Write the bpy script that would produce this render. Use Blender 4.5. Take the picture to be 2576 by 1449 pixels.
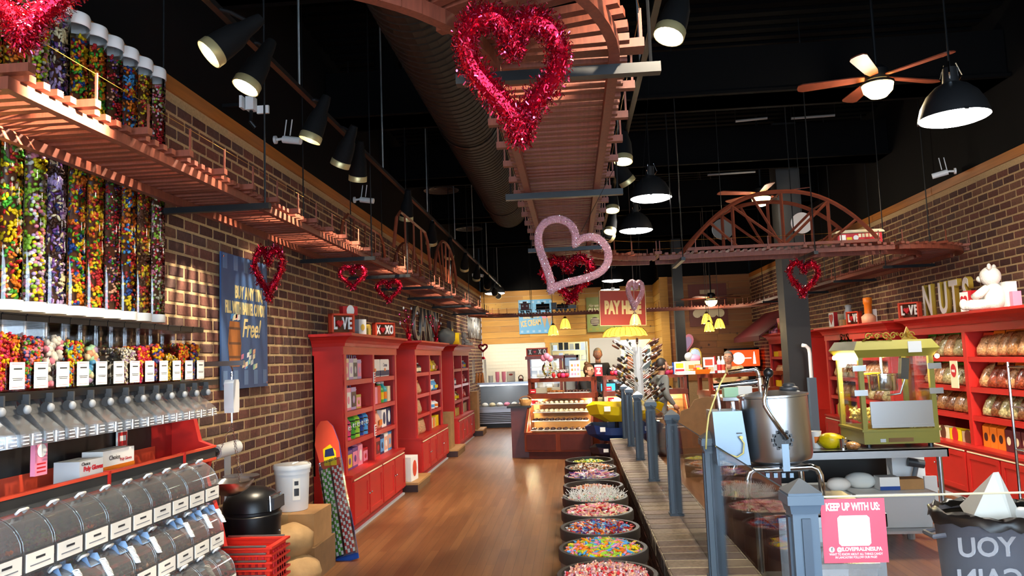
import bpy, bmesh, math, random
from mathutils import Vector, Matrix, Euler, noise
random.seed(7)
for o in list(bpy.data.objects): bpy.data.objects.remove(o)
S = bpy.context.scene
COL = S.collection
PI = math.pi
rnd = random.uniform
# ---------------------------------------------------------------- camera
F, CX, CY, CAMH = 1935.0, 1288.0, 724.5, 1.6
_y = Vector((1441-CX, 897-CY, F)).normalized()
_d = Vector((.037, 1, 0)); _d.z = -(_d.x*_y.x+_d.y*_y.y)/_y.z; _d.normalize()
_x = _d.cross(_y)
CM = Matrix((_x, _y, -_d))                      # photo axes -> world axes
CAMP = Vector((0, 0, CAMH))
cd = bpy.data.cameras.new('camera'); cam = bpy.data.objects.new('camera', cd); COL.objects.link(cam)
cd.sensor_width = 36; cd.lens = F/2576*36; cd.clip_start = .05; cd.clip_end = 200
_r, _u, _b = CM@Vector((1, 0, 0)), CM@Vector((0, -1, 0)), CM@Vector((0, 0, -1))
cam.matrix_world = Matrix(((_r.x, _u.x, _b.x, 0), (_r.y, _u.y, _b.y, 0), (_r.z, _u.z, _b.z, CAMH), (0, 0, 0, 1)))
S.camera = cam
def at(px, py, X=None, Y=None, Z=None):
    r = CM@Vector((px-CX, py-CY, F))
    t = X/r.x if X is not None else Y/r.y if Y is not None else (Z-CAMH)/r.z
    return CAMP+r*t
def proj(p):
    c = CM.transposed()@(Vector(p)-CAMP)
    return (CX+F*c.x/c.z, CY+F*c.y/c.z) if c.z > .05 else (-9999, -9999)
# ---------------------------------------------------------------- world, exposure
W = bpy.data.worlds.new('world'); S.world = W; W.use_nodes = True
W.node_tree.nodes['Background'].inputs[0].default_value = (.62, .8, 1, 1)
W.node_tree.nodes['Background'].inputs[1].default_value = .9
S.view_settings.view_transform = 'Standard'; S.view_settings.look = 'None'
S.view_settings.gamma = 1; S.view_settings.use_curve_mapping = False
S.view_settings.exposure = .96
for k, v in dict(max_bounces=5, diffuse_bounces=2, glossy_bounces=3, transmission_bounces=4, transparent_max_bounces=14, caustics_reflective=False, caustics_refractive=False, use_adaptive_sampling=True, adaptive_threshold=.11, adaptive_min_samples=16, sample_clamp_indirect=4, use_light_tree=True).items():
    try: setattr(S.cycles, k, v)
    except Exception: pass
def lamp(name, kind, loc, energy, color=(1, 1, 1), target=None, **kw):
    l = bpy.data.lights.new(name, kind); l.energy = energy; l.color = color
    for k, v in kw.items(): setattr(l, k, v)
    o = bpy.data.objects.new(name, l); COL.objects.link(o); o.location = loc
    if target is not None:
        o.rotation_euler = (Vector(target)-Vector(loc)).to_track_quat('-Z', 'Y').to_euler()
    return o
WARM, COOL, DAY = (1, .84, .62), (1, .95, .86), (.62, .8, 1)
# daylight through the shop window behind the viewer
lamp('window_daylight', 'AREA', (1.0, -2.3, 1.7), 320, DAY, (1.0, 6, 1.3), shape='RECTANGLE', size=6.4, size_y=2.6)
# ---------------------------------------------------------------- helpers
def srgb(h):
    c = [int(h[i:i+2], 16)/255 for i in (0, 2, 4)]
    return tuple(x/12.92 if x <= .04045 else ((x+.055)/1.055)**2.4 for x in c)
MATS = {}
def mat(name, col='808080', rough=.5, metal=0, emit=0, trans=0, alpha=1, noise=0, nscale=20, bump=0, stretch=None, coat=0, ior=1.45, ecol=None, sheen=0, spec=.5):
    if name in MATS: return MATS[name]
    m = bpy.data.materials.new(name); m.use_nodes = True; MATS[name] = m
    nt = m.node_tree; b = nt.nodes['Principled BSDF']; I = b.inputs
    c = srgb(col) if isinstance(col, str) else col
    I['Base Color'].default_value = (*c, 1); I['Roughness'].default_value = rough; I['Metallic'].default_value = metal
    I['Transmission Weight'].default_value = trans; I['Alpha'].default_value = alpha; I['IOR'].default_value = ior
    I['Coat Weight'].default_value = coat; I['Specular IOR Level'].default_value = spec
    if emit:
        I['Emission Color'].default_value = (*(srgb(ecol) if ecol else c), 1); I['Emission Strength'].default_value = emit
    if noise or bump:
        tc = nt.nodes.new('ShaderNodeTexCoord'); n = nt.nodes.new('ShaderNodeTexNoise'); n.inputs['Scale'].default_value = nscale
        n.inputs['Detail'].default_value = 5
        src = tc.outputs['Object']
        if stretch:
            mp = nt.nodes.new('ShaderNodeMapping'); mp.inputs['Scale'].default_value = stretch; nt.links.new(src, mp.inputs[0]); src = mp.outputs[0]
        nt.links.new(src, n.inputs['Vector'])
        if noise:
            mx = nt.nodes.new('ShaderNodeMix'); mx.data_type = 'RGBA'
            mr = nt.nodes.new('ShaderNodeMapRange'); mr.inputs[1].default_value = .3; mr.inputs[2].default_value = .7
            nt.links.new(n.outputs[0], mr.inputs[0]); nt.links.new(mr.outputs[0], mx.inputs[0])
            mx.inputs[6].default_value = (*[x*(1-noise) for x in c], 1); mx.inputs[7].default_value = (*[min(1, x*(1+noise)) for x in c], 1)
            nt.links.new(mx.outputs[2], I['Base Color'])
        if bump:
            bp = nt.nodes.new('ShaderNodeBump'); bp.inputs['Strength'].default_value = bump; bp.inputs['Distance'].default_value = .01
            nt.links.new(n.outputs[0], bp.inputs['Height']); nt.links.new(bp.outputs[0], I['Normal'])
    return m
def clear(name, tint=(.93, .95, .95), rough=.03, t=.9, refl=.5, haze=0):
    """thin clear plastic or glass: see-through with a fresnel reflection"""
    if name in MATS: return MATS[name]
    m = bpy.data.materials.new(name); m.use_nodes = True; MATS[name] = m
    nt = m.node_tree; nt.nodes.remove(nt.nodes['Principled BSDF']); out = nt.nodes['Material Output']
    tr = nt.nodes.new('ShaderNodeBsdfTransparent'); tr.inputs[0].default_value = (*tint, 1)
    gl = nt.nodes.new('ShaderNodeBsdfGlossy'); gl.inputs['Roughness'].default_value = rough
    lw = nt.nodes.new('ShaderNodeFresnel'); lw.inputs['IOR'].default_value = 1.5
    ml = nt.nodes.new('ShaderNodeMath'); ml.operation = 'MULTIPLY_ADD'; ml.inputs[1].default_value = refl*2; ml.inputs[2].default_value = 1-t
    ml.use_clamp = True
    mx = nt.nodes.new('ShaderNodeMixShader')
    nt.links.new(lw.outputs[0], ml.inputs[0]); nt.links.new(ml.outputs[0], mx.inputs[0])
    if haze:
        df = nt.nodes.new('ShaderNodeBsdfDiffuse'); df.inputs[0].default_value = (.9, .9, .9, 1); m0 = nt.nodes.new('ShaderNodeMixShader'); m0.inputs[0].default_value = haze
        nt.links.new(tr.outputs[0], m0.inputs[1]); nt.links.new(df.outputs[0], m0.inputs[2]); tr = m0
    nt.links.new(tr.outputs[0], mx.inputs[1]); nt.links.new(gl.outputs[0], mx.inputs[2]); nt.links.new(mx.outputs[0], out.inputs[0])
    return m
def P(*names): return [MATS[n] for n in names]
class MB:
    def __init__(s): s.v = []; s.f = []; s.m = []
    def add(s, vs, fs, mi=0, T=None):
        n = len(s.v)
        s.v += [tuple(T@Vector(p)) for p in vs] if T is not None else [tuple(p) for p in vs]
        s.f += [[i+n for i in f] for f in fs]; s.m += [mi]*len(fs); return s
    def bx(s, x0, x1, y0, y1, z0, z1, mi=0, T=None):
        return s.add([(x, y, z) for z in (z0, z1) for y in (y0, y1) for x in (x0, x1)],
            [(0, 2, 3, 1), (4, 5, 7, 6), (0, 1, 5, 4), (2, 6, 7, 3), (0, 4, 6, 2), (1, 3, 7, 5)], mi, T)
    def box(s, c, d, mi=0, T=None):
        return s.bx(c[0]-d[0]/2, c[0]+d[0]/2, c[1]-d[1]/2, c[1]+d[1]/2, c[2]-d[2]/2, c[2]+d[2]/2, mi, T)
    def taper(s, c0, d0, c1, d1, mi=0, T=None):
        """frustum: rectangle c0/d0 (x,y) at z=c0[2] to c1/d1 at c1[2]"""
        vs = [(c[0]+sx*d[0]/2, c[1]+sy*d[1]/2, c[2]) for c, d in ((c0, d0), (c1, d1)) for sy in (-1, 1) for sx in (-1, 1)]
        return s.add(vs, [(0, 2, 3, 1), (4, 5, 7, 6), (0, 1, 5, 4), (2, 6, 7, 3), (0, 4, 6, 2), (1, 3, 7, 5)], mi, T)
    def cyl(s, p0, p1, r0, r1=None, n=12, cap=True, mi=0, T=None):
        return s.tube([p0, p1], [r0, r0 if r1 is None else r1], n, mi, cap, T)
    def tube(s, pts, r, n=8, mi=0, cap=True, T=None, closed=False):
        pts = [Vector(p) for p in pts]; k = len(pts); rs = r if isinstance(r, (list, tuple)) else [r]*k
        vs = []; fs = []; up = None
        for i, p in enumerate(pts):
            t = (pts[(i+1) % k]-pts[i-1]) if closed else (pts[min(i+1, k-1)]-pts[max(i-1, 0)])
            t.normalize()
            if up is None: up = Vector((0, 0, 1)) if abs(t.z) < .9 else Vector((1, 0, 0))
            a = t.cross(up)
            if a.length < 1e-4: a = t.cross(Vector((0, 1, 0)))
            a.normalize(); b = a.cross(t); up = b
            vs += [p+(a*math.cos(j*2*PI/n)+b*math.sin(j*2*PI/n))*rs[i] for j in range(n)]
        for i in range(k if closed else k-1):
            q = (i+1) % k
            fs += [(i*n+j, i*n+(j+1) % n, q*n+(j+1) % n, q*n+j) for j in range(n)]
        if cap and not closed: fs += [list(range(n))[::-1], [(k-1)*n+j for j in range(n)]]
        return s.add(vs, fs, mi, T)
    def lathe(s, prof, n=24, c=(0, 0, 0), mi=0, T=None, a0=0, a1=2*PI):
        full = abs(a1-a0-2*PI) < 1e-6; k = n if full else n+1; vs = []; fs = []
        for r, z in prof: vs += [(c[0]+r*math.cos(a0+(a1-a0)*j/n), c[1]+r*math.sin(a0+(a1-a0)*j/n), c[2]+z) for j in range(k)]
        for i in range(len(prof)-1):
            fs += [(i*k+j, i*k+(j+1) % k, (i+1)*k+(j+1) % k, (i+1)*k+j) for j in range(k if full else k-1)]
        return s.add(vs, fs, mi, T)
    def prism(s, poly, d0, d1, ax='y', mi=0, T=None):
        """poly in the plane across ax, extruded along ax: x->(a,b)=(y,z), y->(x,z), z->(x,y)"""
        def pt(a, b, d): return (d, a, b) if ax == 'x' else (a, d, b) if ax == 'y' else (a, b, d)
        n = len(poly); vs = [pt(a, b, d0) for a, b in poly]+[pt(a, b, d1) for a, b in poly]
        return s.add(vs, [list(range(n))[::-1], list(range(n, 2*n))]+[(i, (i+1) % n, n+(i+1) % n, n+i) for i in range(n)], mi, T)
    def sph(s, c, r, n=12, m=8, mi=0, T=None):
        r = r if isinstance(r, (tuple, list)) else (r, r, r)
        vs = [(c[0], c[1], c[2]+r[2])]; fs = []
        for i in range(1, m):
            a = PI*i/m; vs += [(c[0]+r[0]*math.sin(a)*math.cos(2*PI*j/n), c[1]+r[1]*math.sin(a)*math.sin(2*PI*j/n), c[2]+r[2]*math.cos(a)) for j in range(n)]
        vs.append((c[0], c[1], c[2]-r[2])); L = len(vs)-1
        fs += [(0, 1+j, 1+(j+1) % n) for j in range(n)]+[(L, L-n+(j+1) % n, L-n+j) for j in range(n)]
        for i in range(m-2): fs += [(1+i*n+j, 1+(i+1)*n+j, 1+(i+1)*n+(j+1) % n, 1+i*n+(j+1) % n) for j in range(n)]
        return s.add(vs, fs, mi, T)
    def mesh(s, name, mats, smooth=None, recalc=True):
        me = bpy.data.meshes.new(name); me.from_pydata(s.v, [], s.f)
        for m in (mats if isinstance(mats, (list, tuple)) else [mats]): me.materials.append(MATS[m] if isinstance(m, str) else m)
        if len(me.materials) > 1: me.polygons.foreach_set('material_index', s.m)
        if recalc and len(s.f) < 20000:
            bm = bmesh.new(); bm.from_mesh(me); bmesh.ops.recalc_face_normals(bm, faces=bm.faces); bm.to_mesh(me); bm.free()
        if smooth:
            me.polygons.foreach_set('use_smooth', [True]*len(me.polygons))
            if smooth is not True: me.set_sharp_from_angle(angle=math.radians(smooth))
        me.update(); return me
    def build(s, name, mats, parent=None, world=False, org=None, smooth=None, recalc=True):
        """world: vertices are world coordinates; they are made local to the parent's (or org's) position"""
        off = Vector(parent.location) if (world and parent is not None) else Vector(org) if org is not None else None
        if off is not None: s.v = [(x-off.x, y-off.y, z-off.z) for x, y, z in s.v]
        o = bpy.data.objects.new(name, s.mesh(name, mats, smooth, recalc)); COL.objects.link(o)
        if parent is not None: o.parent = parent
        if org is not None and parent is None: o.location = org
        return o
def tag(o, label, cat, group=None, kind=None):
    if label: o['label'] = label
    if cat: o['category'] = cat
    if group: o['group'] = group
    if kind: o['kind'] = kind
    return o
def thing(name, label, cat, loc=(0, 0, 0), rz=0, group=None, rot=None):
    o = bpy.data.objects.new(name, None); COL.objects.link(o); o.location = loc
    o.rotation_euler = rot or (0, 0, rz); o.empty_display_size = .05
    return tag(o, label, cat, group)
def put(name, me, loc=(0, 0, 0), rot=(0, 0, 0), parent=None, scale=None):
    o = bpy.data.objects.new(name, me); COL.objects.link(o); o.location = loc; o.rotation_euler = rot
    if parent is not None: o.parent = parent
    if scale: o.scale = scale
    return o
def struct(o): o['kind'] = 'structure'; return o
def dup(root, loc=None, rz=None, label=None, group=None):
    r = root.copy(); COL.objects.link(r)
    if loc is not None: r.location = loc
    if rz is not None: r.rotation_euler = (0, 0, rz)
    if label: r['label'] = label
    if group: r['group'] = group
    for ch in list(root.children):
        c = ch.copy(); COL.objects.link(c); c.parent = r
        for g in list(ch.children):
            d = g.copy(); COL.objects.link(d); d.parent = c
    return r
TEXTS = []
def text(body, size, loc, rot, m, parent, name='lettering', ext=.002, xs=1, bold=0, shear=0, align='CENTER', label=None):
    c = bpy.data.curves.new(name, 'FONT'); c.body = body; c.size = size; c.extrude = ext; c.align_x = align; c.align_y = 'CENTER'
    c.offset = bold; c.shear = shear; c.resolution_u = 3; c.space_line = .95
    o = bpy.data.objects.new(name, c); COL.objects.link(o); c.materials.append(MATS[m]); o.location = loc; o.rotation_euler = rot; o.scale = (xs, 1, 1)
    o.parent = parent
    if label: o['label'] = label
    TEXTS.append(o); return o
RX90 = PI/2
FACE_L = (RX90, 0, PI/2)       # lettering on the left wall, read facing +X
FACE_R = (RX90, 0, -PI/2)      # lettering on the right wall, read facing -X
FACE_C = (RX90, 0, 0)          # lettering facing the viewer
# ================================================================ materials
for i, c in enumerate(('5a352c', '673e33', '482b27', '533a34', '6b4838')): mat('brick%d' % i, c, .85, noise=.22, nscale=45, bump=.35)
for i, c in enumerate(('746257', '80705f', '675850')): mat('cap_brick%d' % i, c, .8, noise=.2, nscale=40, bump=.3)
mat('mortar', 'b2976e', .9, noise=.15, nscale=60, bump=.4)
mat('mortar_pale', 'e0d6b4', .9, noise=.12, nscale=60, bump=.4)
mat('black_paint', '0a0a0b', .8, spec=.15); mat('deck_black', '050506', .85, spec=.08); mat('duct_black', '191410', .6, spec=.2); mat('grey_black', '1d1e20', .5)
for i, c in enumerate(('c8963f', 'bd8a38', 'd0a24c', 'b88434')): mat('pine%d' % i, c, .55, noise=.16, nscale=6, stretch=(.35, 5, 9), bump=.08)
for i, c in enumerate(('8f5a2a', '85522a', '98622e')): mat('dark_pine%d' % i, c, .55, noise=.18, nscale=6, stretch=(.35, 5, 9), bump=.08)
for _n in [m for m in MATS if 'pine' in m]:
    _nt = MATS[_n].node_tree; _mx = next(n for n in _nt.nodes if n.type == 'MIX'); _v = _nt.nodes.new('ShaderNodeTexVoronoi'); _v.inputs['Scale'].default_value = 2.3
    _tc = _nt.nodes.new('ShaderNodeTexCoord'); _oi = _nt.nodes.new('ShaderNodeObjectInfo'); _ad = _nt.nodes.new('ShaderNodeVectorMath'); _nt.links.new(_tc.outputs['Object'], _ad.inputs[0]); _nt.links.new(_oi.outputs['Location'], _ad.inputs[1])
    _cr = _nt.nodes.new('ShaderNodeValToRGB'); _cr.color_ramp.elements[0].position = .045; _cr.color_ramp.elements[0].color = (.16, .09, .05, 1); _cr.color_ramp.elements[1].position = .085; _cr.color_ramp.elements[1].color = (1, 1, 1, 1)
    _m2 = _nt.nodes.new('ShaderNodeMix'); _m2.data_type = 'RGBA'; _m2.blend_type = 'MULTIPLY'; _m2.inputs[0].default_value = 1
    _nt.links.new(_ad.outputs[0], _v.inputs['Vector']); _nt.links.new(_v.outputs['Distance'], _cr.inputs[0]); _nt.links.new(_mx.outputs[2], _m2.inputs[6]); _nt.links.new(_cr.outputs[0], _m2.inputs[7]); _nt.links.new(_m2.outputs[2], _nt.nodes['Principled BSDF'].inputs['Base Color'])
mat('pine_trim', 'a5672b', .5, noise=.2, nscale=5, stretch=(4, .3, 6))
mat('tile', 'dcd8c6', .25); mat('grout', 'd2cdb9', .8); mat('red', 'bb231c', .42, noise=.06, nscale=4); mat('red_dark', '9a1a17', .45)
mat('red_bright', 'd8301f', .4); mat('trestle', '6e3524', .55, noise=.2, nscale=14, stretch=(6, 6, 1)); mat('trestle_dark', '6a301d', .55, noise=.18, nscale=12)
mat('steel', 'b9bcc0', .28, 1); mat('steel_brushed', 'a8aaad', .36, 1); mat('chrome', 'd8dadd', .12, 1); mat('galv', 'a3a7a8', .45, .9, noise=.2, nscale=9)
mat('black_metal', '141517', .4, .3); mat('black_plastic', '101113', .35); mat('white', 'ece9e2', .55); mat('white_plastic', 'e6e6e4', .4); mat('paper', 'f1ece0', .8)
mat('post_grey', '4d5d6c', .42); mat('post_grey_dark', '3c4957', .45)
mat('cherry', '74301a', .35, noise=.22, nscale=7, stretch=(2, 2, .4)); mat('cherry_dark', '55221a', .38, noise=.15, nscale=8); mat('wood_light', 'b98a52', .5, noise=.12, nscale=8, stretch=(.6, 5, 5))
mat('cardboard', 'a5794a', .8, noise=.1, nscale=10); mat('cardboard_dark', '7d5b38', .8, noise=.1, nscale=10); mat('kraft', '9c7a4f', .75, noise=.15, nscale=12, bump=.5)
mat('lamp_lens', 'ffffff', .4, emit=14, ecol='fff2d2'); mat('lamp_cool', 'ffffff', .4, emit=12, ecol='fffaf2'); mat('lamp_rim', 'b8a97a', .4, .6)
mat('bulb', 'fff0c8', .4, emit=30, ecol='ffdc8a'); mat('led', 'fff0c0', .4, emit=5, ecol='ffc25a'); mat('tube_light', 'ffffff', .4, emit=8, ecol='eef6ff')
mat('shade_glow', 'f5cf5a', .4, emit=1.6, ecol='f6bd3c'); mat('shade_lead', '3a2410', .5); mat('red_lit', 'e8431e', .4, emit=1.1, ecol='f04014')
for n, c in dict(yellow='e8c70e', blue='13408c', navy='1d2a55', green='3f9a2c', lime='9ccb3a', orange='e87a1c', pink='e88aa4', hotpink='d83a6e', purple='6a3d86', teal='2aa0a4', sky='4f9fd8', cream='e9d9b0', tan='b7a27d', brown='5b3420', choc='38201a', candyred='c0222a', grey='7f8286', lightgrey='bdbfc0', darkgrey='36383b', lilac='b49ac8', peach='e8a884', mint='a8d8b4', olive='8a8434', gold='b79a3c', silver='c4c8cc').items(): mat(n, c, .42)
mat('olive_metal', '8b8236', .38, .1); mat('brass', 'c29c4a', .28, .9); mat('maroon', '5a1a22', .5); mat('skin', 'c98f72', .55); mat('skin_tan', '9a6c56', .6); mat('hair_grey', '7d7870', .7); mat('hair_brown', '5a3a22', .6); mat('hair_dark', '241812', .6)
mat('cloth_black', '17171a', .85); mat('cloth_grey', '8b8d88', .9); mat('cloth_tan', 'b59a68', .9, noise=.2, nscale=9); mat('cloth_dark', '2a2826', .9); mat('denim', '4a515a', .9)
mat('sign_blue', '34527f', .5); mat('sign_blue_pale', '5c7ba4', .5); mat('letter_gold', 'e2c98a', .5); mat('barrel_wood', 'a4622c', .5, noise=.15, nscale=10, stretch=(8, 8, 1)); mat('sign_sky', '63aee4', .5); mat('sign_green', '7d8440', .5); mat('sign_red', 'a83a2a', .5); mat('sign_maroon', '6b2a1c', .5)
mat('fur_white', 'e9e3d8', .95, noise=.08, nscale=60, bump=.9); mat('popcorn', 'f3dd8c', .8); mat('barrel_rim', '2c2623', .5); mat('barrel_body', '6f5f52', .6, noise=.15, nscale=12)
mat('tinsel', 'c0102c', .22, .85); mat('tinsel_pink', 'e0507a', .2, .85); mat('tinsel_dark', '7c0a1c', .25, .8); mat('glitter', 'd6a0aa', .25, .75, noise=.35, nscale=240, bump=1); mat('glitter_silver', 'e8e2ea', .14, .95); mat('tomato', 'd4472c', .5)
clear('acrylic', (.97, .97, .97), .04, .97, .5); clear('glass', (.98, .985, .985), .005, .985, .24); clear('acrylic_hazy', (.97, .97, .97), .06, .97, .6, .11); clear('case_glass', (.985, .985, .98), .01, .99, .14); clear('frosty', (.93, .94, .95), .12, .88, .6, .1); clear('wrap', (.95, .95, .95), .12, .86, .8)
XL, XR, YB, YB2, ZB, ZT, ZC = -2.5, 4.43, 21.3, 19.3, 3.386, 3.484, 5.0
# ================================================================ shell
def floor_mat():
    m = mat('floor_wood', '8a5a36', .36); nt = m.node_tree; I = nt.nodes['Principled BSDF'].inputs
    tc = nt.nodes.new('ShaderNodeTexCoord'); mp = nt.nodes.new('ShaderNodeMapping'); mp.inputs['Rotation'].default_value = (0, 0, PI/2)
    br = nt.nodes.new('ShaderNodeTexBrick'); br.inputs['Scale'].default_value = 1; br.inputs['Brick Width'].default_value = .95; br.inputs['Row Height'].default_value = .075
    br.inputs['Mortar Size'].default_value = .0014; br.inputs['Color1'].default_value = (*srgb('8e5f39'), 1); br.inputs['Color2'].default_value = (*srgb('7a4d2d'), 1); br.inputs['Mortar'].default_value = (*srgb('4a2e1c'), 1)
    n = nt.nodes.new('ShaderNodeTexNoise'); n.inputs['Scale'].default_value = 3; n.inputs['Detail'].default_value = 6
    m2 = nt.nodes.new('ShaderNodeMapping'); m2.inputs['Scale'].default_value = (9, .6, 1)
    mx = nt.nodes.new('ShaderNodeMix'); mx.data_type = 'RGBA'; mx.blend_type = 'MULTIPLY'; mx.inputs[0].default_value = .55
    cr = nt.nodes.new('ShaderNodeValToRGB'); cr.color_ramp.elements[0].color = (.55, .5, .45, 1); cr.color_ramp.elements[0].position = .3; cr.color_ramp.elements[1].color = (1, 1, 1, 1); cr.color_ramp.elements[1].position = .7
    L = nt.links.new
    L(tc.outputs['Object'], mp.inputs[0]); L(mp.outputs[0], br.inputs[0]); L(tc.outputs['Object'], m2.inputs[0]); L(m2.outputs[0], n.inputs[0])
    L(n.outputs[0], cr.inputs[0]); L(br.outputs[0], mx.inputs[6]); L(cr.outputs[0], mx.inputs[7]); L(mx.outputs[2], I['Base Color'])
    return m
floor_mat()
mat('kitchen_tile', '8a5636', .45, noise=.08, nscale=5)
struct(MB().bx(-2.6, 4.6, -2.6, 21.6, -.1, 0).build('floor', 'floor_wood'))
struct(MB().bx(-2.8, 4.8, -2.6, 23.8, ZC, ZC+.1).build('ceiling', 'deck_black'))
def brick_variants(nm, L, H, D, mats):
    """chamfered brick, front face towards +X, back at x=0"""
    out = []
    for i in range(len(mats)*2):
        j = lambda a: rnd(-a, a)
        c = .006
        y, z = L/2, H/2
        vs = [(0, sy*y, sz*z) for sy, sz in ((-1, -1), (1, -1), (1, 1), (-1, 1))]+[(D-c, sy*y+j(.002), sz*z+j(.002)) for sy, sz in ((-1, -1), (1, -1), (1, 1), (-1, 1))]+[(D+j(.0015), sy*(y-c)+j(.003), sz*(z-c)+j(.003)) for sy, sz in ((-1, -1), (1, -1), (1, 1), (-1, 1))]
        fs = [(8, 9, 10, 11)]+[(4+a, 4+(a+1) % 4, 8+(a+1) % 4, 8+a) for a in range(4)]+[(a, (a+1) % 4, 4+(a+1) % 4, 4+a) for a in range(4)]
        out.append((vs, fs, mats[i % len(mats)]))
    return out
BM = ['brick%d' % i for i in range(5)]
def brick_wall(wname, X, side, y0, y1, z0, z1, skip, extra=None):
    """side=+1: wall face looks towards +X (left wall)."""
    back = MB().bx(X+.0035 if side < 0 else X-.13, X+.13 if side < 0 else X-.0035, y0, y1, 0, ZT)
    w = struct(back.build(wname, 'mortar'))
    CH, CL = .0812, .203
    V = brick_variants(wname, CL-.016, CH-.0145, .014, BM); ms = []
    for vs, fs, m in V: ms.append(MB().add(vs, fs).mesh('brick', m, recalc=True))
    pos = []
    r = 0; z = z0
    while z+CH <= z1+.001:
        y = y0-(CL/2 if r % 2 else 0)
        while y < y1:
            yy = y+CL/2
            if y >= y0-.001 and y+CL < y1+.12 and not skip(yy, z+CH/2): pos.append((yy, z+CH/2))
            y += CL
        z += CH; r += 1
    def key(p):
        q = proj((X, p[0], p[1]))
        if -20 < q[0] < 2596 and -20 < q[1] < 1469: return p[0]
        return 1e4+abs(p[0])
    pos.sort(key=key)
    rz = 0 if side > 0 else PI
    x0 = X-side*.013
    for p in pos[:300]: put('brick', random.choice(ms), (x0, p[0], p[1]), (0, 0, rz), w)
    mb = MB()
    for p in pos[300:]:
        vs, fs, m = random.choice(V)
        mb.add(vs, fs, BM.index(m), Matrix.Translation((x0, p[0], p[1]))@Matrix.Rotation(rz, 4, 'Z'))
    o = mb.build('bricks', BM, w, recalc=False); o['kind'] = 'stuff'
    return w
# bricks behind the tall tubes are out of sight, so that stretch stays mortar
brick_wall('wall_left', XL, 1, -2.4, YB, 0, ZB, lambda y, z: y < 1.2 or (y < 3.6 and z > 1.6))
brick_wall('wall_right', XR, -1, -2.4, 21.3, 0, ZB, lambda y, z: y < 6.4 or (y > 8.5 and z < .9) or y > 19.3)
struct(MB().bx(XL-.13, XL+.012, -2.4, YB, ZB, ZT).build('trim_1', 'pine_trim'))
struct(MB().bx(XR-.012, XR+.13, -2.4, YB, ZB, ZT).build('trim_2', 'pine_trim'))
struct(MB().bx(XL-.2, XL-.02, -2.6, YB+.3, ZT, ZC).build('wall_left_upper', 'black_paint'))
struct(MB().bx(XR+.02, XR+.2, -2.6, YB+.3, ZT, ZC).build('wall_right_upper', 'black_paint'))
struct(MB().bx(XL, 2.45, YB+.02, YB+.2, ZT, ZC).build('wall_back_upper', 'black_paint')); struct(MB().bx(2.31, 2.45, YB2+.03, YB+.1, ZT, ZC).build('wall_return_upper', 'black_paint'))
struct(MB().bx(2.2, XR, YB2+.02, YB2+.2, ZT, ZC).build('wall_back_right_upper', 'black_paint'))
# front of the shop, behind the viewer: a wide window between low sill and header
wf = MB().bx(-2.6, 4.6, -2.6, -2.4, 0, .35).bx(-2.6, 4.6, -2.6, -2.4, 3.1, ZC).bx(-2.6, -2.3, -2.6, -2.4, .35, 3.1).bx(4.3, 4.6, -2.6, -2.4, .35, 3.1)
struct(wf.build('wall_front', 'black_paint'))
# ---- back wall: pine boards above, white tile below, kitchen openings
PINE = ['pine%d' % i for i in range(4)]; DPINE = ['dark_pine%d' % i for i in range(3)]
wb = struct(MB().bx(XL, -.66, YB+.02, YB+.15, 0, 2.02).bx(XL, 2.35, YB+.02, YB+.15, 2.02, ZT).bx(.46, 1.28, YB+.02, YB+.15, 0, 2.02).bx(2.2, 2.35, YB+.02, YB+.15, 0, 2.02).bx(-.66, .46, YB+.02, YB+.15, 0, .95).build('wall_back', 'grout'))
def planks(parent, x0, x1, z0, z1, Y, mats, h=.152, cuts=2, dirx=True, X=None):
    z = z0
    while z < z1-.02:
        zz = min(z+h, z1); k = [x0]+sorted(rnd(x0+.2, x1-.2) for _ in range(cuts))+[x1]
        for a, b in zip(k, k[1:]):
            if b-a < .1: continue
            d = rnd(0, .004); m = random.choice(mats)
            if dirx: mb = MB().bx(a+.002, b-.002, Y-.018-d, Y, z+.003, zz-.003); org = ((a+b)/2, Y, (z+zz)/2)
            else: mb = MB().bx(X, X+.02+d, a+.002, b-.002, z+.003, zz-.003); org = (X, (a+b)/2, (z+zz)/2)
            p = mb.build('plank', m, org=org); p.parent = parent; 
        z = zz
planks(wb, XL, 2.3, 2.02, ZT, YB+.02, PINE, .163, 2)
for a, b in ((-.74, -.62), (.42, .54), (1.2, 1.32), (2.14, 2.28)):                     # pine casings round the openings
    MB().bx(a, b, YB-.03, YB+.03, 0, 2.0).build('casing', 'pine1', wb)
MB().bx(-.76, .56, YB-.036, YB+.03, 2.0, 2.12).build('casing', 'pine0', wb)
MB().bx(1.18, 2.279, YB-.036, YB+.03, 2.0, 2.12).build('casing', 'pine2', wb)
# tiles: about four pixels tall, so one set of small pieces
tl = MB()
def tiles(x0, x1, z0, z1, Y):
    r = 0; z = z0
    while z < z1-.01:
        x = x0-(.09 if r % 2 else 0)
        while x < x1:
            a, b = max(x, x0), min(x+.18, x1)
            if b-a > .02: tl.bx(a+.002, b-.002, Y-.006-rnd(0, .001), Y, z+.002, min(z+.088, z1)-.002)
            x += .18
        z += .09; r += 1
tiles(XL, -.75, .9, 2.02, YB+.02)
o = tl.build('tiles', 'tile', wb, recalc=False); o['kind'] = 'stuff'
# white tiled pier standing just in front, between the kitchen openings
pier = struct(MB().bx(.45, 1.26, 20.35, 20.5, 0, 2.06).build('wall_pier', 'tile'))
tl = MB(); tiles(.45, 1.26, .9, 2.04, 20.35)
o = tl.build('tiles', 'tile', pier, recalc=False); o['kind'] = 'stuff'
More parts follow.
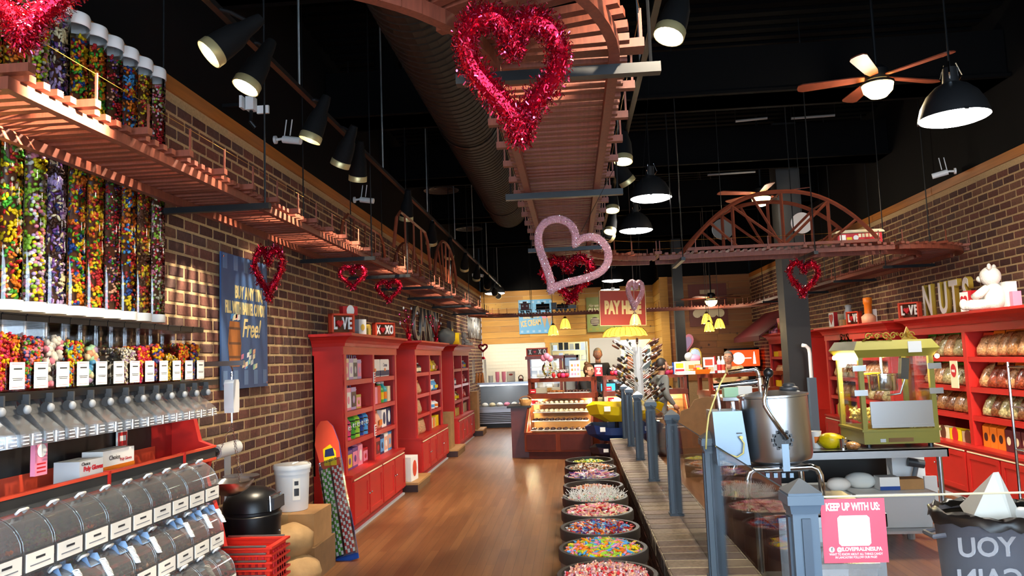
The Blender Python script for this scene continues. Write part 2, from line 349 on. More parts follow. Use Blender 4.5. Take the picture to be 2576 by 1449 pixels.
# kitchen behind the openings
kw = struct(MB().bx(-1.2, 3.2, 23.6, 23.7, 0, 3).bx(-1.25, -1.2, 21.5, 23.6, 0, 3).bx(3.2, 3.25, 21.5, 23.6, 0, 3).bx(-1.2, 3.2, 21.5, 23.6, -.05, 0).bx(-1.2, 3.2, 21.5, 23.6, 2.9, 3).build('wall_kitchen', 'cream'))
lamp('kitchen_light', 'AREA', (1.2, 22.3, 2.8), 70, (.95, 1, .92), (1.5, 22.3, 0), shape='RECTANGLE', size=2, size_y=.8)
# right part of the back wall stands nearer; a short return joins them
wr = struct(MB().bx(2.3, XR, YB2+.02, YB2+.15, 0, ZT).build('wall_back_right', 'mortar'))
planks(wr, 2.3, XR, 0.9, ZT, YB2+.02, DPINE, .16, 1)
rt = struct(MB().bx(2.3, 2.4, YB2+.02, YB+.15, 0, ZT).build('wall_return', 'mortar'))
planks(rt, YB2, YB, .9, ZT, 0, PINE, .16, 0, False, 2.28)
for m in rt.children: m.location.x -= .02
struct(MB().bx(2.22, 2.42, YB2-.04, YB2, 0, ZT).build('trim_3', 'pine1'))
# black steel columns
struct(MB().bx(3.12, 3.46, 11.5, 11.85, 0, ZC).build('column_1', 'grey_black'))
struct(MB().bx(2.38, 2.6, 17.9, 18.1, 0, ZC).build('column_2', 'grey_black'))
# roof structure
for i, (y, z) in enumerate(((4.9, 4.3), (7.8, 4.2), (10.7, 4.2), (13.9, 4.2), (17.2, 4.2))):
    b = MB().bx(-2.5, XR, y, y+.45, z, z+.5).bx(-2.5, XR, y-.06, y+.51, z, z+.03)
    struct(b.build('ceiling_beam_%d' % (i+1), 'deck_black'))
dk = MB()
for i in range(120): dk.bx(-2.6, 4.6, -2+i*.2, -1.9+i*.2, ZC-.04, ZC)
o = struct(dk.build('ceiling_deck', 'deck_black'))
# ================================================================ knee wall with brick cap
KX0, KX1, KZ = .49, .99, .37
kn = struct(MB().bx(KX0+.012, KX1-.012, 2.45, 11.7, 0, KZ-.105).bx(KX1-.012, XR, 2.46, 2.94, 0, KZ-.105).build('wall_knee', 'mortar_pale'))
CAP = ['cap_brick%d' % i for i in range(3)]
cv = []
for i in range(6):
    L, Wd, Hh, c = KX1-KX0, .148, .105, .014
    vs = []
    for z, e in ((0, 0), (Hh-c, 0), (Hh, c)):
        vs += [(sx*(L/2-e)+rnd(-.003, .003), sy*(Wd/2-e*.6)+rnd(-.002, .002), z) for sx, sy in ((-1, -1), (1, -1), (1, 1), (-1, 1))]
    fs = [(8, 9, 10, 11)]+[(k*4+a, k*4+(a+1) % 4, k*4+4+(a+1) % 4, k*4+4+a) for k in (0, 1) for a in range(4)]
    cv.append(MB().add(vs, fs).mesh('brick', CAP[i % 3]))
y = 2.54
while y < 11.64:
    put('brick', random.choice(cv), ((KX0+KX1)/2, y, KZ-.105), (0, 0, 0), kn); y += .166
x = KX1+.1
while x < 3.2:
    put('brick', random.choice(cv), (x, 2.7, KZ-.105), (0, 0, PI/2), kn); x += .166
MB().bx(KX0+.006, KX1-.006, 2.46, 11.69, KZ-.1, KZ-.006).bx(KX1, 3.3, 2.47, 2.93, KZ-.1, KZ-.012).build('mortar_joint', 'mortar_pale', kn)
V = brick_variants('k', .19, .066, .014, BM)
kms = [MB().add(vs, fs).mesh('brick', m) for vs, fs, m in V]
kp = [(2.6+.203*i+(.1 if r % 2 else 0), .04+r*.0812) for r in range(3) for i in range(45)]
for p in kp: put('brick', random.choice(kms), (KX0+.013, p[0], p[1]), (0, 0, PI), kn)
# ================================================================ model railway trestle
def resample(pts, step):
    out = []; acc = 0; pts = [Vector((p[0], p[1], 0)) for p in pts]
    nxt = 0
    for a, b in zip(pts, pts[1:]):
        L = (b-a).length
        while nxt <= acc+L+1e-9:
            t = (nxt-acc)/L if L else 0
            out.append((a.lerp(b, t), (b-a).normalized())); nxt += step
        acc += L
    return out
def arc(cx, cy, r, a0, a1, n=14): return [(cx+r*math.cos(math.radians(a0+(a1-a0)*i/n)), cy+r*math.sin(math.radians(a0+(a1-a0)*i/n))) for i in range(n+1)]
TZ = 2.6
TW = .54
def tie_mesh(L, w=.034, h=.024): return MB().box((0, 0, 0), (L, w, h)).mesh('tie', 'trestle')
TIE_S, TIE_L = tie_mesh(TW-.04), tie_mesh(TW+.06, .036, .03)
POST = MB().box((0, 0, .055), (.008, .008, .11)).mesh('railing_post', 'trestle')
def trestle(label, pts, near=True, posts=True, w=.2, pitch=.072):
    c = sum((Vector((p[0], p[1], 0)) for p in pts), Vector())/len(pts); c.z = TZ
    t = thing('railway_trestle', label, 'model railway', c, group=None)
    st = resample(pts, pitch); far = MB(); wires = {1: [], -1: []}
    for i, (p, d) in enumerate(st):
        a = math.atan2(d.y, d.x)-PI/2; n = Vector((d.y, -d.x, 0)); lng = i % 5 == 0
        if near: put('tie', TIE_L if lng else TIE_S, (p.x-c.x, p.y-c.y, .012 if not lng else .02), (0, 0, a), t)
        else: far.box((0, 0, .012), (TW+.06 if lng else TW-.04, .034, .024), 0, Matrix.Translation((p.x-c.x, p.y-c.y, 0))@Matrix.Rotation(a, 4, 'Z'))
        if lng and posts:
            for s in (1, -1):
                q = p+n*s*(TW/2+.022)-c; q.z = .03
                put('railing_post', POST, q, (0, 0, a), t); wires[s].append(q+Vector((0, 0, .105)))
    if not near: far.build('ties', 'trestle', t, recalc=False)['kind'] = 'stuff'
    full = resample(pts, .09)
    for s in (1, -1):
        L = [p+Vector((d.y, -d.x, 0))*s*w-c+Vector((0, 0, -TZ*0-.02)) for p, d in full]
        L = [Vector((q.x, q.y, -.022)) for q in L]
        mb = MB()
        for q0, q1 in zip(L, L[1:]):
            dd = (q1-q0).normalized(); nn = Vector((dd.y, -dd.x, 0))*.017
            mb.add([q0-nn+Vector((0, 0, -.022)), q0+nn+Vector((0, 0, -.022)), q1+nn+Vector((0, 0, -.022)), q1-nn+Vector((0, 0, -.022)),
                    q0-nn+Vector((0, 0, .022)), q0+nn+Vector((0, 0, .022)), q1+nn+Vector((0, 0, .022)), q1-nn+Vector((0, 0, .022))],
                   [(0, 3, 2, 1), (4, 5, 6, 7), (0, 1, 5, 4), (1, 2, 6, 5), (2, 3, 7, 6), (3, 0, 4, 7)])
        mb.build('stringer', 'trestle', t)
        R = [Vector(((p+Vector((d.y, -d.x, 0))*s*.035-c).x, (p+Vector((d.y, -d.x, 0))*s*.035-c).y, .032)) for p, d in full]
        MB().tube(R, .004, 4).build('rail', 'brass', t)
        if posts and len(wires[s]) > 1: MB().tube(wires[s], .0014, 4).build('railing_wire', 'brass', t)
    return t
CXR = -.02
trestle('wooden railway trestle running along the left brick wall', [(-2.05, 2.35), (-2.05, 16.4)])
trestle('wooden railway trestle running overhead down the middle of the shop', [(CXR, 2.52), (CXR, 7.2)])
trestle('curved trestle end overhead turning towards the left wall', arc(CXR-.95, 2.5, .95, 0, -90))
trestle('curved trestle bend leading from the middle run to the arch bridge', arc(CXR+.95, 7.2, .95, 180, 90), near=True)
trestle('straight trestle carrying the arch bridge', [(CXR+.95, 8.15), (3.3, 8.15)])
trestle('curved trestle bend beside the right brick wall', arc(3.3, 8.95, .8, -90, 0), near=False)
trestle('railway trestle running along the right brick wall to the back', [(4.1, 8.95), (4.1, 16.9)], near=False)
trestle('curved trestle bend in the far right corner', arc(3.4, 16.9, .7, 0, 90), near=False)
trestle('railway trestle crossing the back of the shop under the black train', [(3.4, 17.6), (-1.2, 17.6)], near=False)
trestle('curved trestle bend in the far left corner', arc(-1.2, 16.75, .85, 90, 180), near=False)
ORD = ['first', 'second', 'third', 'fourth', 'fifth', 'sixth', 'seventh', 'eighth', 'ninth', 'tenth', 'eleventh']
# hangers: black channel under the track with two rods to the roof
def hanger(x0, y0, x1, y1, label):
    t = thing('trestle_hanger', label, 'hanger', ((x0+x1)/2, (y0+y1)/2, TZ-.06), group='black channel hangers under the trestle')
    d = Vector((x1-x0, y1-y0, 0)); L = d.length; a = math.atan2(d.y, d.x)
    mb = MB(); T = Matrix.Rotation(a, 4, 'Z')
    mb.bx(-L/2, L/2, -.02, .02, -.018, .016, 0, T)
    mb.build('channel', 'black_metal', t)
    for s in (-1, 1):
        q = T@Vector((s*(L/2-.03), 0, 0)); MB().cyl((q.x, q.y, .016), (q.x, q.y, ZC-TZ+.05), .006, n=6).build('rod', 'black_metal', t)
for i, y in enumerate((4.3, 6.7, 8.2, 9.6, 11.2, 13.2, 15.5)): hanger(-2.4, y, -1.72, y, '%s black channel hanger from the front under the left wall trestle' % ORD[i])
for y, n in ((2.5, 'nearest'), (4.42, 'second'), (6.7, 'farthest')): hanger(-.35, y, .33, y, n+' black channel hanger under the middle trestle')
for x, n in ((1.15, 'left'), (2.45, 'right')): hanger(x, 7.78, x, 8.52, n+' black channel hanger under the big arch bridge')
for i, y in enumerate((9.6, 11.4, 13.5, 15.6)): hanger(3.8, y, 4.4, y, '%s black channel hanger from the front under the right wall trestle' % ORD[i])
for x, n in ((-.9, 'left'), (.9, 'right')): hanger(x, 17.3, x, 17.9, n+' black channel hanger under the trestle at the back')
# arch bridge
br = thing('arch_bridge', 'brown wooden arch truss bridge on the overhead railway', 'bridge', (2.155, 8.15, TZ+.03))
def arch_z(u): return .54*(1-abs(u)**2.3)
HW = .945
for s in (-1, 1):
    y = s*.27
    pts = [(HW*(i/12-1), y, arch_z(i/12-1)+.02) for i in range(25)]
    MB().tube(pts, .021, 4).build('arch', 'trestle_dark', br)
    MB().box((0, y, .015), (2*HW, .03, .03)).build('bottom_chord', 'trestle_dark', br)
    for u in (-.5, .02, .5): MB().cyl((HW*u, y, .02), (HW*u, y, arch_z(u)), .017, n=4).build('vertical', 'trestle_dark', br)
    for u0, u1 in ((-.74, -.48), (-.5, .02), (-.28, -.02), (.5, .04), (.78, .5)):
        MB().cyl((HW*u0, y, arch_z(u0)), (HW*u1, y, .03), .014, n=4).build('diagonal', 'trestle_dark', br)
for u in (-.5, .02, .5): MB().cyl((HW*u, -.27, arch_z(u)+.01), (HW*u, .27, arch_z(u)+.01), .012, n=4).build('cross_brace', 'trestle_dark', br)
# small truss bridge and spoked wheel on the left trestle
b2 = thing('truss_bridge', 'small brown truss bridge on the left wall trestle', 'bridge', (-1.8, 7.6, TZ+.03))
for x in (-.25, .25):
    MB().tube([(x, -.9, 0), (x, -.75, .3), (x, -.6, .38), (x, .6, .38), (x, .75, .3), (x, .9, 0)], .016, 4).build('frame', 'trestle_dark', b2)
    for y in (-.4, 0, .4): MB().cyl((x, y, 0), (x, y, .38), .01, n=4).build('vertical', 'trestle_dark', b2)
b3 = thing('arch_bridge', 'narrow brown arch bridge farther along the left wall trestle', 'bridge', (-1.85, 9.9, TZ+.03))
for x in (-.25, .25):
    MB().tube([(x, -.85*math.cos(PI*i/16), .52*math.sin(PI*i/16)) for i in range(17)], .02, 4).build('arch', 'trestle_dark', b3)
    for k in (4, 6, 8, 10, 12):
        yy = -.85*math.cos(PI*k/16); MB().cyl((x, yy*.55, 0), (x, yy, .52*math.sin(PI*k/16)), .011, n=4).build('vertical', 'trestle_dark', b3)
# trolley car on the bridge
tc = thing('trolley_car', 'red trolley car with pale roof on the arch bridge', 'toy train', (2.98, 8.1, TZ+.04))
MB().box((0, 0, .06), (.44, .1, .1)).build('body', 'candyred', tc)
MB().prism([(-.25, .115), (.25, .115), (.235, .135), (.2, .145), (-.2, .145), (-.235, .135)], -.06, .06, 'y').build('roof', 'cream', tc)
for i in range(6): MB().box((.0+i*.036, -.051, .085), (.026, .004, .036)).build('window', 'cream', tc)
MB().box((-.17, -.051, .06), (.06, .004, .075)).build('panel', 'white', tc); MB().box((-.105, -.051, .052), (.05, .004, .04)).build('panel', 'yellow', tc)
MB().lathe([(.0, 0), (.026, 0), (.026, .004), (0, .004)], 14, T=Matrix.Translation((-.04, -.05, .065))@Matrix.Rotation(RX90, 4, 'X')).build('emblem', 'white', tc)
for i in (-1, 1):
    for k in (-.03, .03): MB().cyl((i*.14+k, -.05, .012), (i*.14+k, .05, .012), .014, n=10).build('wheel', 'black_metal', tc)
# black train at the back
TY = 17.55
def car(label, px, L): 
    p = at(px, 785, Y=TY); t = thing('toy_train_car', label, 'toy train', (p.x, TY, TZ+.045)); t.scale = (.95, .8, .8); return t
def wheels(t, xs, r=.03):
    for x in xs: MB().cyl((x, -.07, r-.005), (x, .07, r-.005), r, n=12).build('wheel', 'black_metal', t)
t = car('dark red caboose at the left end of the black train', 1321, .24)
MB().box((0, 0, .16), (.2, .13, .16)).build('body', 'maroon', t); MB().box((0, 0, .25), (.27, .17, .02)).build('roof', 'black_plastic', t); MB().box((0, 0, .285), (.09, .1, .05)).build('cupola', 'maroon', t); MB().box((0, 0, .07), (.27, .12, .025)).build('deck', 'black_plastic', t)
for s in (-1, 1): MB().cyl((s*.125, -.06, .07), (s*.125, -.06, .25), .005, n=5).build('rail_post', 'black_metal', t); MB().box((s*.05, -.067, .18), (.04, .004, .05)).build('window', 'lightgrey', t)
wheels(t, (-.09, -.04, .04, .09), .025)
t = car('black tank car in the middle of the train', 1366, .3)
MB().cyl((-.16, 0, .15), (.16, 0, .15), .075, n=16).build('tank', 'black_metal', t); MB().cyl((0, 0, .2), (0, 0, .27), .035, n=12).build('dome', 'black_metal', t); MB().box((0, 0, .06), (.36, .12, .025)).build('deck', 'black_plastic', t); wheels(t, (-.13, -.08, .08, .13), .025)
t = car('black steam locomotive of the train at the back', 1412, .4)
MB().cyl((-.1, 0, .14), (.2, 0, .14), .055, n=16).build('boiler', 'black_metal', t); MB().box((-.17, 0, .16), (.13, .14, .17)).build('cab', 'black_plastic', t); MB().cyl((.15, 0, .18), (.15, 0, .27), .018, .024, n=10).build('chimney', 'black_metal', t); MB().cyl((.03, 0, .18), (.03, 0, .225), .02, n=10).build('dome', 'black_metal', t); MB().box((0, 0, .07), (.44, .12, .03)).build('frame', 'black_plastic', t); wheels(t, (-.1, 0, .1), .04)
t = car('black coal tender of the train at the back', 1440, .2)
MB().taper((0, 0, .06), (.2, .12), (0, 0, .16), (.2, .13)).build('body', 'black_plastic', t); wheels(t, (-.06, .06), .025)
# ================================================================ lighting track and heads
HEAD = [MB().lathe([(.001, .24), (.022, .24), (.03, .2), (.034, .16), (.05, .11), (.056, .05), (.057, .012)], 20).mesh('housing', 'black_paint', 40),
        MB().lathe([(.057, .016), (.06, .012), (.06, -.02), (.057, -.02), (.055, .0), (.05, .016)], 20).mesh('rim', 'lamp_rim', 40),
        MB().lathe([(.052, .012), (.035, .004), (.0005, .001)], 20).mesh('lens', 'lamp_lens', True),
        MB().lathe([(.052, .02), (.03, .014), (.0005, .012)], 20).mesh('lens', 'darkgrey', True)]
def head(mouth, target, label, on=True, energy=60, size=1.25, rail=None, ang=58):
    mouth = Vector(mouth); d = (Vector(target)-mouth).normalized()
    t = thing('track_spotlight', label, 'spotlight', mouth, rot=d.to_track_quat('-Z', 'Y').to_euler(), group='black track spotlights')
    t.scale = (size,)*3
    put('housing', HEAD[0], parent=t); put('rim', HEAD[1], parent=t); put('lens', HEAD[2 if on else 3], parent=t)
    if rail is not None:
        # yoke from the back of the can up to the rail
        q = mouth-d*.2*size; r = Vector((rail[0], q.y, rail[1]))
        M = t.rotation_euler.to_matrix().transposed()
        MB().tube([M@(q-mouth)/size, M@(q.lerp(r, .6)+Vector((0, 0, .01))-mouth)/size, M@(r-mouth)/size], .008, 6).build('yoke', 'black_metal', t)
    if on: lamp('spot', 'SPOT', mouth+d*.03, energy, WARM, target, spot_size=math.radians(ang), spot_blend=.6, shadow_soft_size=.045)
    return t
RLX, RLZ, RRX, RRZ = -1.68, 3.38, .5, 3.36
for nm, x, z, y0, y1, lab in (('lighting_track', RLX, RLZ, 1.5, 18.8, 'long black lighting track hung along the left side'), ('lighting_track', RRX, RRZ, 1.5, 12.5, 'black lighting track beside the middle trestle')):
    t = thing(nm, lab, 'light track', (x, (y0+y1)/2, z)); MB().box((0, 0, 0), (.035, y1-y0, .03)).build('rail', 'black_metal', t)
    y = y0+1
    while y < y1:
        MB().cyl((0, y-(y0+y1)/2, .015), (0, y-(y0+y1)/2, ZC-z), .008, n=6).build('hanging_rod', 'galv', t); y += 2.2
rl = (RLX, RLZ)
LH = [('h1', 535, 130, (-2.45, 3.0, 2.3), 80), ('h2', 622, 212, (-2.35, 3.35, 1.4), 140), ('h3', 782, 345, (-2.4, 4.8, 1.25), 330), ('h4', 857, 410, (-2.45, 6.1, 1.7), 110), ('h5', 900, 447, (-2.15, 7.0, 1.0), 150), ('h6', 1022, 548, (-2.1, 8.8, 1.0), 170)]
LBL = ['lit track spotlight tilted sideways, nearest on the left track', 'lit track spotlight second from the front on the left track', 'lit track spotlight above the white security camera', 'lit track spotlight, left of a close pair over the trestle', 'lit track spotlight, right of a close pair over the trestle', 'single lit spotlight farthest along the left track']
for (n, x, y, tg, e), lb in zip(LH, LBL): head(at(x, y, Z=3.12), tg, lb, True, e, rail=rl)
for i, (y, tg, on) in enumerate(((9.6, (-2.2, 10.2, 1.2), True), (11.0, (-2.2, 11.5, 1.0), True), (12.6, (-2.2, 13.2, 1.0), True), (14.2, (-2.2, 14.8, 1.0), True), (16.0, (-2.4, 16.5, 2.2), True), (17.6, (-1.8, 19.0, 2.4), True), (18.5, (-1.3, 21, 2.4), True))):
    head((RLX-.05, y, 3.12), (tg[0]-.0, tg[1]+1.2, tg[2]), 'track spotlight at the far end of the left track, %s of seven' % ORD[i], True, 105, rail=rl)
RH = [(1685, 82, (-.6, 2.9, 0), 55, 'lit spotlight at the top beside the near red tinsel heart'), (1568, 400, (.3, 5.3, .3), 55, 'lit spotlight upper of the cluster beside the middle trestle'), (1577, 455, (2.0, 7.6, 1.0), 50, 'spotlight turned to the right under the upper lit one'), (1540, 525, (.4, 7.2, .2), 50, 'lit spotlight third down beside the middle trestle'), (1535, 580, (-.2, 8.3, .2), 55, 'lit spotlight lowest beside the middle trestle')]
for x, y, tg, e, lb in RH: head(at(x, y, Z=3.12), tg, lb, True, e, rail=(RRX, RRZ))
# heads over the viewer, out of the frame, on the same tracks
head((RLX, 2.2, 3.12), (-2.0, 3.3, .9), 'lit track spotlight over the scoop bins', True, 190, rail=rl)
head((RRX-.05, 2.35, 3.12), (-1.8, 2.66, 2.6), 'added unseen spotlight making the sun patch on the left trestle', True, 9000, rail=(RRX, RRZ), ang=13)  # added unseen head, makes the bright sun patch on the trestle
head((RRX, 1.6, 3.12), (.1, 4.6, .4), 'lit track spotlight over the candy barrels', True, 150, rail=(RRX, RRZ)); head((RRX-.1, 2.7, 3.12), (-2.2, 3.2, 1.2), 'added unseen spotlight lighting the gravity bins from the front', True, 330, rail=(RRX, RRZ), ang=44); head((RRX-.1, 3.0, 3.12), (-2.4, 3.6, 2.3), 'added unseen spotlight lighting the candy tubes from the front', True, 90, rail=(RRX, RRZ), ang=28)  # gravity bin and candy tube heads are added to front-light the fixture
# right wall wash: third track and its heads are added out of view
lt = thing('lighting_track', 'added black lighting track out of view above the kitchen', 'light track', (2.9, 2.6, 3.6)); MB().box((0, 0, 0), (.035, 4, .03)).build('rail', 'black_metal', lt); [MB().cyl((0, y, .015), (0, y, ZC-3.6), .008, n=6).build('hanging_rod', 'galv', lt) for y in (-1.5, 1.5)]
for y, e, tg, n in ((4.3, 260, (4.0, 8.2, .8), 'farthest'), (3.6, 200, (4.1, 10.6, 1.0), 'middle'), (2.6, 60, (2.3, 6.2, 1.0), 'nearest')): head((2.9, y, 3.35), tg, n+' added spotlight on the unseen right track', True, e, rail=(2.9, 3.6), ang=33)
head((RRX+.05, 9.9, 3.12), (4.1, 12.6, 1.3), 'added spotlight on the middle track lighting the far right cabinet', True, 170, rail=(RRX, RRZ)); head((RRX-.05, 10.9, 3.12), (-.2, 12.6, 1.0), 'spotlight on the middle track over the left display case', True, 120, rail=(RRX, RRZ)); head((RRX, 11.8, 3.12), (1.0, 14.0, 1.2), 'spotlight at the far end of the middle track', True, 140, rail=(RRX, RRZ))  # far right cabinet head is added to brighten that cabinet
# ================================================================ pendants
dome = [(.255, 0), (.252, .02), (.23, .1), (.185, .185), (.12, .25), (.06, .28), (.055, .34), (.05, .4), (.001, .4)]
PM = [MB().lathe(dome, 32).mesh('shade', 'grey_black', 50), MB().lathe([(.25, .006), (.24, -.008), (.2, -.022), (.1, -.036), (.0005, -.04)], 32).mesh('lens', 'lamp_cool', True)]
gd = MB()
for k in range(3): gd.tube([(.06*math.cos(k*2.1), .06*math.sin(k*2.1), .3), (.09*math.cos(k*2.1), .09*math.sin(k*2.1), .34), (.05*math.cos(k*2.1), .05*math.sin(k*2.1), .44)], .006, 5)
PM.append(gd.mesh('bracket', 'chrome'))
def pendant(p, label, e, rod=True):
    t = thing('high_bay_pendant', label, 'pendant lamp', p, group='black dome pendant lamps')
    for n, m in zip(('shade', 'lens', 'bracket'), PM): put(n, m, parent=t)
    MB().cyl((0, 0, .4), (0, 0, ZC-p[2]), .008, n=6).build('stem', 'black_metal', t)
    for k in range(3):
        a = k*2.1+.4; MB().box((.243*math.cos(a), .243*math.sin(a), .004), (.03, .03, .02)).build('clip', 'black_metal', t)
    lamp('pendant_light', 'SPOT', (p[0], p[1], p[2]-.07), e, COOL, (p[0], p[1], 0), spot_size=math.radians(150), spot_blend=.5, shadow_soft_size=.2)
for (x, y, Y), lb, e in zip(((2400, 297, 6.1), (1638, 499, 9.5), (1600, 580, 11.7), (1541, 706, 18.2), (1535, 729, 20.4), (1245, 738, 19.2)),
        ('black dome pendant lamp at the upper right near the fan', 'larger black dome pendant lamp right of the middle trestle', 'smaller black dome pendant lamp behind the larger one', 'distant dome pendant lamp above the PAY HERE sign', 'distant dome pendant lamp low behind the pink glitter heart', 'distant dome pendant lamp by the left spotlights'), (200, 260, 300, 190, 70, 150)):
    pendant(at(x, y, Y=Y), lb, e)
# more of the same lamps over the aisle in front, behind the viewer
pendant((-.9, .2, 3.4), 'black dome pendant lamp over the front aisle', 200)
# ================================================================ fans
BL = MB().prism([(.1, -.035), (.2, -.055), (.62, -.07), (.66, -.05), (.67, 0), (.66, .05), (.62, .07), (.2, .055), (.1, .035)], -.005, .005, 'z').mesh('blade', 'trestle_dark')
def fan(p, label, a0):
    t = thing('ceiling_fan', label, 'ceiling fan', p)
    MB().lathe([(.001, .2), (.06, .2), (.1, .16), (.1, .07), (.06, .05), (.001, .05)], 20).build('motor', 'black_metal', t, smooth=40)
    MB().lathe([(.13, .05), (.135, .04), (.12, -.03), (.07, -.08), (.001, -.1)], 24).build('light_bowl', 'lamp_bowl', t, smooth=True)
    MB().lathe([(.132, .055), (.14, .05), (.14, .035), (.132, .03)], 24).build('bowl_ring', 'black_metal', t)
    MB().cyl((0, 0, .2), (0, 0, ZC-p[2]), .014, n=8).build('downrod', 'black_metal', t)
    for k in range(5): 
        b = put('blade', BL, (0, 0, .1), (math.radians(10), 0, a0+k*2*PI/5), t)
    lamp('fan_light', 'POINT', (p[0], p[1], p[2]-.16), 22, WARM, shadow_soft_size=.1)
mat('lamp_bowl', 'fff0c0', .4, emit=5, ecol='ffdf90')
fan(at(2208, 222, Y=6.9), 'brown ceiling fan with glowing bowl at the upper right', .35)
fan(at(1915, 503, Y=11.2), 'brown ceiling fan with glowing bowl above the arch bridge', .9)
fan(at(1789, 760, Y=17), 'far ceiling fan with glowing bowl near the back right corner', .2)
# ================================================================ duct, diffusers, cameras
t = thing('air_duct', 'dark round spiral air duct under the ceiling', 'duct', (-.88, 5.5, 3.86))
du = MB(); prof = []
yy = -4.0
while yy < 5.9: prof += [(.28, yy), (.286, yy+.01), (.28, yy+.02), (.28, yy+.1)]; yy += .1
du.lathe(prof+[(.28, 5.9), (.001, 5.9)], 28, T=Matrix.Rotation(-RX90, 4, 'X')).build('duct_pipe', 'duct_black', t)
for y in (-2, 1.5, 5): MB().lathe([(.29, -.02), (.295, 0), (.29, .02)], 28, T=Matrix.Translation((0, y, 0))@Matrix.Rotation(-RX90, 4, 'X')).build('strap', 'black_metal', t); MB().cyl((0, y, .28), (0, y, ZC-3.86), .006, n=5).build('strap_rod', 'black_metal', t)
for i, (x, y, Z, lb) in enumerate(((975, 310, 4.2, 'nearest round black ceiling air diffuser'), (1110, 480, 4.2, 'second round black ceiling air diffuser'), (1180, 577, 4.2, 'third round black ceiling air diffuser'), (1300, 707, 4.0, 'farthest round black ceiling air diffuser'))):
    p = at(x, y, Z=Z); t = thing('air_diffuser', lb, 'air diffuser', p, group='round ceiling air diffusers')
    for r0, r1, z in ((.27, .2, 0), (.19, .12, .02), (.11, .03, .03)): MB().lathe([(r0, 0), (r0, .012), (r1, .045), (r1+.01, .045), (r0-.012, .002), (r0, 0)], 28, c=(0, 0, z)).build('cone', 'grey_black', t, smooth=40)
    MB().cyl((0, 0, .07), (0, 0, ZC-Z), .13, n=20).build('duct_drop', 'deck_black', t)
def cctv(p, label, rz, s=1):
    t = thing('security_camera', label, 'security camera', p, rz); t.scale = (s,)*3
    MB().cyl((0, 0, 0), (.02, 0, 0), .035, n=14).build('mount', 'white_plastic', t); MB().tube([(.02, 0, 0), (.07, 0, .005), (.09, 0, .0)], .012, 8).build('arm', 'white_plastic', t)
    MB().tube([(.08, 0, 0), (.24, -.02, -.03)], .032, 12).build('body', 'white_plastic', t)
    for k in (-.02, .03): MB().cyl((.11+k, 0, .03), (.13+k, 0, .17), .005, n=6).build('antenna', 'white_plastic', t)
cctv(at(690, 352, X=-2.48), 'white security camera on the left wall by the spotlights', 0)
cctv(at(890, 503, X=-2.48), 'security camera on the left wall below a pair of lit spotlights', 0)
cctv(at(1188, 692, X=-2.48), 'tiny security camera at the far end of the left wall', 0, 1.2)
cctv(at(2405, 430, X=4.4), 'white security camera above the right brick wall', PI-.3)
p = at(632, 262, X=-2.3)
t = thing('floodlight', 'white twin floodlight under the second left spotlight', 'floodlight', p)
MB().box((0, 0, 0), (.06, .07, .1)).build('box', 'white_plastic', t); MB().box((.07, .05, -.03), (.09, .02, .06)).build('panel', 'white_plastic', t); MB().tube([(0, 0, -.05), (0, -.02, -.14), (.03, 0, -.18)], .014, 8).build('arm', 'black_metal', t); MB().box((-.05, -.04, 0), (.02, .07, .09)).build('panel', 'white_plastic', t); MB().bx(-.24, 0, -.012, .012, -.012, .012).build('bracket', 'black_metal', t)
p = at(1920, 375, Y=11.4)
t = thing('speaker_box', 'small white box on the black column top', 'speaker', p); MB().box((0, 0, 0), (.1, .06, .13)).build('case', 'lightgrey', t); MB().box((.0, -.04, -.075), (.16, .06, .02)).build('shelf', 'lightgrey', t)
# roof pipes and flat discs hung by the bridge
for i, (x0, x1, y, Y, lb) in enumerate(((1980, 2140, 242, 9, 'thin grey pipe high under the roof'), (1850, 1930, 305, 10, 'thin grey pipe under the roof left of the far fan'), (1780, 1900, 440, 12, 'thin grey pipe just above the arch bridge'), (1990, 2100, 298, 10, 'thin grey pipe behind the near fan'))):
    a, b = at(x0, y, Y=Y), at(x1, y-8, Y=Y); t = thing('roof_pipe', lb, 'pipe', (a+b)/2); MB().cyl(a, b, .016, n=8).build('pipe', 'grey', t, True); [MB().cyl(q, (q.x, q.y, ZC), .004, n=4).build('pipe_hanger', 'black_metal', t, True) for q in (a, b)]
p = at(2017, 561, Y=9.2)
t = thing('round_sign', 'white disc hanging behind the arch bridge', 'sign', p); MB().lathe([(.001, -.01), (.125, -.01), (.125, .01), (.001, .01)], 32, T=Matrix.Rotation(RX90, 4, 'X')).build('disc', 'white', t); MB().cyl((0, 0, .12), (0, 0, ZC-p.z), .003, n=5).build('cord', 'black_metal', t)
p = at(1818, 577, Y=9.6)
t = thing('round_sign', 'dark disc hanging behind the left half of the arch bridge', 'sign', p); MB().lathe([(.001, -.01), (.13, -.01), (.13, .01), (.001, .01)], 32, T=Matrix.Rotation(RX90, 4, 'X')).build('disc', 'darkgrey', t); MB().cyl((0, 0, .12), (0, 0, ZC-p.z), .003, n=5).build('cord', 'black_metal', t)
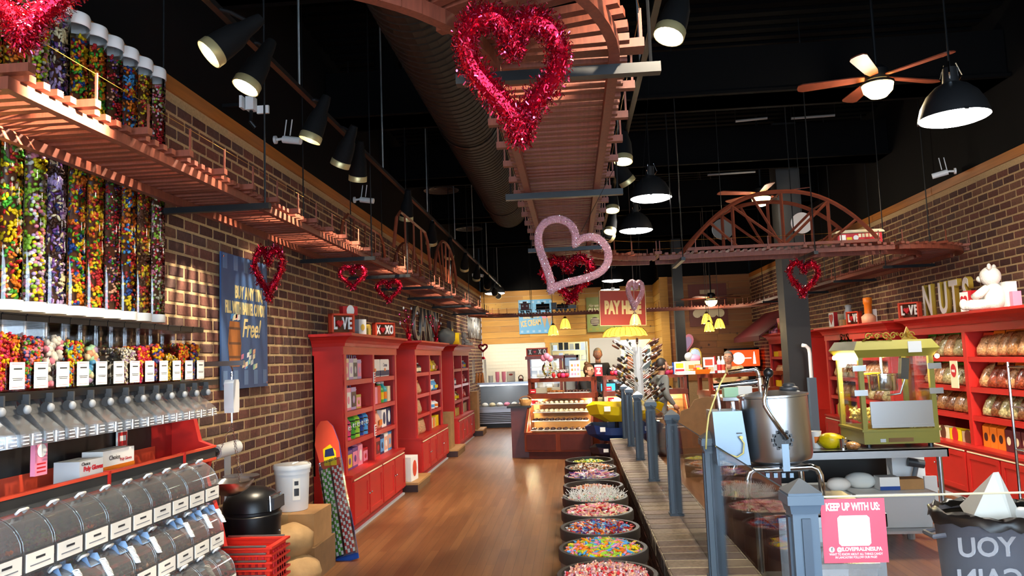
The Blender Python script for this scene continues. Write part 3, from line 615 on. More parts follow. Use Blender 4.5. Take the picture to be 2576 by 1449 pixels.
# ================================================================ hearts
def heart_pts(n=44, w=1.0):
    out = []
    for i in range(n):
        a = 2*PI*i/n; x = 16*math.sin(a)**3; z = 13*math.cos(a)-5*math.cos(2*a)-2*math.cos(3*a)-math.cos(4*a)
        out.append(Vector((x/16*.5*w, 0, (z+2.5)/17*.5)))
    return out
def tinsel_mesh(seed, n, thick, fl=.035):
    random.seed(seed); H = heart_pts(60); mb = MB()
    mb.tube(H, thick*.55, 8, 0, closed=True)
    for i in range(n):
        p = H[random.randrange(60)]+Vector((rnd(-.01, .01), 0, rnd(-.01, .01)))
        d = Vector((rnd(-1, 1), rnd(-1, 1), rnd(-1, 1))).normalized(); q = p+d*thick*rnd(.45, 1.0)
        e = Vector((rnd(-1, 1), rnd(-1, 1), rnd(-1, 1))).normalized(); s = e.cross(d)
        if s.length < .1: continue
        s.normalize(); L = fl*rnd(.5, 1.2); wd = fl*.14
        if i % 14 == 0:
            e2 = s.cross(e.cross(s)).normalized() if False else e.cross(s).normalized(); r = fl*.3
            mb.add([q+(s*math.cos(k*PI/4)+e2*math.sin(k*PI/4))*r for k in range(8)], [list(range(8))], 1 if i % 3 else 0)
        else: mb.add([q-s*wd, q+s*wd, q+e*L+s*wd, q+e*L-s*wd], [(0, 1, 2, 3)], (0, 0, 0, 2, 1)[i % 5])
    return mb.mesh('garland', ['tinsel', 'tinsel_pink', 'tinsel_dark'], recalc=False)
TM = [tinsel_mesh(1, 17000, .15, .032), tinsel_mesh(2, 2600, .13, .07), tinsel_mesh(3, 2400, .13, .07)]
def heart(p, size, label, m, rz=0, wx=1, tilt=0, up=None, yaw=None):
    t = thing('tinsel_heart', label, 'heart decoration', p, group='red tinsel hearts'); t.rotation_euler = (0, tilt, rz)
    put('garland', TM[m], parent=t, scale=(size*wx, size, size))
    L = (up or TZ-.02)-p[2]-size*.32
    if L > .01: MB().cyl((0, 0, size*.3), (0, 0, size*.3+L), .0018, n=4).build('cord', 'black_metal', t)
    return t
def hc(x, y, Y): return at(x, y, Y=Y)
heart(hc(1297, 188, 2.05), .375, 'big red tinsel heart hanging below the middle trestle', 0, wx=.74, tilt=-.05, rz=.45)
heart(hc(62, -38, 2.3), .42, 'red tinsel heart cut off by the top left corner', 0, wx=.85, rz=.2)
heart(hc(1432, 703, 6.9), .43, 'red tinsel heart behind the pink glitter heart', 1, tilt=-.08, rz=.2)
heart(hc(676, 688, 5.4), .4, 'narrow red tinsel heart overlapping the blue barrel candy sign', 1, wx=.52)
heart(hc(887, 698, 6.7), .225, 'red tinsel heart below the left trestle over the nearest cabinet', 2)
heart(hc(978, 733, 8.0), .245, 'red tinsel heart below the left trestle farther back', 2)
heart(hc(2021, 702, 8.0), .38, 'red tinsel heart in front of the black column', 1, wx=.75, tilt=.1)
def glit(p, size, label, wx, tilt, rz, thick, up=TZ+.03):
    t = thing('glitter_heart', label, 'heart decoration', p, group='pink glitter hearts'); t.rotation_euler = (0, tilt, rz)
    H = [Vector((q.x*size*wx, 0, q.z*size)) for q in heart_pts(64)]
    MB().tube(H, thick, 14, closed=True).build('tube', 'glitter', t, smooth=True)
    fl = MB(); random.seed(5)
    for i in range(1400):
        p0 = random.choice(H); d = Vector((rnd(-1, 1), rnd(-1, 1), rnd(-1, 1))).normalized(); q = p0+d*thick*.98; s = d.orthogonal().normalized(); e = d.cross(s)
        a = rnd(0, 6); s, e = s*math.cos(a)+e*math.sin(a), e*math.cos(a)-s*math.sin(a); n = d*.002; w = thick*rnd(.06, .16)
        fl.add([q+n-s*w-e*w*rnd(-.5, .5), q+n+e*w+d*.003, q+n+s*w, q+n-e*w], [(0, 1, 2, 3)])
    fl.build('glitter_flakes', 'glitter_silver', t, recalc=False)['kind'] = 'stuff'
    MB().cyl((0, 0, size*.4), (0, 0, up-p[2]), .0015, n=4).build('cord', 'black_metal', t)
glit(hc(1425, 655, 3.9), .42, 'large pink glitter heart hung tilted under the middle trestle', .92, .52, .2, .021)
glit(hc(1597, 743, 7.6), .31, 'small pink glitter heart in front of the PAY HERE sign', .46, .12, .2, .026, up=ZC)
# ================================================================ bulk candy fixture on the left
random.seed(11)
CANDY = dict(mix=['candyred', 'yellow', 'green', 'orange', 'cream'], pastel=['pink', 'yellow', 'lime', 'lilac', 'white', 'purple'], dark=['purple', 'choc', 'lilac', 'cream', 'navy'], citrus=['yellow', 'orange', 'candyred', 'green', 'blue'], warm=['orange', 'candyred', 'yellow', 'green', 'orange'], berry=['purple', 'candyred', 'peach', 'choc', 'green'], sour=['orange', 'blue', 'yellow', 'candyred', 'sky'], autumn=['orange', 'yellow', 'brown', 'candyred', 'gold'], white=['white', 'pink', 'candyred', 'lime', 'cream'], gum=['white', 'white', 'lightgrey', 'white', 'pink'], rain=['sky', 'orange', 'yellow', 'lime', 'candyred'], egg=['peach', 'mint', 'cream', 'lilac', 'sky'], clearc=['cream', 'white', 'lightgrey', 'lilac', 'white'], red=['candyred', 'orange', 'hotpink', 'candyred', 'yellow'], gball=['candyred', 'orange', 'blue', 'yellow', 'purple'], lemon=['yellow', 'yellow', 'gold', 'yellow', 'cream'], chew=['orange', 'candyred', 'yellow', 'green', 'orange'], ball=['green', 'candyred', 'blue', 'orange', 'pink'])
OCT = [(1, 0, 0), (-1, 0, 0), (0, 1, 0), (0, -1, 0), (0, 0, 1), (0, 0, -1)]
OCF = [(0, 2, 4), (2, 1, 4), (1, 3, 4), (3, 0, 4), (2, 0, 5), (1, 2, 5), (3, 1, 5), (0, 3, 5)]
_bm = bmesh.new(); bmesh.ops.create_icosphere(_bm, subdivisions=1, radius=1); ICV = [tuple(v.co) for v in _bm.verts]; _bm.verts.index_update(); ICF = [[v.index for v in f.verts] for f in _bm.faces]; _bm.free()
_bm = bmesh.new(); bmesh.ops.create_icosphere(_bm, subdivisions=2, radius=1); IC2V = [tuple(v.co) for v in _bm.verts]; _bm.verts.index_update(); IC2F = [[v.index for v in f.verts] for f in _bm.faces]; _bm.free()
def rrot(): return Euler((rnd(0, 6), rnd(0, 6), rnd(0, 6))).to_matrix().to_4x4()
def piece(mb, p, r, mi, ico=True):
    T = Matrix.Translation(p)@rrot()@Matrix.Diagonal((*r, 1))
    mb.add(ICV if ico else OCT, ICF if ico else OCF, mi, T)
# -- tall tubes
TUX, TUR, TUP = -2.425, .071, .1462
tube_v = [('mix', (.02, .012, .009)), ('pastel', (.015, .015, .015)), ('dark', (.026, .01, .01)), ('citrus', (.02, .013, .01)), ('warm', (.02, .014, .01)), ('berry', (.011, .011, .011)), ('sour', (.018, .013, .01)), ('autumn', (.018, .014, .01)), ('white', (.014, .012, .009))]
TB = [MB().lathe([(TUR, 0), (TUR, 1.4)], 24).mesh('tube_wall', 'acrylic', True), MB().lathe([(.001, -.045), (TUR+.002, -.045), (TUR+.004, -.03), (TUR+.004, 0), (.001, 0)], 24).mesh('base_cap', 'white_plastic', 40), MB().lathe([(.001, 1.47), (TUR, 1.47), (TUR+.004, 1.46), (TUR+.004, 1.41), (TUR, 1.405)], 24).mesh('top_cap', 'white_plastic', 40)]
names = ['green and orange candies, ninth from the right', 'pastel candy balls', 'purple and black candies', 'yellow and orange candies', 'orange and red candies', 'small dark berry candies', 'orange and blue candies', 'autumn coloured candies', 'white and pink candies, nearest the bare bricks']
order = [8, 7, 6, 5, 4, 3, 2, 1, 0]
for k in range(10):
    y = 4.28-TUP*k; vi = order[k] if k < 9 else 0
    pal, sz = tube_v[vi]
    t = thing('candy_tube', 'tall clear tube of '+(names[vi] if k < 9 else 'green and orange candies at the left edge'), 'candy tube', (TUX, y, 1.93), group='tall candy tubes on the left wall')
    for n, m in zip(('tube_wall', 'base_cap', 'top_cap'), TB): put(n, m, parent=t)
    mb = MB(); a = sz[0]; n = int(2.6*TUR*PI*1.36/(a*sz[1]*3.3))
    sz = tuple(q*.7 for q in sz)
    for i in range(min(int(n*2.2), 1500)):
        an = rnd(-PI, PI*.45) if rnd(0, 1) < .95 else rnd(-PI, PI); rr = TUR-max(sz)*.75-rnd(0, .012)
        z = rnd(.005, 1.36)
        piece(mb, (rr*math.cos(an), rr*math.sin(an), z), [s*rnd(.85, 1.1) for s in sz], (random.randrange(5) if noise.noise((z*9, an, vi)) < .1 else int(2+noise.noise((z*5, vi, 3))*4) % 5))
    mb.lathe([(.001, .0), (TUR-.03, 0), (TUR-.03, 1.34), (.001, 1.36)], 12, mi=5)  # dark core: shade in the gaps between candies put into the colour
    o = mb.build('candy', CANDY[pal][:5]+['brown'], t, smooth=True, recalc=False); o['kind'] = 'stuff'
# -- gravity bins with chutes
BX0, BX1, BZ0, BZ1, BP = -2.25, -2.06, 1.545, 1.81, .1283
bw = BP*.93
GB = dict(body=MB().bx(BX0, BX1, -bw/2, bw/2, 0, BZ1-BZ0).mesh('bin_wall', 'acrylic'), lid=MB().bx(BX0-.004, BX1+.004, -bw/2-.002, bw/2+.002, BZ1-BZ0, BZ1-BZ0+.022).bx(BX0, BX1+.008, -bw/2, bw/2, BZ1-BZ0+.022, BZ1-BZ0+.028).mesh('lid', 'black_plastic'))
SQ = lambda vs: [(x, y, z*.64) for x, y, z in vs]
m = MB(); m.taper((BX1-.09, 0, -.03), (.13, bw*.86), (BX1-.045, 0, -.13), (.1, bw*.6)); m.v = SQ(m.v); GB['chute'] = m.mesh('chute', 'frosty')
m = MB(); m.taper((BX1-.045, 0, -.13), (.1, bw*.6), (BX1+.03, 0, -.235), (.1, bw*.86)).taper((BX1+.03, 0, -.235), (.1, bw*.86), (BX1+.035, 0, -.305), (.1, bw*.9)); m.v = SQ(m.v); GB['spout'] = m.mesh('spout', 'frosty')
m = MB()
for i in range(3):
    for s in (-1, 1): m.box((BX1+.086, s*bw*.28, -.25-i*.02), (.004, bw*.22, .006))
m.box((BX1+.086, 0, -.27), (.004, .004, .065)); m.v = SQ(m.v); GB['rib'] = m.mesh('spout_ribs', 'white_plastic')
GB['lever'] = MB().cyl((BX1+.03, bw*.12, -.065), (BX1+.03, bw*.3, -.065), .02, n=14).box((BX1+.03, bw*.3, -.04), (.03, .008, .06)).mesh('lever', 'darkgrey', 40)
GB['knob'] = MB().sph((BX1+.055, bw*.1, -.066), (.012, .017, .017), 12, 8).mesh('knob', 'grey', True)
m = MB(); m.box((BX1+.008, .018, .06), (.004, bw*.62, .1)); GB['tag'] = m.mesh('price_tag', 'paper')
bins = [('red', (.011, .006, .006), .78, 'rainbow tablet sweets'), ('ball', (.0085,)*3, .74, 'small rainbow gumballs'), ('gum', (.017,)*3, .74, 'white golf-ball gum'), ('rain', (.011, .009, .006), .7, 'blue and orange gummies'), ('egg', (.019,)*3, .62, 'pastel speckled eggs'), (None, None, 0, 'hardly any candy left'), ('clearc', (.007, .006, .005), .6, 'pale tiny sweets'), ('red', (.01,)*3, .64, 'red and orange sour balls'), ('gball', (.013,)*3, .66, 'mixed large gumballs and a red stem'), ('lemon', (.006, .005, .005), .5, 'yellow lemon drops'), ('chew', (.011, .008, .006), .7, 'orange chewy sweets'), ('gball', (.013,)*3, .72, 'dark gumballs at the right end')]
bins = bins[::-1]
for k in range(13):
    y = 4.17-BP/2-BP*k; pal, sz, fill, nm = bins[min(k, 11)]
    t = thing('gravity_bin', 'clear gravity bin with black lid holding '+nm if k < 12 else 'clear gravity bin with black lid at the left edge', 'candy bin', (0, y, BZ0), group='clear gravity bins in a row')
    for n, me in (('bin_wall', GB['body']), ('lid', GB['lid']), ('price_tag', GB['tag']), ('chute', GB['chute']), ('spout', GB['spout']), ('spout_ribs', GB['rib']), ('lever', GB['lever']), ('knob', GB['knob'])): put(n, me, parent=t)
    for z, f, hh in ((.085, .36, .006), (.05, .46, .0025), (.044, .4, .0025)): MB().box((BX1+.0105, .018, z), (.001, bw*f, hh)).build('print', 'darkgrey', t)
    for z in (.104, .018): MB().box((BX1+.0105, .018, z), (.001, bw*.5, .0012)).build('print_border', 'candyred', t)
    if pal:
        mb = MB(); H = (BZ1-BZ0)*fill
        V = (BX1-BX0)*bw*H; n = min(420, int(.5*V/(sz[0]*sz[1]*sz[2]*4.2)*.7))
        for i in range(n):
            s = rnd(0, 1); e = max(sz)
            if s < .62: p = (BX1-e-rnd(0, .015), rnd(-bw/2+e, bw/2-e), rnd(e, H))
            elif s < .85: p = (rnd(BX0+e, BX1-e), bw/2*random.choice((-1, -1, 1))*.999-0*e, rnd(e, H)); p = (p[0], max(-bw/2+e, min(bw/2-e, p[1])), p[2])
            else: p = (rnd(BX0+e, BX1-e), rnd(-bw/2+e, bw/2-e), H+rnd(-.01, .012))
            piece(mb, p, sz, random.randrange(5))
        mb.bx(BX0+.03, BX1-.035, -bw/2+.03, bw/2-.03, .005, H-.02, 1)
        mb.build('candy', CANDY[pal], t, smooth=True, recalc=False)['kind'] = 'stuff'
# -- red fixture that carries them
fx = thing('candy_fixture', 'red bulk candy fixture with black panels under the clear bins', 'candy fixture', (-2.3, 3.2, 0))
F0, F1 = 2.0, 4.32
MB().bx(-2.34, -2.3, F0, F1-.04, .1, 1.5).bx(-2.3, -2.29, F0, F1-.04, .1, .95).build('back_panel', 'red_dark', fx, True)
MB().bx(-2.299, -2.285, F0, F1-.28, 1.2, 1.47).build('black_panel', 'black_plastic', fx, True)
MB().prism([(-2.45, 1.52), (-2.22, 1.52), (-2.14, 1.2), (-2.06, 1.17), (-2.1, 1.0), (-2.02, .75), (-1.96, .45), (-1.88, .1), (-2.45, .1)], F1-.04, F1, 'y').build('end_panel', 'red', fx, True)
MB().bx(-2.26, -2.04, F0, F1, 1.515, 1.545).build('bin_rail', 'black_plastic', fx, True)
MB().bx(-2.3, -2.06, F0, F1, 1.09, 1.1).build('shelf', 'red', fx, True)
MB().bx(-2.075, -2.055, F0, F1, 1.09, 1.105).bx(-2.075, -2.055, F0, F1, 1.16, 1.172).build('shelf_lip', 'tomato', fx, True)
MB().bx(-2.07, -2.06, F0, F1, 1.105, 1.16).build('label_strip', 'cloth_dark', fx, True)
for y in (2.62, 3.29, 3.95): MB().bx(-2.08, -2.05, y, y+.012, 1.088, 1.175).build('strip_divider', 'red', fx, True)
MB().bx(-2.285, -2.28, F0, F1-.25, 1.1, 1.2).build('back_strip', 'tomato', fx, True)
MB().bx(-2.4, -1.95, F0, F1-.04, .08, .14).build('plinth', 'red_dark', fx, True)
for y in (2.5, 3.1, 3.75): MB().bx(-2.3, -2.26, y, y+.05, .14, 1.09).build('upright', 'black_plastic', fx, True)
# -- rows of scoop bins with curved lids
def scoop_mats(): pass
SB = {}
prof = [(-.3, .0), (-.05, -.1), (0, -.02), (.0, .05)]
lid = [(0.0, .05)]+[(-.02-.16*(1-math.cos(a)) if False else -.17+.17*math.cos(a), .055+.13*math.sin(a)) for a in [i*PI/2/7 for i in range(8)]]+[(-.33, .185)]
SP = .165; sw = SP*.96
def ribbon(mb, pr, y0, y1, mi=0):
    mb.add([(x, y, z) for x, z in pr for y in (y0, y1)], [(2*i, 2*i+1, 2*i+3, 2*i+2) for i in range(len(pr)-1)], mi); return mb
m = MB(); ribbon(m, lid, -sw/2, sw/2); SB['lid'] = m.mesh('curved_lid', 'acrylic_hazy', True)
m = MB()
for s in (-1, 1):
    y = s*sw/2
    L = lid+[(-.33, -.06), (-.08, -.13), (0, -.03)]
    m.add([(x, y, z) for x, z in L], [list(range(len(L)))])
m.add([(x, y, z) for x, z in ((0, .05), (0, -.03), (-.08, -.13), (-.33, -.06)) for y in (-sw/2, sw/2)], [(0, 1, 3, 2), (2, 3, 5, 4), (4, 5, 7, 6)])
SB['body'] = m.mesh('bin_body', 'acrylic_hazy')
SB['edge'] = MB().tube([(x, 0, z) for x, z in lid[:-1]], .002, 5).mesh('lid_edge', 'frosty', True)
SB['label'] = MB().box((.006, 0, .012), (.003, sw*.9, .062)).mesh('label_card', 'paper')
SB['strip'] = MB().box((.003, 0, .012), (.004, sw, .078)).mesh('label_holder', 'frosty')
SB['pr0'] = MB().box((.008, .0, .022), (.001, sw*.3, .008)).mesh('print', 'darkgrey'); SB['pr1'] = MB().box((.008, 0, .0), (.001, sw*.66, .004)).mesh('print', 'grey')
SB['handle'] = MB().tube([(-.075, -.02, .172), (-.06, -.02, .186), (-.06, .02, .186), (-.075, .02, .172)], .006, 6).mesh('lid_handle', 'white_plastic', True)
SB['hinge'] = MB().cyl((-.165, sw*.3, .187), (-.165, sw*.42, .187), .006, n=8).mesh('hinge', 'white_plastic')
mat('sky_grey', '7d9bc0', .4)
SB['scoop'] = MB().add([(.02, -.035, -.06), (.02, .035, -.06), (-.06, -.03, -.045), (-.06, .03, -.045), (.0, -.035, -.02), (.0, .035, -.02), (-.06, -.02, -.02), (-.06, .02, -.02)], [(0, 1, 3, 2), (0, 2, 6, 4), (1, 5, 7, 3), (2, 3, 7, 6)]).mesh('scoop', 'sky_grey')
m = MB(); m.tube([(.02+.012*math.cos(i*1.3)+.0006*i, .035+.012*math.sin(i*1.3), -.045-.0011*i) for i in range(60)], .0032, 5); SB['cord'] = m.mesh('coiled_cord', 'white_plastic', True)
fills = ['orange', 'brown', None, 'brown', None, 'orange', 'peach', 'lime', 'orange', 'candyred', 'brown']
mat('heap_orange', 'c9742a', .6, noise=.3, nscale=60, bump=1); mat('heap_brown', '6a3d28', .6, noise=.3, nscale=60, bump=1)
ordinal = ['first', 'second', 'third', 'fourth', 'fifth', 'sixth', 'seventh', 'eighth', 'ninth', 'tenth', 'eleventh']
for row, (X, Z, y1, n) in enumerate(((-1.93, .94, 4.08, 11), (-1.875, .71, 4.02, 10), (-1.8, .5, 4.0, 9))):
    for k in range(n):
        y = y1-SP/2-SP*k
        t = thing('scoop_bin', 'clear curved-lid scoop bin, %s from the right in the %s row' % (ordinal[k], ('top', 'middle', 'bottom')[row]), 'candy bin', (X, y, Z), group='clear scoop bins')
        for nm, key in (('curved_lid', 'lid'), ('bin_body', 'body'), ('label_holder', 'strip'), ('label_card', 'label'), ('print', 'pr0'), ('print', 'pr1'), ('lid_handle', 'handle'), ('hinge', 'hinge')): put(nm, SB[key], parent=t)
        for s in (-1, 1): put('lid_edge', SB['edge'], (0, s*(sw/2-.003), 0), parent=t)
        if (k+row) % 5 != 3:
            so = put('scoop', SB['scoop'], parent=t, loc=(0, rnd(-.03, .03), -.03)); put('coiled_cord', SB['cord'], parent=so)
        c = fills[(k*3+row*5) % len(fills)]
        if c:
            mb = MB(); cols = [c, 'orange', 'brown', 'cream', 'candyred']
            for i in range(230):
                x = rnd(-.3, -.02); zb = -.06+(-.07)*(max(0, min(1, (x+.33)/.25))) if x < -.08 else -.13+(x+.08)/.08*.1
                piece(mb, (x, rnd(-sw/2+.012, sw/2-.012), zb+.012+rnd(0, .11)), (.013, .01, .008), 0 if rnd(0, 1) < .6 else random.randrange(5), False)
            mb.build('candy', cols, t, recalc=False)['kind'] = 'stuff'
    MB().bx(X-.34, X-.02, F0, y1+.01, Z-.15, Z-.135).build('row_shelf', 'red_dark', fx, True)
# -- boxes of gloves and small signs
t = thing('glove_box', 'pale blue and white box of poly gloves on the red shelf', 'box', (-2.16, 3.55, 1.1))
a0, a1 = at(203, 1190, X=-2.08).y, at(262, 1190, X=-2.08).y
MB().bx(-2.2, -2.085, a0, a1, 1.1, 1.235).build('carton', 'sign_sky_pale' if 'sign_sky_pale' in MATS else 'lightgrey', t, True)
text('Poly Gloves', .028, (-2.083+2.16, (a0+a1)/2-3.55+.01, .1), FACE_L, 'candyred', t, ext=.0005, bold=.001)
text('Choice', .02, (-2.083+2.16, a0-3.55+.04, .122), FACE_L, 'black_plastic', t, ext=.0005)
b0, b1 = at(264, 1180, X=-2.12).y, at(342, 1170, X=-2.12).y
t = thing('glove_box', 'white and orange box of poly gloves behind the blue one', 'box', (-2.18, (b0+b1)/2, 1.1))
MB().bx(-2.23, -2.13, b0, b1, 1.1, 1.25).build('carton', 'white', t, True); MB().bx(-2.1299, -2.127, b0, b1, 1.1, 1.18).build('orange_band', 'orange', t, True)
text('Choice', .03, (.054, -.04, .115), FACE_L, 'black_plastic', t, ext=.0005); text('Poly Gloves', .02, (.054, .05, .1), FACE_L, 'candyred', t, ext=.0005)
p = at(306, 1115, X=-2.27); t = thing('notice_card', 'small red notice with white print on the black panel', 'sign', p)
MB().box((0, 0, 0), (.008, .085, .12)).build('border', 'white', t); MB().box((.0045, 0, 0), (.003, .075, .11)).build('card', 'candyred', t)
for z in (.025, -.025):
    for k in (-1, 0, 1): MB().box((.0065, k*.018, z), (.001, .015, .026)).build('print', 'white', t)
p = at(98, 1150, X=-2.1); t = thing('bag_sign', 'pink striped paper bag printed with a white circle, hung below the chutes', 'bag', p)
MB().bx(-.01, .01, -.035, .035, -.07, .07).build('bag', 'pink', t)
MB().lathe([(.001, .012), (.026, .012), (.026, .013), (.001, .013)], 18, T=Matrix.Translation((0, 0, .025))@Matrix.Rotation(RX90, 4, 'Y')).build('circle', 'white', t)
for k in range(3): MB().box((.0108, 0, -.025-k*.015), (.001, .05, .006)).build('print', 'candyred', t)
# ================================================================ hanging scale, paper roll, bin, baskets, boxes
SY = at(583, 1000, X=-2.1).y; SX = -2.1
arm = thing('scale_bracket', 'grey steel arm reaching from the wall to hold the scale', 'bracket', (XL, SY, at(560, 915, X=-2.2).z))
MB().bx(0, .48, -.012, .012, -.015, .015).build('arm', 'steel_brushed', arm); MB().bx(0, .012, -.04, .04, -.06, .06).build('plate', 'steel_brushed', arm)
za = arm.location.z
sc = thing('hanging_scale', 'white hanging spring scale with hook, chains and steel pan', 'scale', (SX, SY, za-.02))
zb0, zb1 = at(583, 955, X=SX).z-za+.02, at(583, 1038, X=SX).z-za+.02
MB().tube([(0, 0, .0), (.0, .012, -.02), (0, 0, -.04), (0, -.012, -.05), (0, 0, -.065), (0, .01, -.055)], .004, 6).build('hook', 'chrome', sc)
MB().cyl((0, 0, zb0-.02), (0, 0, zb0+.05), .005, n=6).build('eye', 'chrome', sc)
MB().prism([(-.035, zb1), (.035, zb1), (.042, zb1+.03), (.042, zb0-.02), (.03, zb0), (-.03, zb0), (-.042, zb0-.02), (-.042, zb1+.03)], -.03, .03, 'x').build('scale_body', 'white_plastic', sc, smooth=None)
MB().cyl((0, 0, zb1-.06), (0, 0, zb1), .006, n=6).build('lower_hook', 'chrome', sc)
zp = at(590, 1205, X=SX).z-za+.02
def chain(mb, a, b, n):
    a, b = Vector(a), Vector(b)
    for i in range(n):
        p = a.lerp(b, (i+.5)/n); d = (b-a).normalized(); s = d.orthogonal().normalized() if i % 2 else d.cross(d.orthogonal().normalized())
        L = (b-a).length/n*.7; mb.tube([p+d*L*.6*math.cos(k*PI/3)+s*.005*math.sin(k*PI/3) for k in range(6)], .0013, 4, closed=True)
for q in ((-.1, -.12, zp), (.1, -.12, zp), (0, .14, zp+.01)):
    mb = MB(); chain(mb, (0, 0, zb1-.06), q, 26); mb.build('chain', 'chrome', sc)
pan = MB(); N = 18; rows = []
for i in range(15):                              # scoop pan: round bowl with a lip that flares to one side
    u = i/14; y = -.16+.36*u; w = .13*math.sin(PI*min(1, .12+u*.95))**.6 if u < .62 else .13*(.55+.35*math.sin((u-.62)/.38*PI))
    d = -.09*math.sin(PI*min(1, u/.66))**.7 if u < .66 else .0
    rows.append([(w*math.cos(PI-PI*j/N), y, zp+d*math.sin(PI*j/N)+(.02 if u > .62 else 0)*(u-.5)) for j in range(N+1)])
pan.add([p for r in rows for p in r], [(i*(N+1)+j, i*(N+1)+j+1, (i+1)*(N+1)+j+1, (i+1)*(N+1)+j) for i in range(14) for j in range(N)])
pan.build('pan', 'steel', sc, smooth=True)
p = at(562, 1135, X=-2.3); t = thing('paper_roll', 'white paper bag roll on a black holder by the brick wall', 'paper roll', p)
MB().cyl((-.02, -.06, 0), (.03, .14, .015), .045, n=20).build('roll', 'paper', t, smooth=40); MB().cyl((-.03, -.1, -.002), (-.019, -.057, 0), .036, .028, n=18).build('holder', 'black_plastic', t, smooth=40); MB().box((.0, .06, -.22), (.004, .09, .36)).build('hanging_sheet', 'lightgrey', t); MB().bx(-.2, -.02, -.1, -.07, -.02, .02).build('bracket', 'black_metal', t)
p = at(615, 1330, X=-2.12); BR = .185; BXc, BYc = -2.16, 5.05
t = thing('waste_bin', 'black round waste bin with domed swing top', 'waste bin', (BXc, BYc, 0))
zt = at(615, 1300, Y=5.05).z
MB().lathe([(.001, 0), (BR*.92, 0), (BR*.95, .02), (BR, zt-.02), (BR, zt)], 28).build('drum', 'black_plastic', t, smooth=40)
MB().lathe([(BR+.006, zt), (BR+.006, zt+.02), (BR*.98, zt+.03), (BR*.98, zt+.045), (BR+.003, zt+.05)], 28).build('ring', 'black_plastic', t, smooth=40)
MB().lathe([(BR, zt+.05), (BR*.97, zt+.11), (BR*.8, zt+.16), (BR*.45, zt+.19), (.001, zt+.2)], 28).build('dome', 'black_plastic', t, smooth=40)
MB().prism([(-.09, zt+.055), (.09, zt+.055), (.085, zt+.13), (-.085, zt+.13)], BR*.86, BR+.002, 'x').build('flap', 'darkgrey', t); MB().tube([(BR*.9, -.1, zt+.05), (BR*.85, -.09, zt+.14), (BR*.85, .09, zt+.14), (BR*.9, .1, zt+.05)], .006, 6).build('flap_frame', 'steel', t); MB().cyl((BR-.005, 0, zt-.09), (BR+.006, 0, zt-.09), .008, n=8).build('rivet', 'chrome', t)
# stacked red shopping baskets
BK = thing('basket', '', '')
mb = MB(); a, b, h = .125, .19, .17
def brect(z, s): return [(-a*s, -b*s, z), (a*s, -b*s, z), (a*s, b*s, z), (-a*s, b*s, z)]
mb.add(brect(0, .8)+brect(h, 1), [(0, 3, 2, 1)]+[(i, (i+1) % 4, 4+(i+1) % 4, 4+i) for i in range(4)])
bk_body = mb.mesh('basket_wall', 'red_bright')
mb = MB()
for s, (x, y) in (((1, 0), (a, 0)), ((-1, 0), (-a, 0))): mb.box((x, 0, h), (.03, 2*b+.03, .012))
for s in (-1, 1): mb.box((0, s*b, h), (2*a, .03, .012))
bk_rim = mb.mesh('rim', 'red_bright')
mb = MB()
for i in range(9):
    for s in (-1, 1): mb.box((s*(a+.004), -b+.04+i*.038, h*.6), (.006, .012, .09))
for i in range(6):
    for s in (-1, 1): mb.box((-a+.04+i*.034, s*(b+.004), h*.6), (.012, .006, .09))
bk_rib = mb.mesh('ribs', 'candyred')
bk_h = MB().tube([(0, -b*.9, h+.008), (0, b*.9, h+.008)], .008, 6).mesh('handle', 'steel')
bpy.data.objects.remove(BK)
bp = at(612, 1400, Y=4.35)
for k in range(7):
    t = thing('shopping_basket', 'red plastic shopping basket, '+('top of the stack by the waste bin' if k == 6 else '%s from the floor in the stack by the waste bin' % ordinal[k]), 'basket', (bp.x-.01, 4.42, .04*k), math.radians(90), group='stacked red baskets')
    for n, me in (('basket_wall', bk_body), ('rim', bk_rim), ('ribs', bk_rib)): put(n, me, parent=t)
    for s in (-1, 1): put('handle', bk_h, (s*(a+.01), 0, 0), parent=t)
    t.children[2]['kind'] = 'stuff'
    t.location.z += at(612, 1366, Y=4.42).z-.17-.04*6-.0
bz = at(612, 1366, Y=4.42).z-.17-.24
tag(MB().bx(bp.x-.21, bp.x+.19, 4.29, 4.55, 0, bz).build('basket_stand', 'red_dark', org=(bp.x, 4.42, 0)), 'low dark red stand under the stacked baskets', 'stand')
# cartons, kraft bags, bucket
bxz = at(760, 1282, Y=6.0).z
def carton(x0, x1, y0, y1, z0, z1, label, m='cardboard', tape=True):
    t = thing('cardboard_box', label, 'box', ((x0+x1)/2, (y0+y1)/2, z0)); X, Yh, Zh = (x1-x0)/2, (y1-y0)/2, z1-z0
    MB().bx(-X, X, -Yh, Yh, 0, Zh-.002).build('carton', m, t)
    MB().bx(-X, -.002, -Yh, Yh, Zh-.002, Zh+.002).bx(.002, X, -Yh, Yh, Zh-.002, Zh+.002).build('flaps', m, t)
    if tape: MB().bx(-.025, .025, -Yh-.001, Yh+.001, Zh+.001, Zh+.003).bx(-.025, .025, -Yh-.002, -Yh, Zh*.7, Zh+.003).build('tape', 'kraft', t)
    return t
pc = at(745, 1400, Y=5.9)
carton(-2.46, -1.98, 5.75, 6.25, 0, bxz-.24, 'lower brown carton under the white bucket', 'cardboard_dark'); carton(-2.45, -2.0, 5.8, 6.22, bxz-.236, bxz, 'upper brown carton under the white bucket')
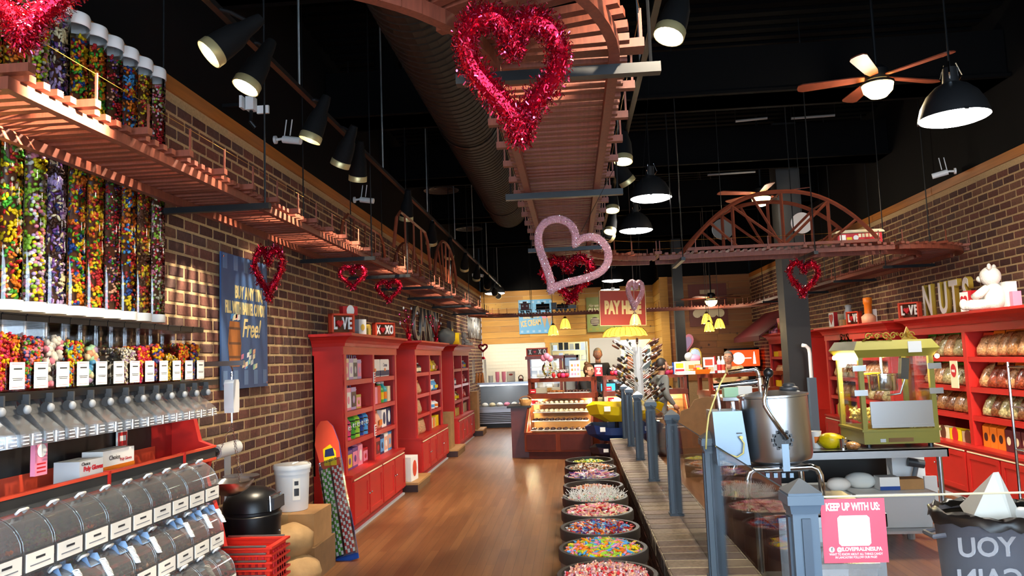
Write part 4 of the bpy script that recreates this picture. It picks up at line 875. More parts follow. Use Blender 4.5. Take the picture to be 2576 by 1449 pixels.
def bag(name, label, cat, p, d, m, rz=0, seed=0, amp=.18, group=None, top=None, n=14, mm=9):
    """lumpy sack resting on its base"""
    mb = MB(); mb.sph((0, 0, d[2]/2), (d[0]/2, d[1]/2, d[2]/2), n, mm)
    vs = []
    for x, y, z in mb.v:
        k = 1+amp*noise.noise((x/d[0]*3+seed, y/d[1]*3, z/d[2]*3+seed*2)); zz = max(.0, z if z > d[2]*.12 else z*.3)
        vs.append((x*k, y*k, zz*(1+amp*.5*noise.noise((x*9, y*9, seed)))))
    mb.v = vs
    t = thing(name, label, cat, p, rz, group=group); mb.build('sack', m, t, smooth=True)
    if top:
        MB().add([(-d[0]*.25, 0, d[2]*.86), (d[0]*.25, 0, d[2]*.86), (d[0]*.33, .01, d[2]*1.22), (0, -.01, d[2]*1.27), (-d[0]*.33, .012, d[2]*1.2)], [(0, 1, 2, 3, 4)]).build('folded_top', top, t)
    return t
pb = at(735, 1360, Y=5.55)
bag('kraft_bag', 'crumpled brown paper bag on top of another in front of the cartons', 'bag', (pb.x, 5.5, at(735, 1405, Y=5.5).z), (.36, .3, .24), 'kraft', .2, 3)
bag('kraft_bag', 'crumpled brown paper bag at the bottom in front of the cartons', 'bag', (pb.x+.03, 5.5, max(0, at(735, 1405, Y=5.5).z-.27)), (.42, .32, .28), 'kraft', -.2, 5)
p = at(736, 1275, Y=6.0); t = thing('plastic_bucket', 'white plastic bucket with lid on the cartons', 'bucket', (p.x, 6.0, bxz+.004)); hb = at(736, 1168, Y=6.0).z-bxz
MB().lathe([(.001, 0), (.115, 0), (.12, .01), (.132, hb-.07), (.138, hb-.07), (.138, hb-.03), (.134, hb-.03)], 28).build('pail', 'white_plastic', t, smooth=40)
MB().lathe([(.145, hb-.035), (.147, hb-.01), (.14, hb), (.12, hb-.003), (.001, hb-.006)], 28).build('lid', 'white_plastic', t, smooth=40)
MB().tube([(.14*math.cos(a), .14*math.sin(a)-.01, hb-.07-.1*math.sin(a-.9)) for a in [.9+i*PI/10-PI/2-.5 for i in range(11)]], .003, 5).build('bail_handle', 'steel', t)
MB().lathe([(.1285, hb*.25), (.131, hb*.72)], 6, a0=-1.2, a1=-.75).build('label', 'paper', t)
MB().lathe([(.1295, hb*.34), (.1305, hb*.5)], 5, a0=-1.12, a1=-.83).lathe([(.131, hb*.57), (.1318, hb*.66)], 5, a0=-1.1, a1=-.86).build('warning_print', 'darkgrey', t)
# card with two long packs of striped sticks, leaning
p0 = at(872, 1412, Z=0); top = at(822, 1050, X=p0.x-.28)
t = thing('candy_stick_display', 'leaning cartoon-red and blue card with green and red striped candy stick packs', 'candy display', (p0.x, p0.y, 0), rot=(0, 0, 0))
H = 1.12
R_ = (Vector((at(800, 1060, Y=6.75)))-Vector((p0.x-.05, p0.y, 0))); t.rotation_euler = Vector((R_.x, R_.y, R_.z)).to_track_quat('Z', 'Y').to_euler(); H = R_.length
t.rotation_euler = (Matrix((( 1, 0, 0), (0, 1, 0), (0, 0, 1))).to_euler())
zx = R_.normalized(); yx = Vector((0, 1, 0)); xx = yx.cross(zx).normalized(); yx = zx.cross(xx)
t.rotation_euler = Matrix((xx, yx, zx)).transposed().to_euler()
bd = [(-.1, 0), (.1, 0), (.1, H*.3), (.08, H*.45), (.1, H*.62), (.1, H*.82), (.07, H*.95), (.03, H), (-.03, H*1.01), (-.08, H*.97), (-.12, H*.85), (-.1, H*.7), (-.12, H*.6), (-.09, H*.42), (-.1, H*.25)]
MB().prism(bd, .02, .028, 'y').build('card', 'blue', t)
MB().prism([(x*.98, z) for x, z in ((.09, H*.62), (.1, H*.82), (.07, H*.95), (.03, H), (-.03, H*1.01), (-.08, H*.97), (-.12, H*.85), (-.1, H*.7), (-.05, H*.6))], .012, .02, 'y').build('printed_top', 'tomato', t)
MB().prism([(-.06, H*.68), (.05, H*.66), (.06, H*.76), (.02, H*.82), (-.05, H*.8)], .008, .012, 'y').build('badge', 'yellow', t)
MB().prism([(-.045, H*.74), (.045, H*.73), (.04, H*.79), (-.03, H*.79)], .006, .008, 'y').build('banner', 'navy', t)
text('MASSIVE', .03, (0, .005, H*.705), FACE_C, 'navy', t, ext=.0005, bold=.001)
for k, (c, sgn) in enumerate((('green', -1), ('candyred', 1))):
    for s in range(4):
        x = sgn*.05+(s-1.5)*.022; mb = MB(); n = 26
        for i in range(n): mb.cyl((x, -.005-(s % 2)*.012, .06+i*(H*.6)/n), (x, -.005-(s % 2)*.012, .06+(i+1)*(H*.6)/n), .011, n=7, cap=False, mi=(i+s) % 2)
        mb.build('candy_stick', [c, 'white'], t)
    MB().bx(sgn*.05-.05, sgn*.05+.05, -.035, .018, .04, H*.7).build('wrapper', 'wrap', t)
# blue sign
s0, s1 = at(554, 800, X=-2.48), at(670, 800, X=-2.48); zt_, zb_ = at(554, 632, X=-2.48).z, at(555, 982, X=-2.48).z
sg = thing('barrel_candy_sign', 'tall blue sign reading BUY ANY TIN with a barrel, on the brick wall', 'sign', (-2.478, (s0.y+s1.y)/2, (zt_+zb_)/2)); w, h = (s1.y-s0.y), zt_-zb_
MB().box((0, 0, 0), (.012, w, h)).build('panel', 'sign_blue', sg)
for zz in (h/2-.06, -h/2+.08):
    for k in range(5): MB().box((.0066, -w/2+.06+k*(w-.12)/4, zz), (.001, .07, .11)).build('stripe', 'sign_blue_pale', sg)
text('BUY ANY TIN,', .13, (.0075, .06, h*.22), FACE_L, 'letter_gold', sg, xs=.62, bold=.004); text('FILL WITH BARREL CANDY', .125, (.0075, 0, h*.1), FACE_L, 'letter_gold', sg, xs=.47, bold=.004)
text('Free!', .2, (.0075, .09, -.05), FACE_L, 'letter_gold', sg, xs=.8, bold=.002, shear=.35)
bo = [(-.1, -.16), (-.13, 0), (-.1, .17), (.06, .17), (.09, 0), (.06, -.16)]
MB().prism([(y-.18, z-.17) for y, z in bo], .006, .009, 'x').build('printed_barrel', 'barrel_wood', sg)
for z in (-.27, -.17, -.06): MB().prism([(-.3, z), (-.1, z), (-.1, z+.018), (-.3, z+.018)], .009, .0095, 'x').build('printed_hoop', 'brown', sg)
random.seed(3)
for i in range(26):
    a, b = (-.27+rnd(0, .15), .0+rnd(0, .02)) if i < 10 else (-.1+rnd(0, .26), -.36+rnd(0, .16)*max(.15, 1-(i-10)/16)); MB().prism([(a, b), (a+.04, b+.01), (a+.045, b+.045), (a+.005, b+.035)], .006, .0085+rnd(0, .001), 'x').build('printed_candy', random.choice(['mint', 'peach', 'sky', 'cream', 'white', 'pink']), sg)
for y in (-w/2+.03, w/2-.03):
    for z in (-h/2+.03, h/2-.03): MB().cyl((.006, y, z), (.012, y, z), .009, n=8).build('screw', 'chrome', sg)
# ================================================================ red display cabinets
random.seed(21)
SHZ = [1.45, 1.145, .86, .56]           # shelf front heights, top to bottom
CROWN = [(0, 0), (.02, 0), (.025, .015), (.03, .03), (.05, .06), (.09, .085), (.12, .095), (.12, .12), (0, .12)]
def cabinet(label, p, rz, w, d, knob='chrome'):
    t = thing('display_cabinet', label, 'cabinet', p, rz, group='red display cabinets'); h = w/2; f = -d/2
    for s in (-1, 1): MB().bx(s*h-(.03 if s > 0 else 0), s*h+(.03 if s < 0 else 0), f, d/2, 0, 1.78).build('side_panel', 'red', t)
    MB().bx(-h, h, d/2-.015, d/2, 0, 1.78).build('back_panel', 'red_dark', t)
    for x in (-h+.03, -.035, h-.1): MB().bx(x, x+.07, f-.012, f+.02, .56, 1.7).build('stile', 'red', t)
    MB().bx(-.015, .015, f, d/2-.015, .56, 1.7).build('divider', 'red', t)
    MB().bx(-h-.003, h+.003, f-.012, d/2+.001, 1.7, 1.785).build('frieze', 'red', t)
    for x0, x1 in ((-h+.03, -.015), (.015, h-.03)):
        for z in SHZ[:3]: MB().bx(x0, x1, f+.002, d/2-.015, z-.02, z).bx(x0, x1, f-.004, f+.014, z-.05, z).build('shelf', 'red', t)
    # crown, mitred round front and sides
    mb = MB(); rings = []
    for o, z in CROWN: rings.append([(-h-o, d/2, 1.78+z), (-h-o, f-.012-o, 1.78+z), (h+o, f-.012-o, 1.78+z), (h+o, d/2, 1.78+z)])
    mb.add([q for r in rings for q in r], [(i*4+j, i*4+j+1, i*4+5+j, i*4+4+j) for i in range(len(CROWN)-2) for j in range(3)]+[tuple((len(CROWN)-2)*4+j for j in range(4))])
    mb.build('crown', 'red', t)
    # base with ledge, doors and plinth
    MB().bx(-h-.004, h+.004, f-.07, d/2+.001, .078, .536).build('base', 'red', t)
    MB().bx(-h-.01, h+.01, f-.09, d/2, .535, .56).build('ledge', 'red', t)
    for x0, x1 in ((-h+.04, -.03), (.03, h-.04)): MB().bx(x0, x1, f-.093, f-.085, .5, .512).build('ledge_bead', 'cream', t)
    MB().bx(-h+.01, h-.01, f-.05, d/2, 0, .08).build('plinth', 'red_dark', t); MB().bx(-h, h, f-.075, f-.05, 0, .02).build('floor_strip', 'lightgrey', t)
    n = 4; dw = w/n
    for i in range(n):
        x0, x1 = -h+dw*i+.02, -h+dw*(i+1)-.02
        dr = MB().bx(x0, x1, f-.085, f-.07, .1, .49).build('door', 'red', t)
        for a in ((x0, x0+.05, .1, .49), (x1-.05, x1, .1, .49), (x0+.05, x1-.05, .1, .15), (x0+.05, x1-.05, .44, .49)): MB().bx(a[0], a[1], f-.094, f-.085, a[2], a[3]).build('door_rail', 'red', dr)
        kx = x1-.02 if i % 2 == 0 else x0+.02
        MB().sph((kx, f-.105, .31), .011, 10, 6).build('knob', knob, dr, smooth=True)
    return t
CAB = dict(C1=(-2.345, 8.36, 0), C2=(-2.345, 11.7, 0), C3=(-2.345, 15.1, 0), R1=(4.2, 8.2, 0), R2=(4.2, 11.3, 0), R3=(4.2, 14.85, 0))
CW = dict(C1=2.24, C2=2.2, C3=2.2, R1=2.5, R2=2.5, R3=2.4)
CN = dict(C1='nearest left cabinet', C2='middle left cabinet', C3='farthest left cabinet', R1='near right cabinet', R2='popcorn-side right cabinet', R3='far right cabinet')
for k, lb in (('C1', 'nearest tall red display cabinet along the left wall, with LOVE sign on top'), ('C2', 'middle tall red display cabinet along the left wall'), ('C3', 'farthest tall red display cabinet along the left wall'), ('R1', 'tall red cabinet on the right wall under the NUTS letters'), ('R2', 'red cabinet on the right wall behind the popcorn machine'), ('R3', 'red cabinet on the right wall behind the black column')):
    cabinet(lb, CAB[k], PI/2 if k[0] == 'C' else -PI/2, CW[k], .29 if k[0] == 'C' else .42)
def W2(k, x, y, z):
    c = CAB[k]; return Vector((c[0]-y, c[1]+x, z)) if k[0] == 'C' else Vector((c[0]+y, c[1]-x, z))
ROT = lambda k: PI/2 if k[0] == 'C' else -PI/2
rown = ['top', 'second', 'third', 'bottom']
def where(k, r, c): return '%s %s shelf, %s' % (rown[r], 'left' if c == 0 else 'right', CN[k])
# -- product builders: each makes one thing at p (base), rz
def tin(label, p, rz, w, d, h, m, acc='white', handle=True, grp=None):
    h *= 1.18; w *= 1.06
    t = thing('tin_box', label, 'tin box', p, rz, grp)
    MB().bx(-w/2, w/2, -d/2, d/2, 0, h).build('tin', m, t); MB().bx(-w/2+.01, w/2-.01, -d/2-.002, -d/2, h*.12, h*.8).build('picture', acc, t); MB().bx(-w/2-.003, w/2+.003, -d/2-.003, d/2+.003, h*.86, h*.9).build('lid_rim', m, t)
    MB().sph((0, -d/2-.002, h*.45), (w*.22, .004, h*.18), 10, 6).build('motif', m, t)
    if handle: MB().tube([(-w*.28, 0, h), (-w*.26, 0, h+.04), (w*.26, 0, h+.04), (w*.28, 0, h)], .006, 6).build('handle', m, t)
def pack(label, p, rz, w, d, h, m, band, brand=None, grp=None):
    t = thing('drink_pack', label, 'drink pack', p, rz, grp); r = .02
    MB().prism([(-w/2+r, 0), (w/2-r, 0), (w/2, r), (w/2, h-r), (w/2-r, h), (-w/2+r, h), (-w/2, h-r), (-w/2, r)], -d/2, d/2, 'y').build('shell', m, t)
    MB().bx(-w/2-.002, w/2+.002, -d/2-.002, d/2+.002, .01, h*.35).build('band', band, t); MB().prism([(-.03, h*.3), (.03, h*.3), (.025, h*.48), (-.025, h*.48)], -d/2-.004, -d/2, 'y').build('crest', 'orange', t)
    if brand: text(brand, .06, (0, -d/2-.004, h*.66), FACE_C, 'navy', t, ext=.0008, shear=.2)
def bottle(label, p, rz, r, h, m, cap='white', band='yellow', grp=None):
    t = thing('bottle', label, 'bottle', p, rz, grp)
    MB().lathe([(.001, 0), (r, 0), (r, h*.6), (r*.85, h*.7), (r*.4, h*.82), (r*.4, h*.9)], 14).build('body', m, t, smooth=40); MB().lathe([(r*.45, h*.9), (r*.45, h), (.001, h)], 12).build('cap', cap, t); MB().lathe([(r*1.02, h*.15), (r*1.02, h*.5)], 14).build('label', band, t)
def crayon(label, p, rz, r, h, m, grp=None):
    h *= 1.08; r *= 1.06
    t = thing('crayon_bank', label, 'toy bank', p, rz, grp)
    MB().lathe([(.001, 0), (r, 0), (r, h*.68), (r*.92, h*.7), (r*.92, h*.74), (r*.8, h*.76), (r*.4, h*.97), (.001, h)], 16).build('body', m, t, smooth=40)
    for z in (.12, .62): MB().lathe([(r*1.02, h*z), (r*1.02, h*z+.012)], 16).build('band', 'black_plastic', t)
    for s in (-1, 1): MB().sph((s*r*.4, -r*.9, h*.48), (r*.22, r*.12, r*.3), 8, 6).build('eye', 'white', t, smooth=True); MB().sph((s*r*.4, -r*1.0, h*.47), r*.1, 6, 5).build('pupil', 'black_plastic', t)
    MB().tube([(-r*.35, -r, h*.36), (0, -r*1.06, h*.33), (r*.35, -r, h*.36)], r*.06, 5).build('smile', 'black_plastic', t)
def pouch(label, p, rz, w, d, h, m, top=None, lab=None, seed=0, grp=None, wrapm='wrap', lean=0):
    """upright filled bag: fat bottom, pinched seal at the top"""
    t = thing('candy_bag', label, 'candy bag', p, rz, grp); rows = 7; n = 14; vs = []
    if lean: t.rotation_euler = (lean, 0, rz)
    for i in range(rows):
        u = i/(rows-1); ww = w/2*(1-.12*u**3); dd = d/2*max(.04, math.cos(u*PI/2)**.55 if u > 0 else .8)
        if i == 0: ww *= .9
        vs += [(ww*math.copysign(abs(math.cos(a))**.7, math.cos(a))*(1+.06*noise.noise((a, u*3, seed))), dd*math.sin(a)*(1+.25*noise.noise((a*2, u*4, seed+9))), u*h) for a in [2*PI*j/n for j in range(n)]]
    fs = [(i*n+j, i*n+(j+1) % n, (i+1)*n+(j+1) % n, (i+1)*n+j) for i in range(rows-1) for j in range(n)]+[list(range(n))[::-1], [(rows-1)*n+j for j in range(n)]]
    MB().add(vs, fs).build('filled_bag', m, t, smooth=True)
    MB().bx(-w*.44, w*.44, -.004, .004, h*.97, h*1.12).build('seal', top or m, t)
    if lab: MB().bx(-w*.28, w*.28, -d/2*.98-.004, -d/2*.9, h*.22, h*.55).build('label', lab, t)
def boxp(label, p, rz, w, d, h, m, win=None, grp=None, name='gift_box', cat='box', roof=False):
    t = thing(name, label, cat, p, rz, grp); MB().bx(-w/2, w/2, -d/2, d/2, 0, h).build('carton', m, t)
    if win: MB().lathe([(.001, 0), (w*.26, 0), (w*.26, .003), (.001, .003)], 14, T=Matrix.Translation((0, -d/2-.0015, h*.5))@Matrix.Rotation(RX90, 4, 'X')@Matrix.Diagonal((1, 1.3, 1, 1))).build('window', win, t)
    if roof: MB().prism([(-d/2, h), (d/2, h), (0, h+.05)], -w/2, w/2, 'x').build('gable', m, t)
for i in range(6): mat('nutbag%d' % i, ('b8875a', '9c6a3c', 'c08a5c', '7a4a2a', 'a89a6a', '8a3c22')[i], .25, noise=.55, nscale=55, bump=.6, coat=.4)
mat('mixbag', 'b98a62', .3, noise=.6, nscale=70, bump=.8, coat=.4)
def F_(k): return -(.29 if k[0] == 'C' else .42)/2
def cellx(k, c, n, i, a=.04, b=.04):
    h = CW[k]/2; x0, x1 = (-h+.08, -.06) if c == 0 else (.06, h-.08); return x0+a+(x1-a-b-x0)*((i+.5)/n), (x1-x0-a-b)/n
def row(k, r, c, specs, a=.02, b=.02):
    n = len(specs)
    for i, fn in enumerate(specs):
        x, w = cellx(k, c, n, i, a, b); fn(W2(k, x, F_(k)+.1, SHZ[r]+.001), ROT(k), w*.9, where(k, r, c))
def T_(m, acc, h=.2, nm='', hd=True): return lambda p, rz, w, wh: tin('%s tin lunch box, %s' % (nm, wh), p, rz, w, .1, h, m, acc, hd)
def B_(m, h=.2, nm='', top=None, lab=None, wf=1, lean=0): return lambda p, rz, w, wh: pouch('%s, %s' % (nm, wh), p, rz, w*wf, .14, h, m, top, lab, p.y*7, lean=lean)
def X_(m, h=.14, nm='', win=None, roof=False): return lambda p, rz, w, wh: boxp('%s, %s' % (nm, wh), p, rz, w, .1, h, m, win, roof=roof)
def O_(m, h=.22, nm='', cap='white', band='yellow', rf=.42): return lambda p, rz, w, wh: bottle('%s, %s' % (nm, wh), p, rz, min(w*rf, .07), h, m, cap, band)
def C_(m, h=.24, nm=''): return lambda p, rz, w, wh: crayon('%s crayon-shaped bank with eyes, %s' % (nm, wh), p, rz, w*.5, h, m)
def N_(): return lambda p, rz, w, wh: None
def K_(nm, b): return lambda p, rz, w, wh: pack('%s, %s' % (nm, wh), p, rz, w*1.05, .12, .2, 'white', 'navy', b)
row('C1', 0, 0, [T_('pink', 'white', .18, 'pink'), T_('cream', 'pink', .18, 'cream'), T_('lilac', 'white', .18, 'lilac'), T_('lightgrey', 'darkgrey', .18, 'grey'), T_('lilac', 'pink', .17, 'lilac and pink'), N_()], 0, .06)
row('C1', 0, 1, [K_('white and navy drink pack, half hidden on the left', None), K_('white and navy drink pack with printed name', 'Corona')], -.02, .1)
row('C1', 1, 0, [T_('yellow', 'black_plastic', .19, 'yellow'), T_('pink', 'white', .19, 'pink floral'), T_('lilac', 'choc', .19, 'lilac'), T_('gold', 'pink', .12, 'small gold'), N_()], 0, .06)
row('C1', 1, 1, [T_('lime', 'darkgrey', .17, 'green and grey', False), X_('pink', .19, 'pink gift carton'), X_('tomato', .2, 'plain red gift carton'), O_('green', .24, 'slim green bottle with yellow band'), O_('teal', .24, 'slim teal bottle with orange band', 'white', 'orange'), X_('cream', .18, 'cream gift carton')])
row('C1', 2, 0, [O_('brown', .13, 'short brown figure jar', 'white', 'cream'), C_('hotpink', .22, 'pink'), C_('green', .25, 'left green'), C_('lime', .25, 'right green'), C_('blue', .25, 'left blue'), C_('sky', .25, 'right blue')], 0, .02)
row('C1', 2, 1, [O_('white', .18, 'white bottle with orange base', 'white', 'orange'), B_('peach', .18, 'peach backpack-shaped bag', 'peach', 'orange'), X_('white', .2, 'white carton with navy corner', 'navy'), X_('navy', .21, 'navy and white carton', 'white')])
row('C1', 3, 0, [T_('hotpink', 'yellow', .15, 'hot pink'), T_('purple', 'yellow', .16, 'purple'), T_('purple', 'pink', .17, 'purple and pink'), X_('pink', .2, 'pink bow-topped carton', 'white', True), T_('candyred', 'pink', .13, 'red')], -.01, .02)
row('C1', 3, 1, [O_('cream', .2, 'cream printed tube', 'blue', 'pink', .4), T_('candyred', 'maroon', .17, 'dark red'), T_('navy', 'sky', .18, 'navy'), T_('white', 'peach', .19, 'white'), T_('sky', 'peach', .2, 'sky blue')])
row('C2', 0, 0, [O_('brown', .2, 'brown bottle left', 'choc', 'cream'), O_('brown', .14, 'low brown jar', 'silver', 'cream'), O_('choc', .14, 'low dark jar', 'silver', 'cream'), N_()], 0, .1)
row('C2', 0, 1, [B_('yellow', .18, 'leaning yellow chip bag', lab='black_plastic'), B_('yellow', .17, 'second yellow chip bag', lab='cream'), B_('gold', .15, 'gold chip bag', lab='candyred')])
row('C2', 1, 0, [B_('mixbag', .2, 'big bag of wrapped sweets', 'gold'), B_('mixbag', .17, 'smaller bag of wrapped sweets', 'orange'), N_()])
row('C2', 1, 1, [B_('mint', .16, 'white and green lollipop bag', 'sky', 'white'), B_('sky', .15, 'blue printed bag', 'white', 'yellow')])
row('C2', 2, 0, [X_('yellow', .16, 'tall yellow tin'), B_('mixbag', .22, 'pointed bag of sweets', 'peach'), N_()])
row('C2', 2, 1, [O_('white', .12, 'small white jar with red lid', 'candyred', 'candyred'), O_('white', .13, 'small white jar, middle', 'pink', 'sky'), O_('white', .12, 'small white jar, right', 'candyred', 'orange')])
row('C2', 3, 0, [B_('mixbag', .26, 'large gold bag of mixed sweets', 'gold'), B_('mixbag', .22, 'large peach bag of mixed sweets', 'peach')])
row('C2', 3, 1, [X_('gold', .15, 'gold box with dark label', 'black_plastic'), X_('cream', .15, 'cream box with orange label', 'orange'), X_('yellow', .17, 'yellow box')])
row('C3', 0, 0, [B_('gold', .12, 'low gold bag', 'yellow'), N_()]); row('C3', 0, 1, [O_('lilac', .16, 'lilac bottle'), O_('purple', .16, 'purple bottle', 'white', 'pink'), O_('sky', .15, 'sky blue bottle')])
row('C3', 1, 0, [O_('sky', .18, 'blue bottle left'), O_('navy', .18, 'navy bottle', 'silver', 'white'), N_()]); row('C3', 1, 1, [B_('pink', .17, 'pink bag', 'white', 'candyred'), B_('candyred', .15, 'red and white bag', 'pink', 'white')])
row('C3', 2, 0, [X_('yellow', .14, 'yellow carton'), O_('cream', .17, 'cream jar', 'brown'), O_('brown', .15, 'brown jar', 'gold')]); row('C3', 2, 1, [B_('pink', .17, 'pale pink bag', 'white'), B_('candyred', .13, 'small red bag', 'pink')])
row('C3', 3, 0, [X_('yellow', .16, 'large yellow carton', 'candyred'), X_('gold', .14, 'gold carton')]); row('C3', 3, 1, [X_('cream', .17, 'cream carton with print', 'candyred'), X_('tan', .18, 'tan carton')])
# nut bags on the right wall, leaning back in rows
def nut(k, r, c, cols, tops, nm, n, h=.24, skip=()):
    for i in range(n):
        if i in skip: continue
        x, w = cellx(k, c, n, i, .02, .02)
        pouch('%s, %s on the %s' % (nm, ordinal[i], where(k, r, c)), W2(k, x, F_(k)+.1+rnd(0, .02), SHZ[r]+.001), ROT(k)+rnd(-.15, .15), w*1.05, .16, h*rnd(.88, 1.05), random.choice(cols), random.choice(tops), seed=i+r*7+c*3, lean=-.25)
for k in ('R1', 'R2'):
    nut(k, 0, 0, ['nutbag0', 'nutbag4'], ['green'], 'green-topped bag of nuts', 6)
    nut(k, 0, 1, ['nutbag0', 'nutbag2', 'nutbag1'], ['orange', 'tomato'], 'orange-topped bag of nuts', 6)
    nut(k, 1, 0, ['nutbag4', 'nutbag0'], ['green'], 'green-topped bag of nuts', 5)
    nut(k, 1, 1, ['nutbag2', 'nutbag0', 'nutbag5'], ['orange', 'tomato'], 'orange-topped bag of nuts', 7)
    nut(k, 2, 0, ['nutbag1', 'nutbag3'], ['brown', 'nutbag1'], 'brown bag of chocolate nuts', 5)
    nut(k, 2, 1, ['nutbag3', 'nutbag4'], ['gold', 'tan'], 'gold bag of dark nuts', 7)
row('R1', 3, 0, [X_('gold', .11, 'low gold carton', 'choc'), X_('cream', .12, 'cream carton with window', 'brown'), X_('yellow', .12, 'yellow carton with red bow', 'candyred'), X_('tan', .11, 'tan carton', 'brown')])
row('R1', 3, 1, [X_('orange', .2, 'left orange window carton', 'choc', True), X_('orange', .2, 'middle orange window carton', 'choc', True), X_('orange', .2, 'right orange window carton', 'choc', True), X_('maroon', .2, 'left plum window carton', 'cream', True), X_('maroon', .2, 'middle plum window carton', 'cream', True), X_('maroon', .2, 'right plum window carton', 'cream', True), X_('tomato', .21, 'big red gift carton with gold seal', 'gold'), X_('white', .09, 'low white carton')])
row('R2', 3, 0, [X_('candyred', .15, 'red carton', 'gold'), X_('yellow', .15, 'yellow carton', 'candyred'), B_('popcorn', .2, 'bag of popcorn')]); row('R2', 3, 1, [B_('popcorn', .22, 'tall bag of popcorn'), X_('tomato', .14, 'red carton', 'cream'), X_('candyred', .16, 'dark red carton', 'white')])
row('R3', 0, 0, [X_('yellow', .1, 'low yellow box'), X_('orange', .11, 'low orange box'), X_('gold', .1, 'low gold box')]); row('R3', 1, 0, [B_('mixbag', .12, 'low bag of sweets'), B_('peach', .12, 'low peach bag')]); row('R3', 2, 0, [X_('yellow', .12, 'yellow box'), X_('orange', .1, 'orange box')])
for k, c in (('C1', 1.45), ('C1', .88)):
    p = W2(k, 0, F_(k)-.018, c); t = thing('shelf_notice', 'small red and white notice on the %s stile of the nearest red cabinet' % ('upper' if c > 1 else 'lower'), 'sign', p, ROT(k))
    MB().bx(-.035, .035, -.004, .004, -.06, .06).build('card', 'paper', t)
    for i in range(4): MB().bx(-.028, .028, -.006, -.004, -.05+i*.027, -.032+i*.027).build('band', 'candyred', t)
# ---------------------------------------------------------------- things on top of the cabinets
TOPZ = 1.902
def frame_sign(label, p, rz, w, h, words, ww, hx):
    t = thing('shadow_box_sign', label, 'sign', p, rz)
    MB().bx(-w/2, w/2, .03, .04, 0, h).build('backing', 'choc' if False else 'brown', t)
    for a in ((-w/2, -w/2+.018, 0, h), (w/2-.018, w/2, 0, h), (-w/2, w/2, 0, .018), (-w/2, w/2, h-.018, h)): MB().bx(a[0], a[1], -.04, .04, a[2], a[3]).build('frame', 'tomato', t)
    for ch, x in zip(words, ww): text(ch, h*.8, (x*w, -.018, h*.5), FACE_C, 'white', t, ext=.008, xs=.52, bold=.005)
    H = [(q.x*h*.36+hx*w, q.z*h*.42+h*.5) for q in heart_pts(24)]
    MB().prism(H, -.03, .0, 'y').build('heart', 'candyred', t)
    return t
def onC(px, py, X, k='C'): q = at(px, py, X=X); return q
q = at(872, 845, X=-2.2); frame_sign('red framed LOVE sign with a heart for the O on the nearest cabinet', (-2.25, q.y, TOPZ), PI/2-.75, .25, .2, ('L', 'V', 'E'), (-.32, .1, .33), -.12)
q2 = at(872, 790, X=-2.28); t = boxp('small red gift box with white rim on top of the LOVE sign', (-2.26, q2.y, TOPZ+.201), PI/2-.75, .17, .07, .09, 'candyred', 'white')
q = at(911, 840, X=-2.2); boxp('pale blue upright gift box with gold seal beside the LOVE sign', (-2.22, q.y, TOPZ), PI/2-.6, .1, .08, .17, 'lightgrey', 'gold')
q = at(935, 845, X=-2.15); t = thing('gift_box', 'yellow round-topped carton between the blue box and XOXO sign', 'box', (-2.2, q.y, TOPZ), PI/2); MB().prism([(-.06, 0), (.06, 0), (.06, .08), (.045, .115), (0, .125), (-.045, .115), (-.06, .08)], -.03, .03, 'y').build('carton', 'gold', t)
q = at(976, 850, X=-2.15); frame_sign('red framed XOXO sign with a heart on the nearest cabinet', (-2.2, q.y, TOPZ), PI/2-.75, .27, .175, ('X', 'X', 'O'), (-.32, .13, .35), -.1)
for px, lb in ((1046, 'left'), (1112, 'right')):
    q = at(px, 862, X=-2.2); t = thing('heart_centrepiece', 'red foil spray in a red vase, %s of the CANDY letters' % lb, 'decoration', (-2.3, q.y, TOPZ))
    MB().lathe([(.001, 0), (.05, 0), (.03, .05), (.045, .11), (.03, .12)], 14).build('vase', 'tinsel', t, smooth=True)
    for i in range(12):
        a, b = rnd(0, 6.3), rnd(.1, .38); e = Vector((.5*b*math.cos(a)*.8, .9*b*math.sin(a), .14+rnd(.1, .34)))
        MB().tube([(0, 0, .08), (e.x*.4, e.y*.4, e.z*.6), e], .004, 4).build('stem', 'tinsel', t); MB().sph(e, (.014, .02, .022), 7, 5).build('foil_heart', 'tinsel_pink' if i % 3 else 'silver', t)
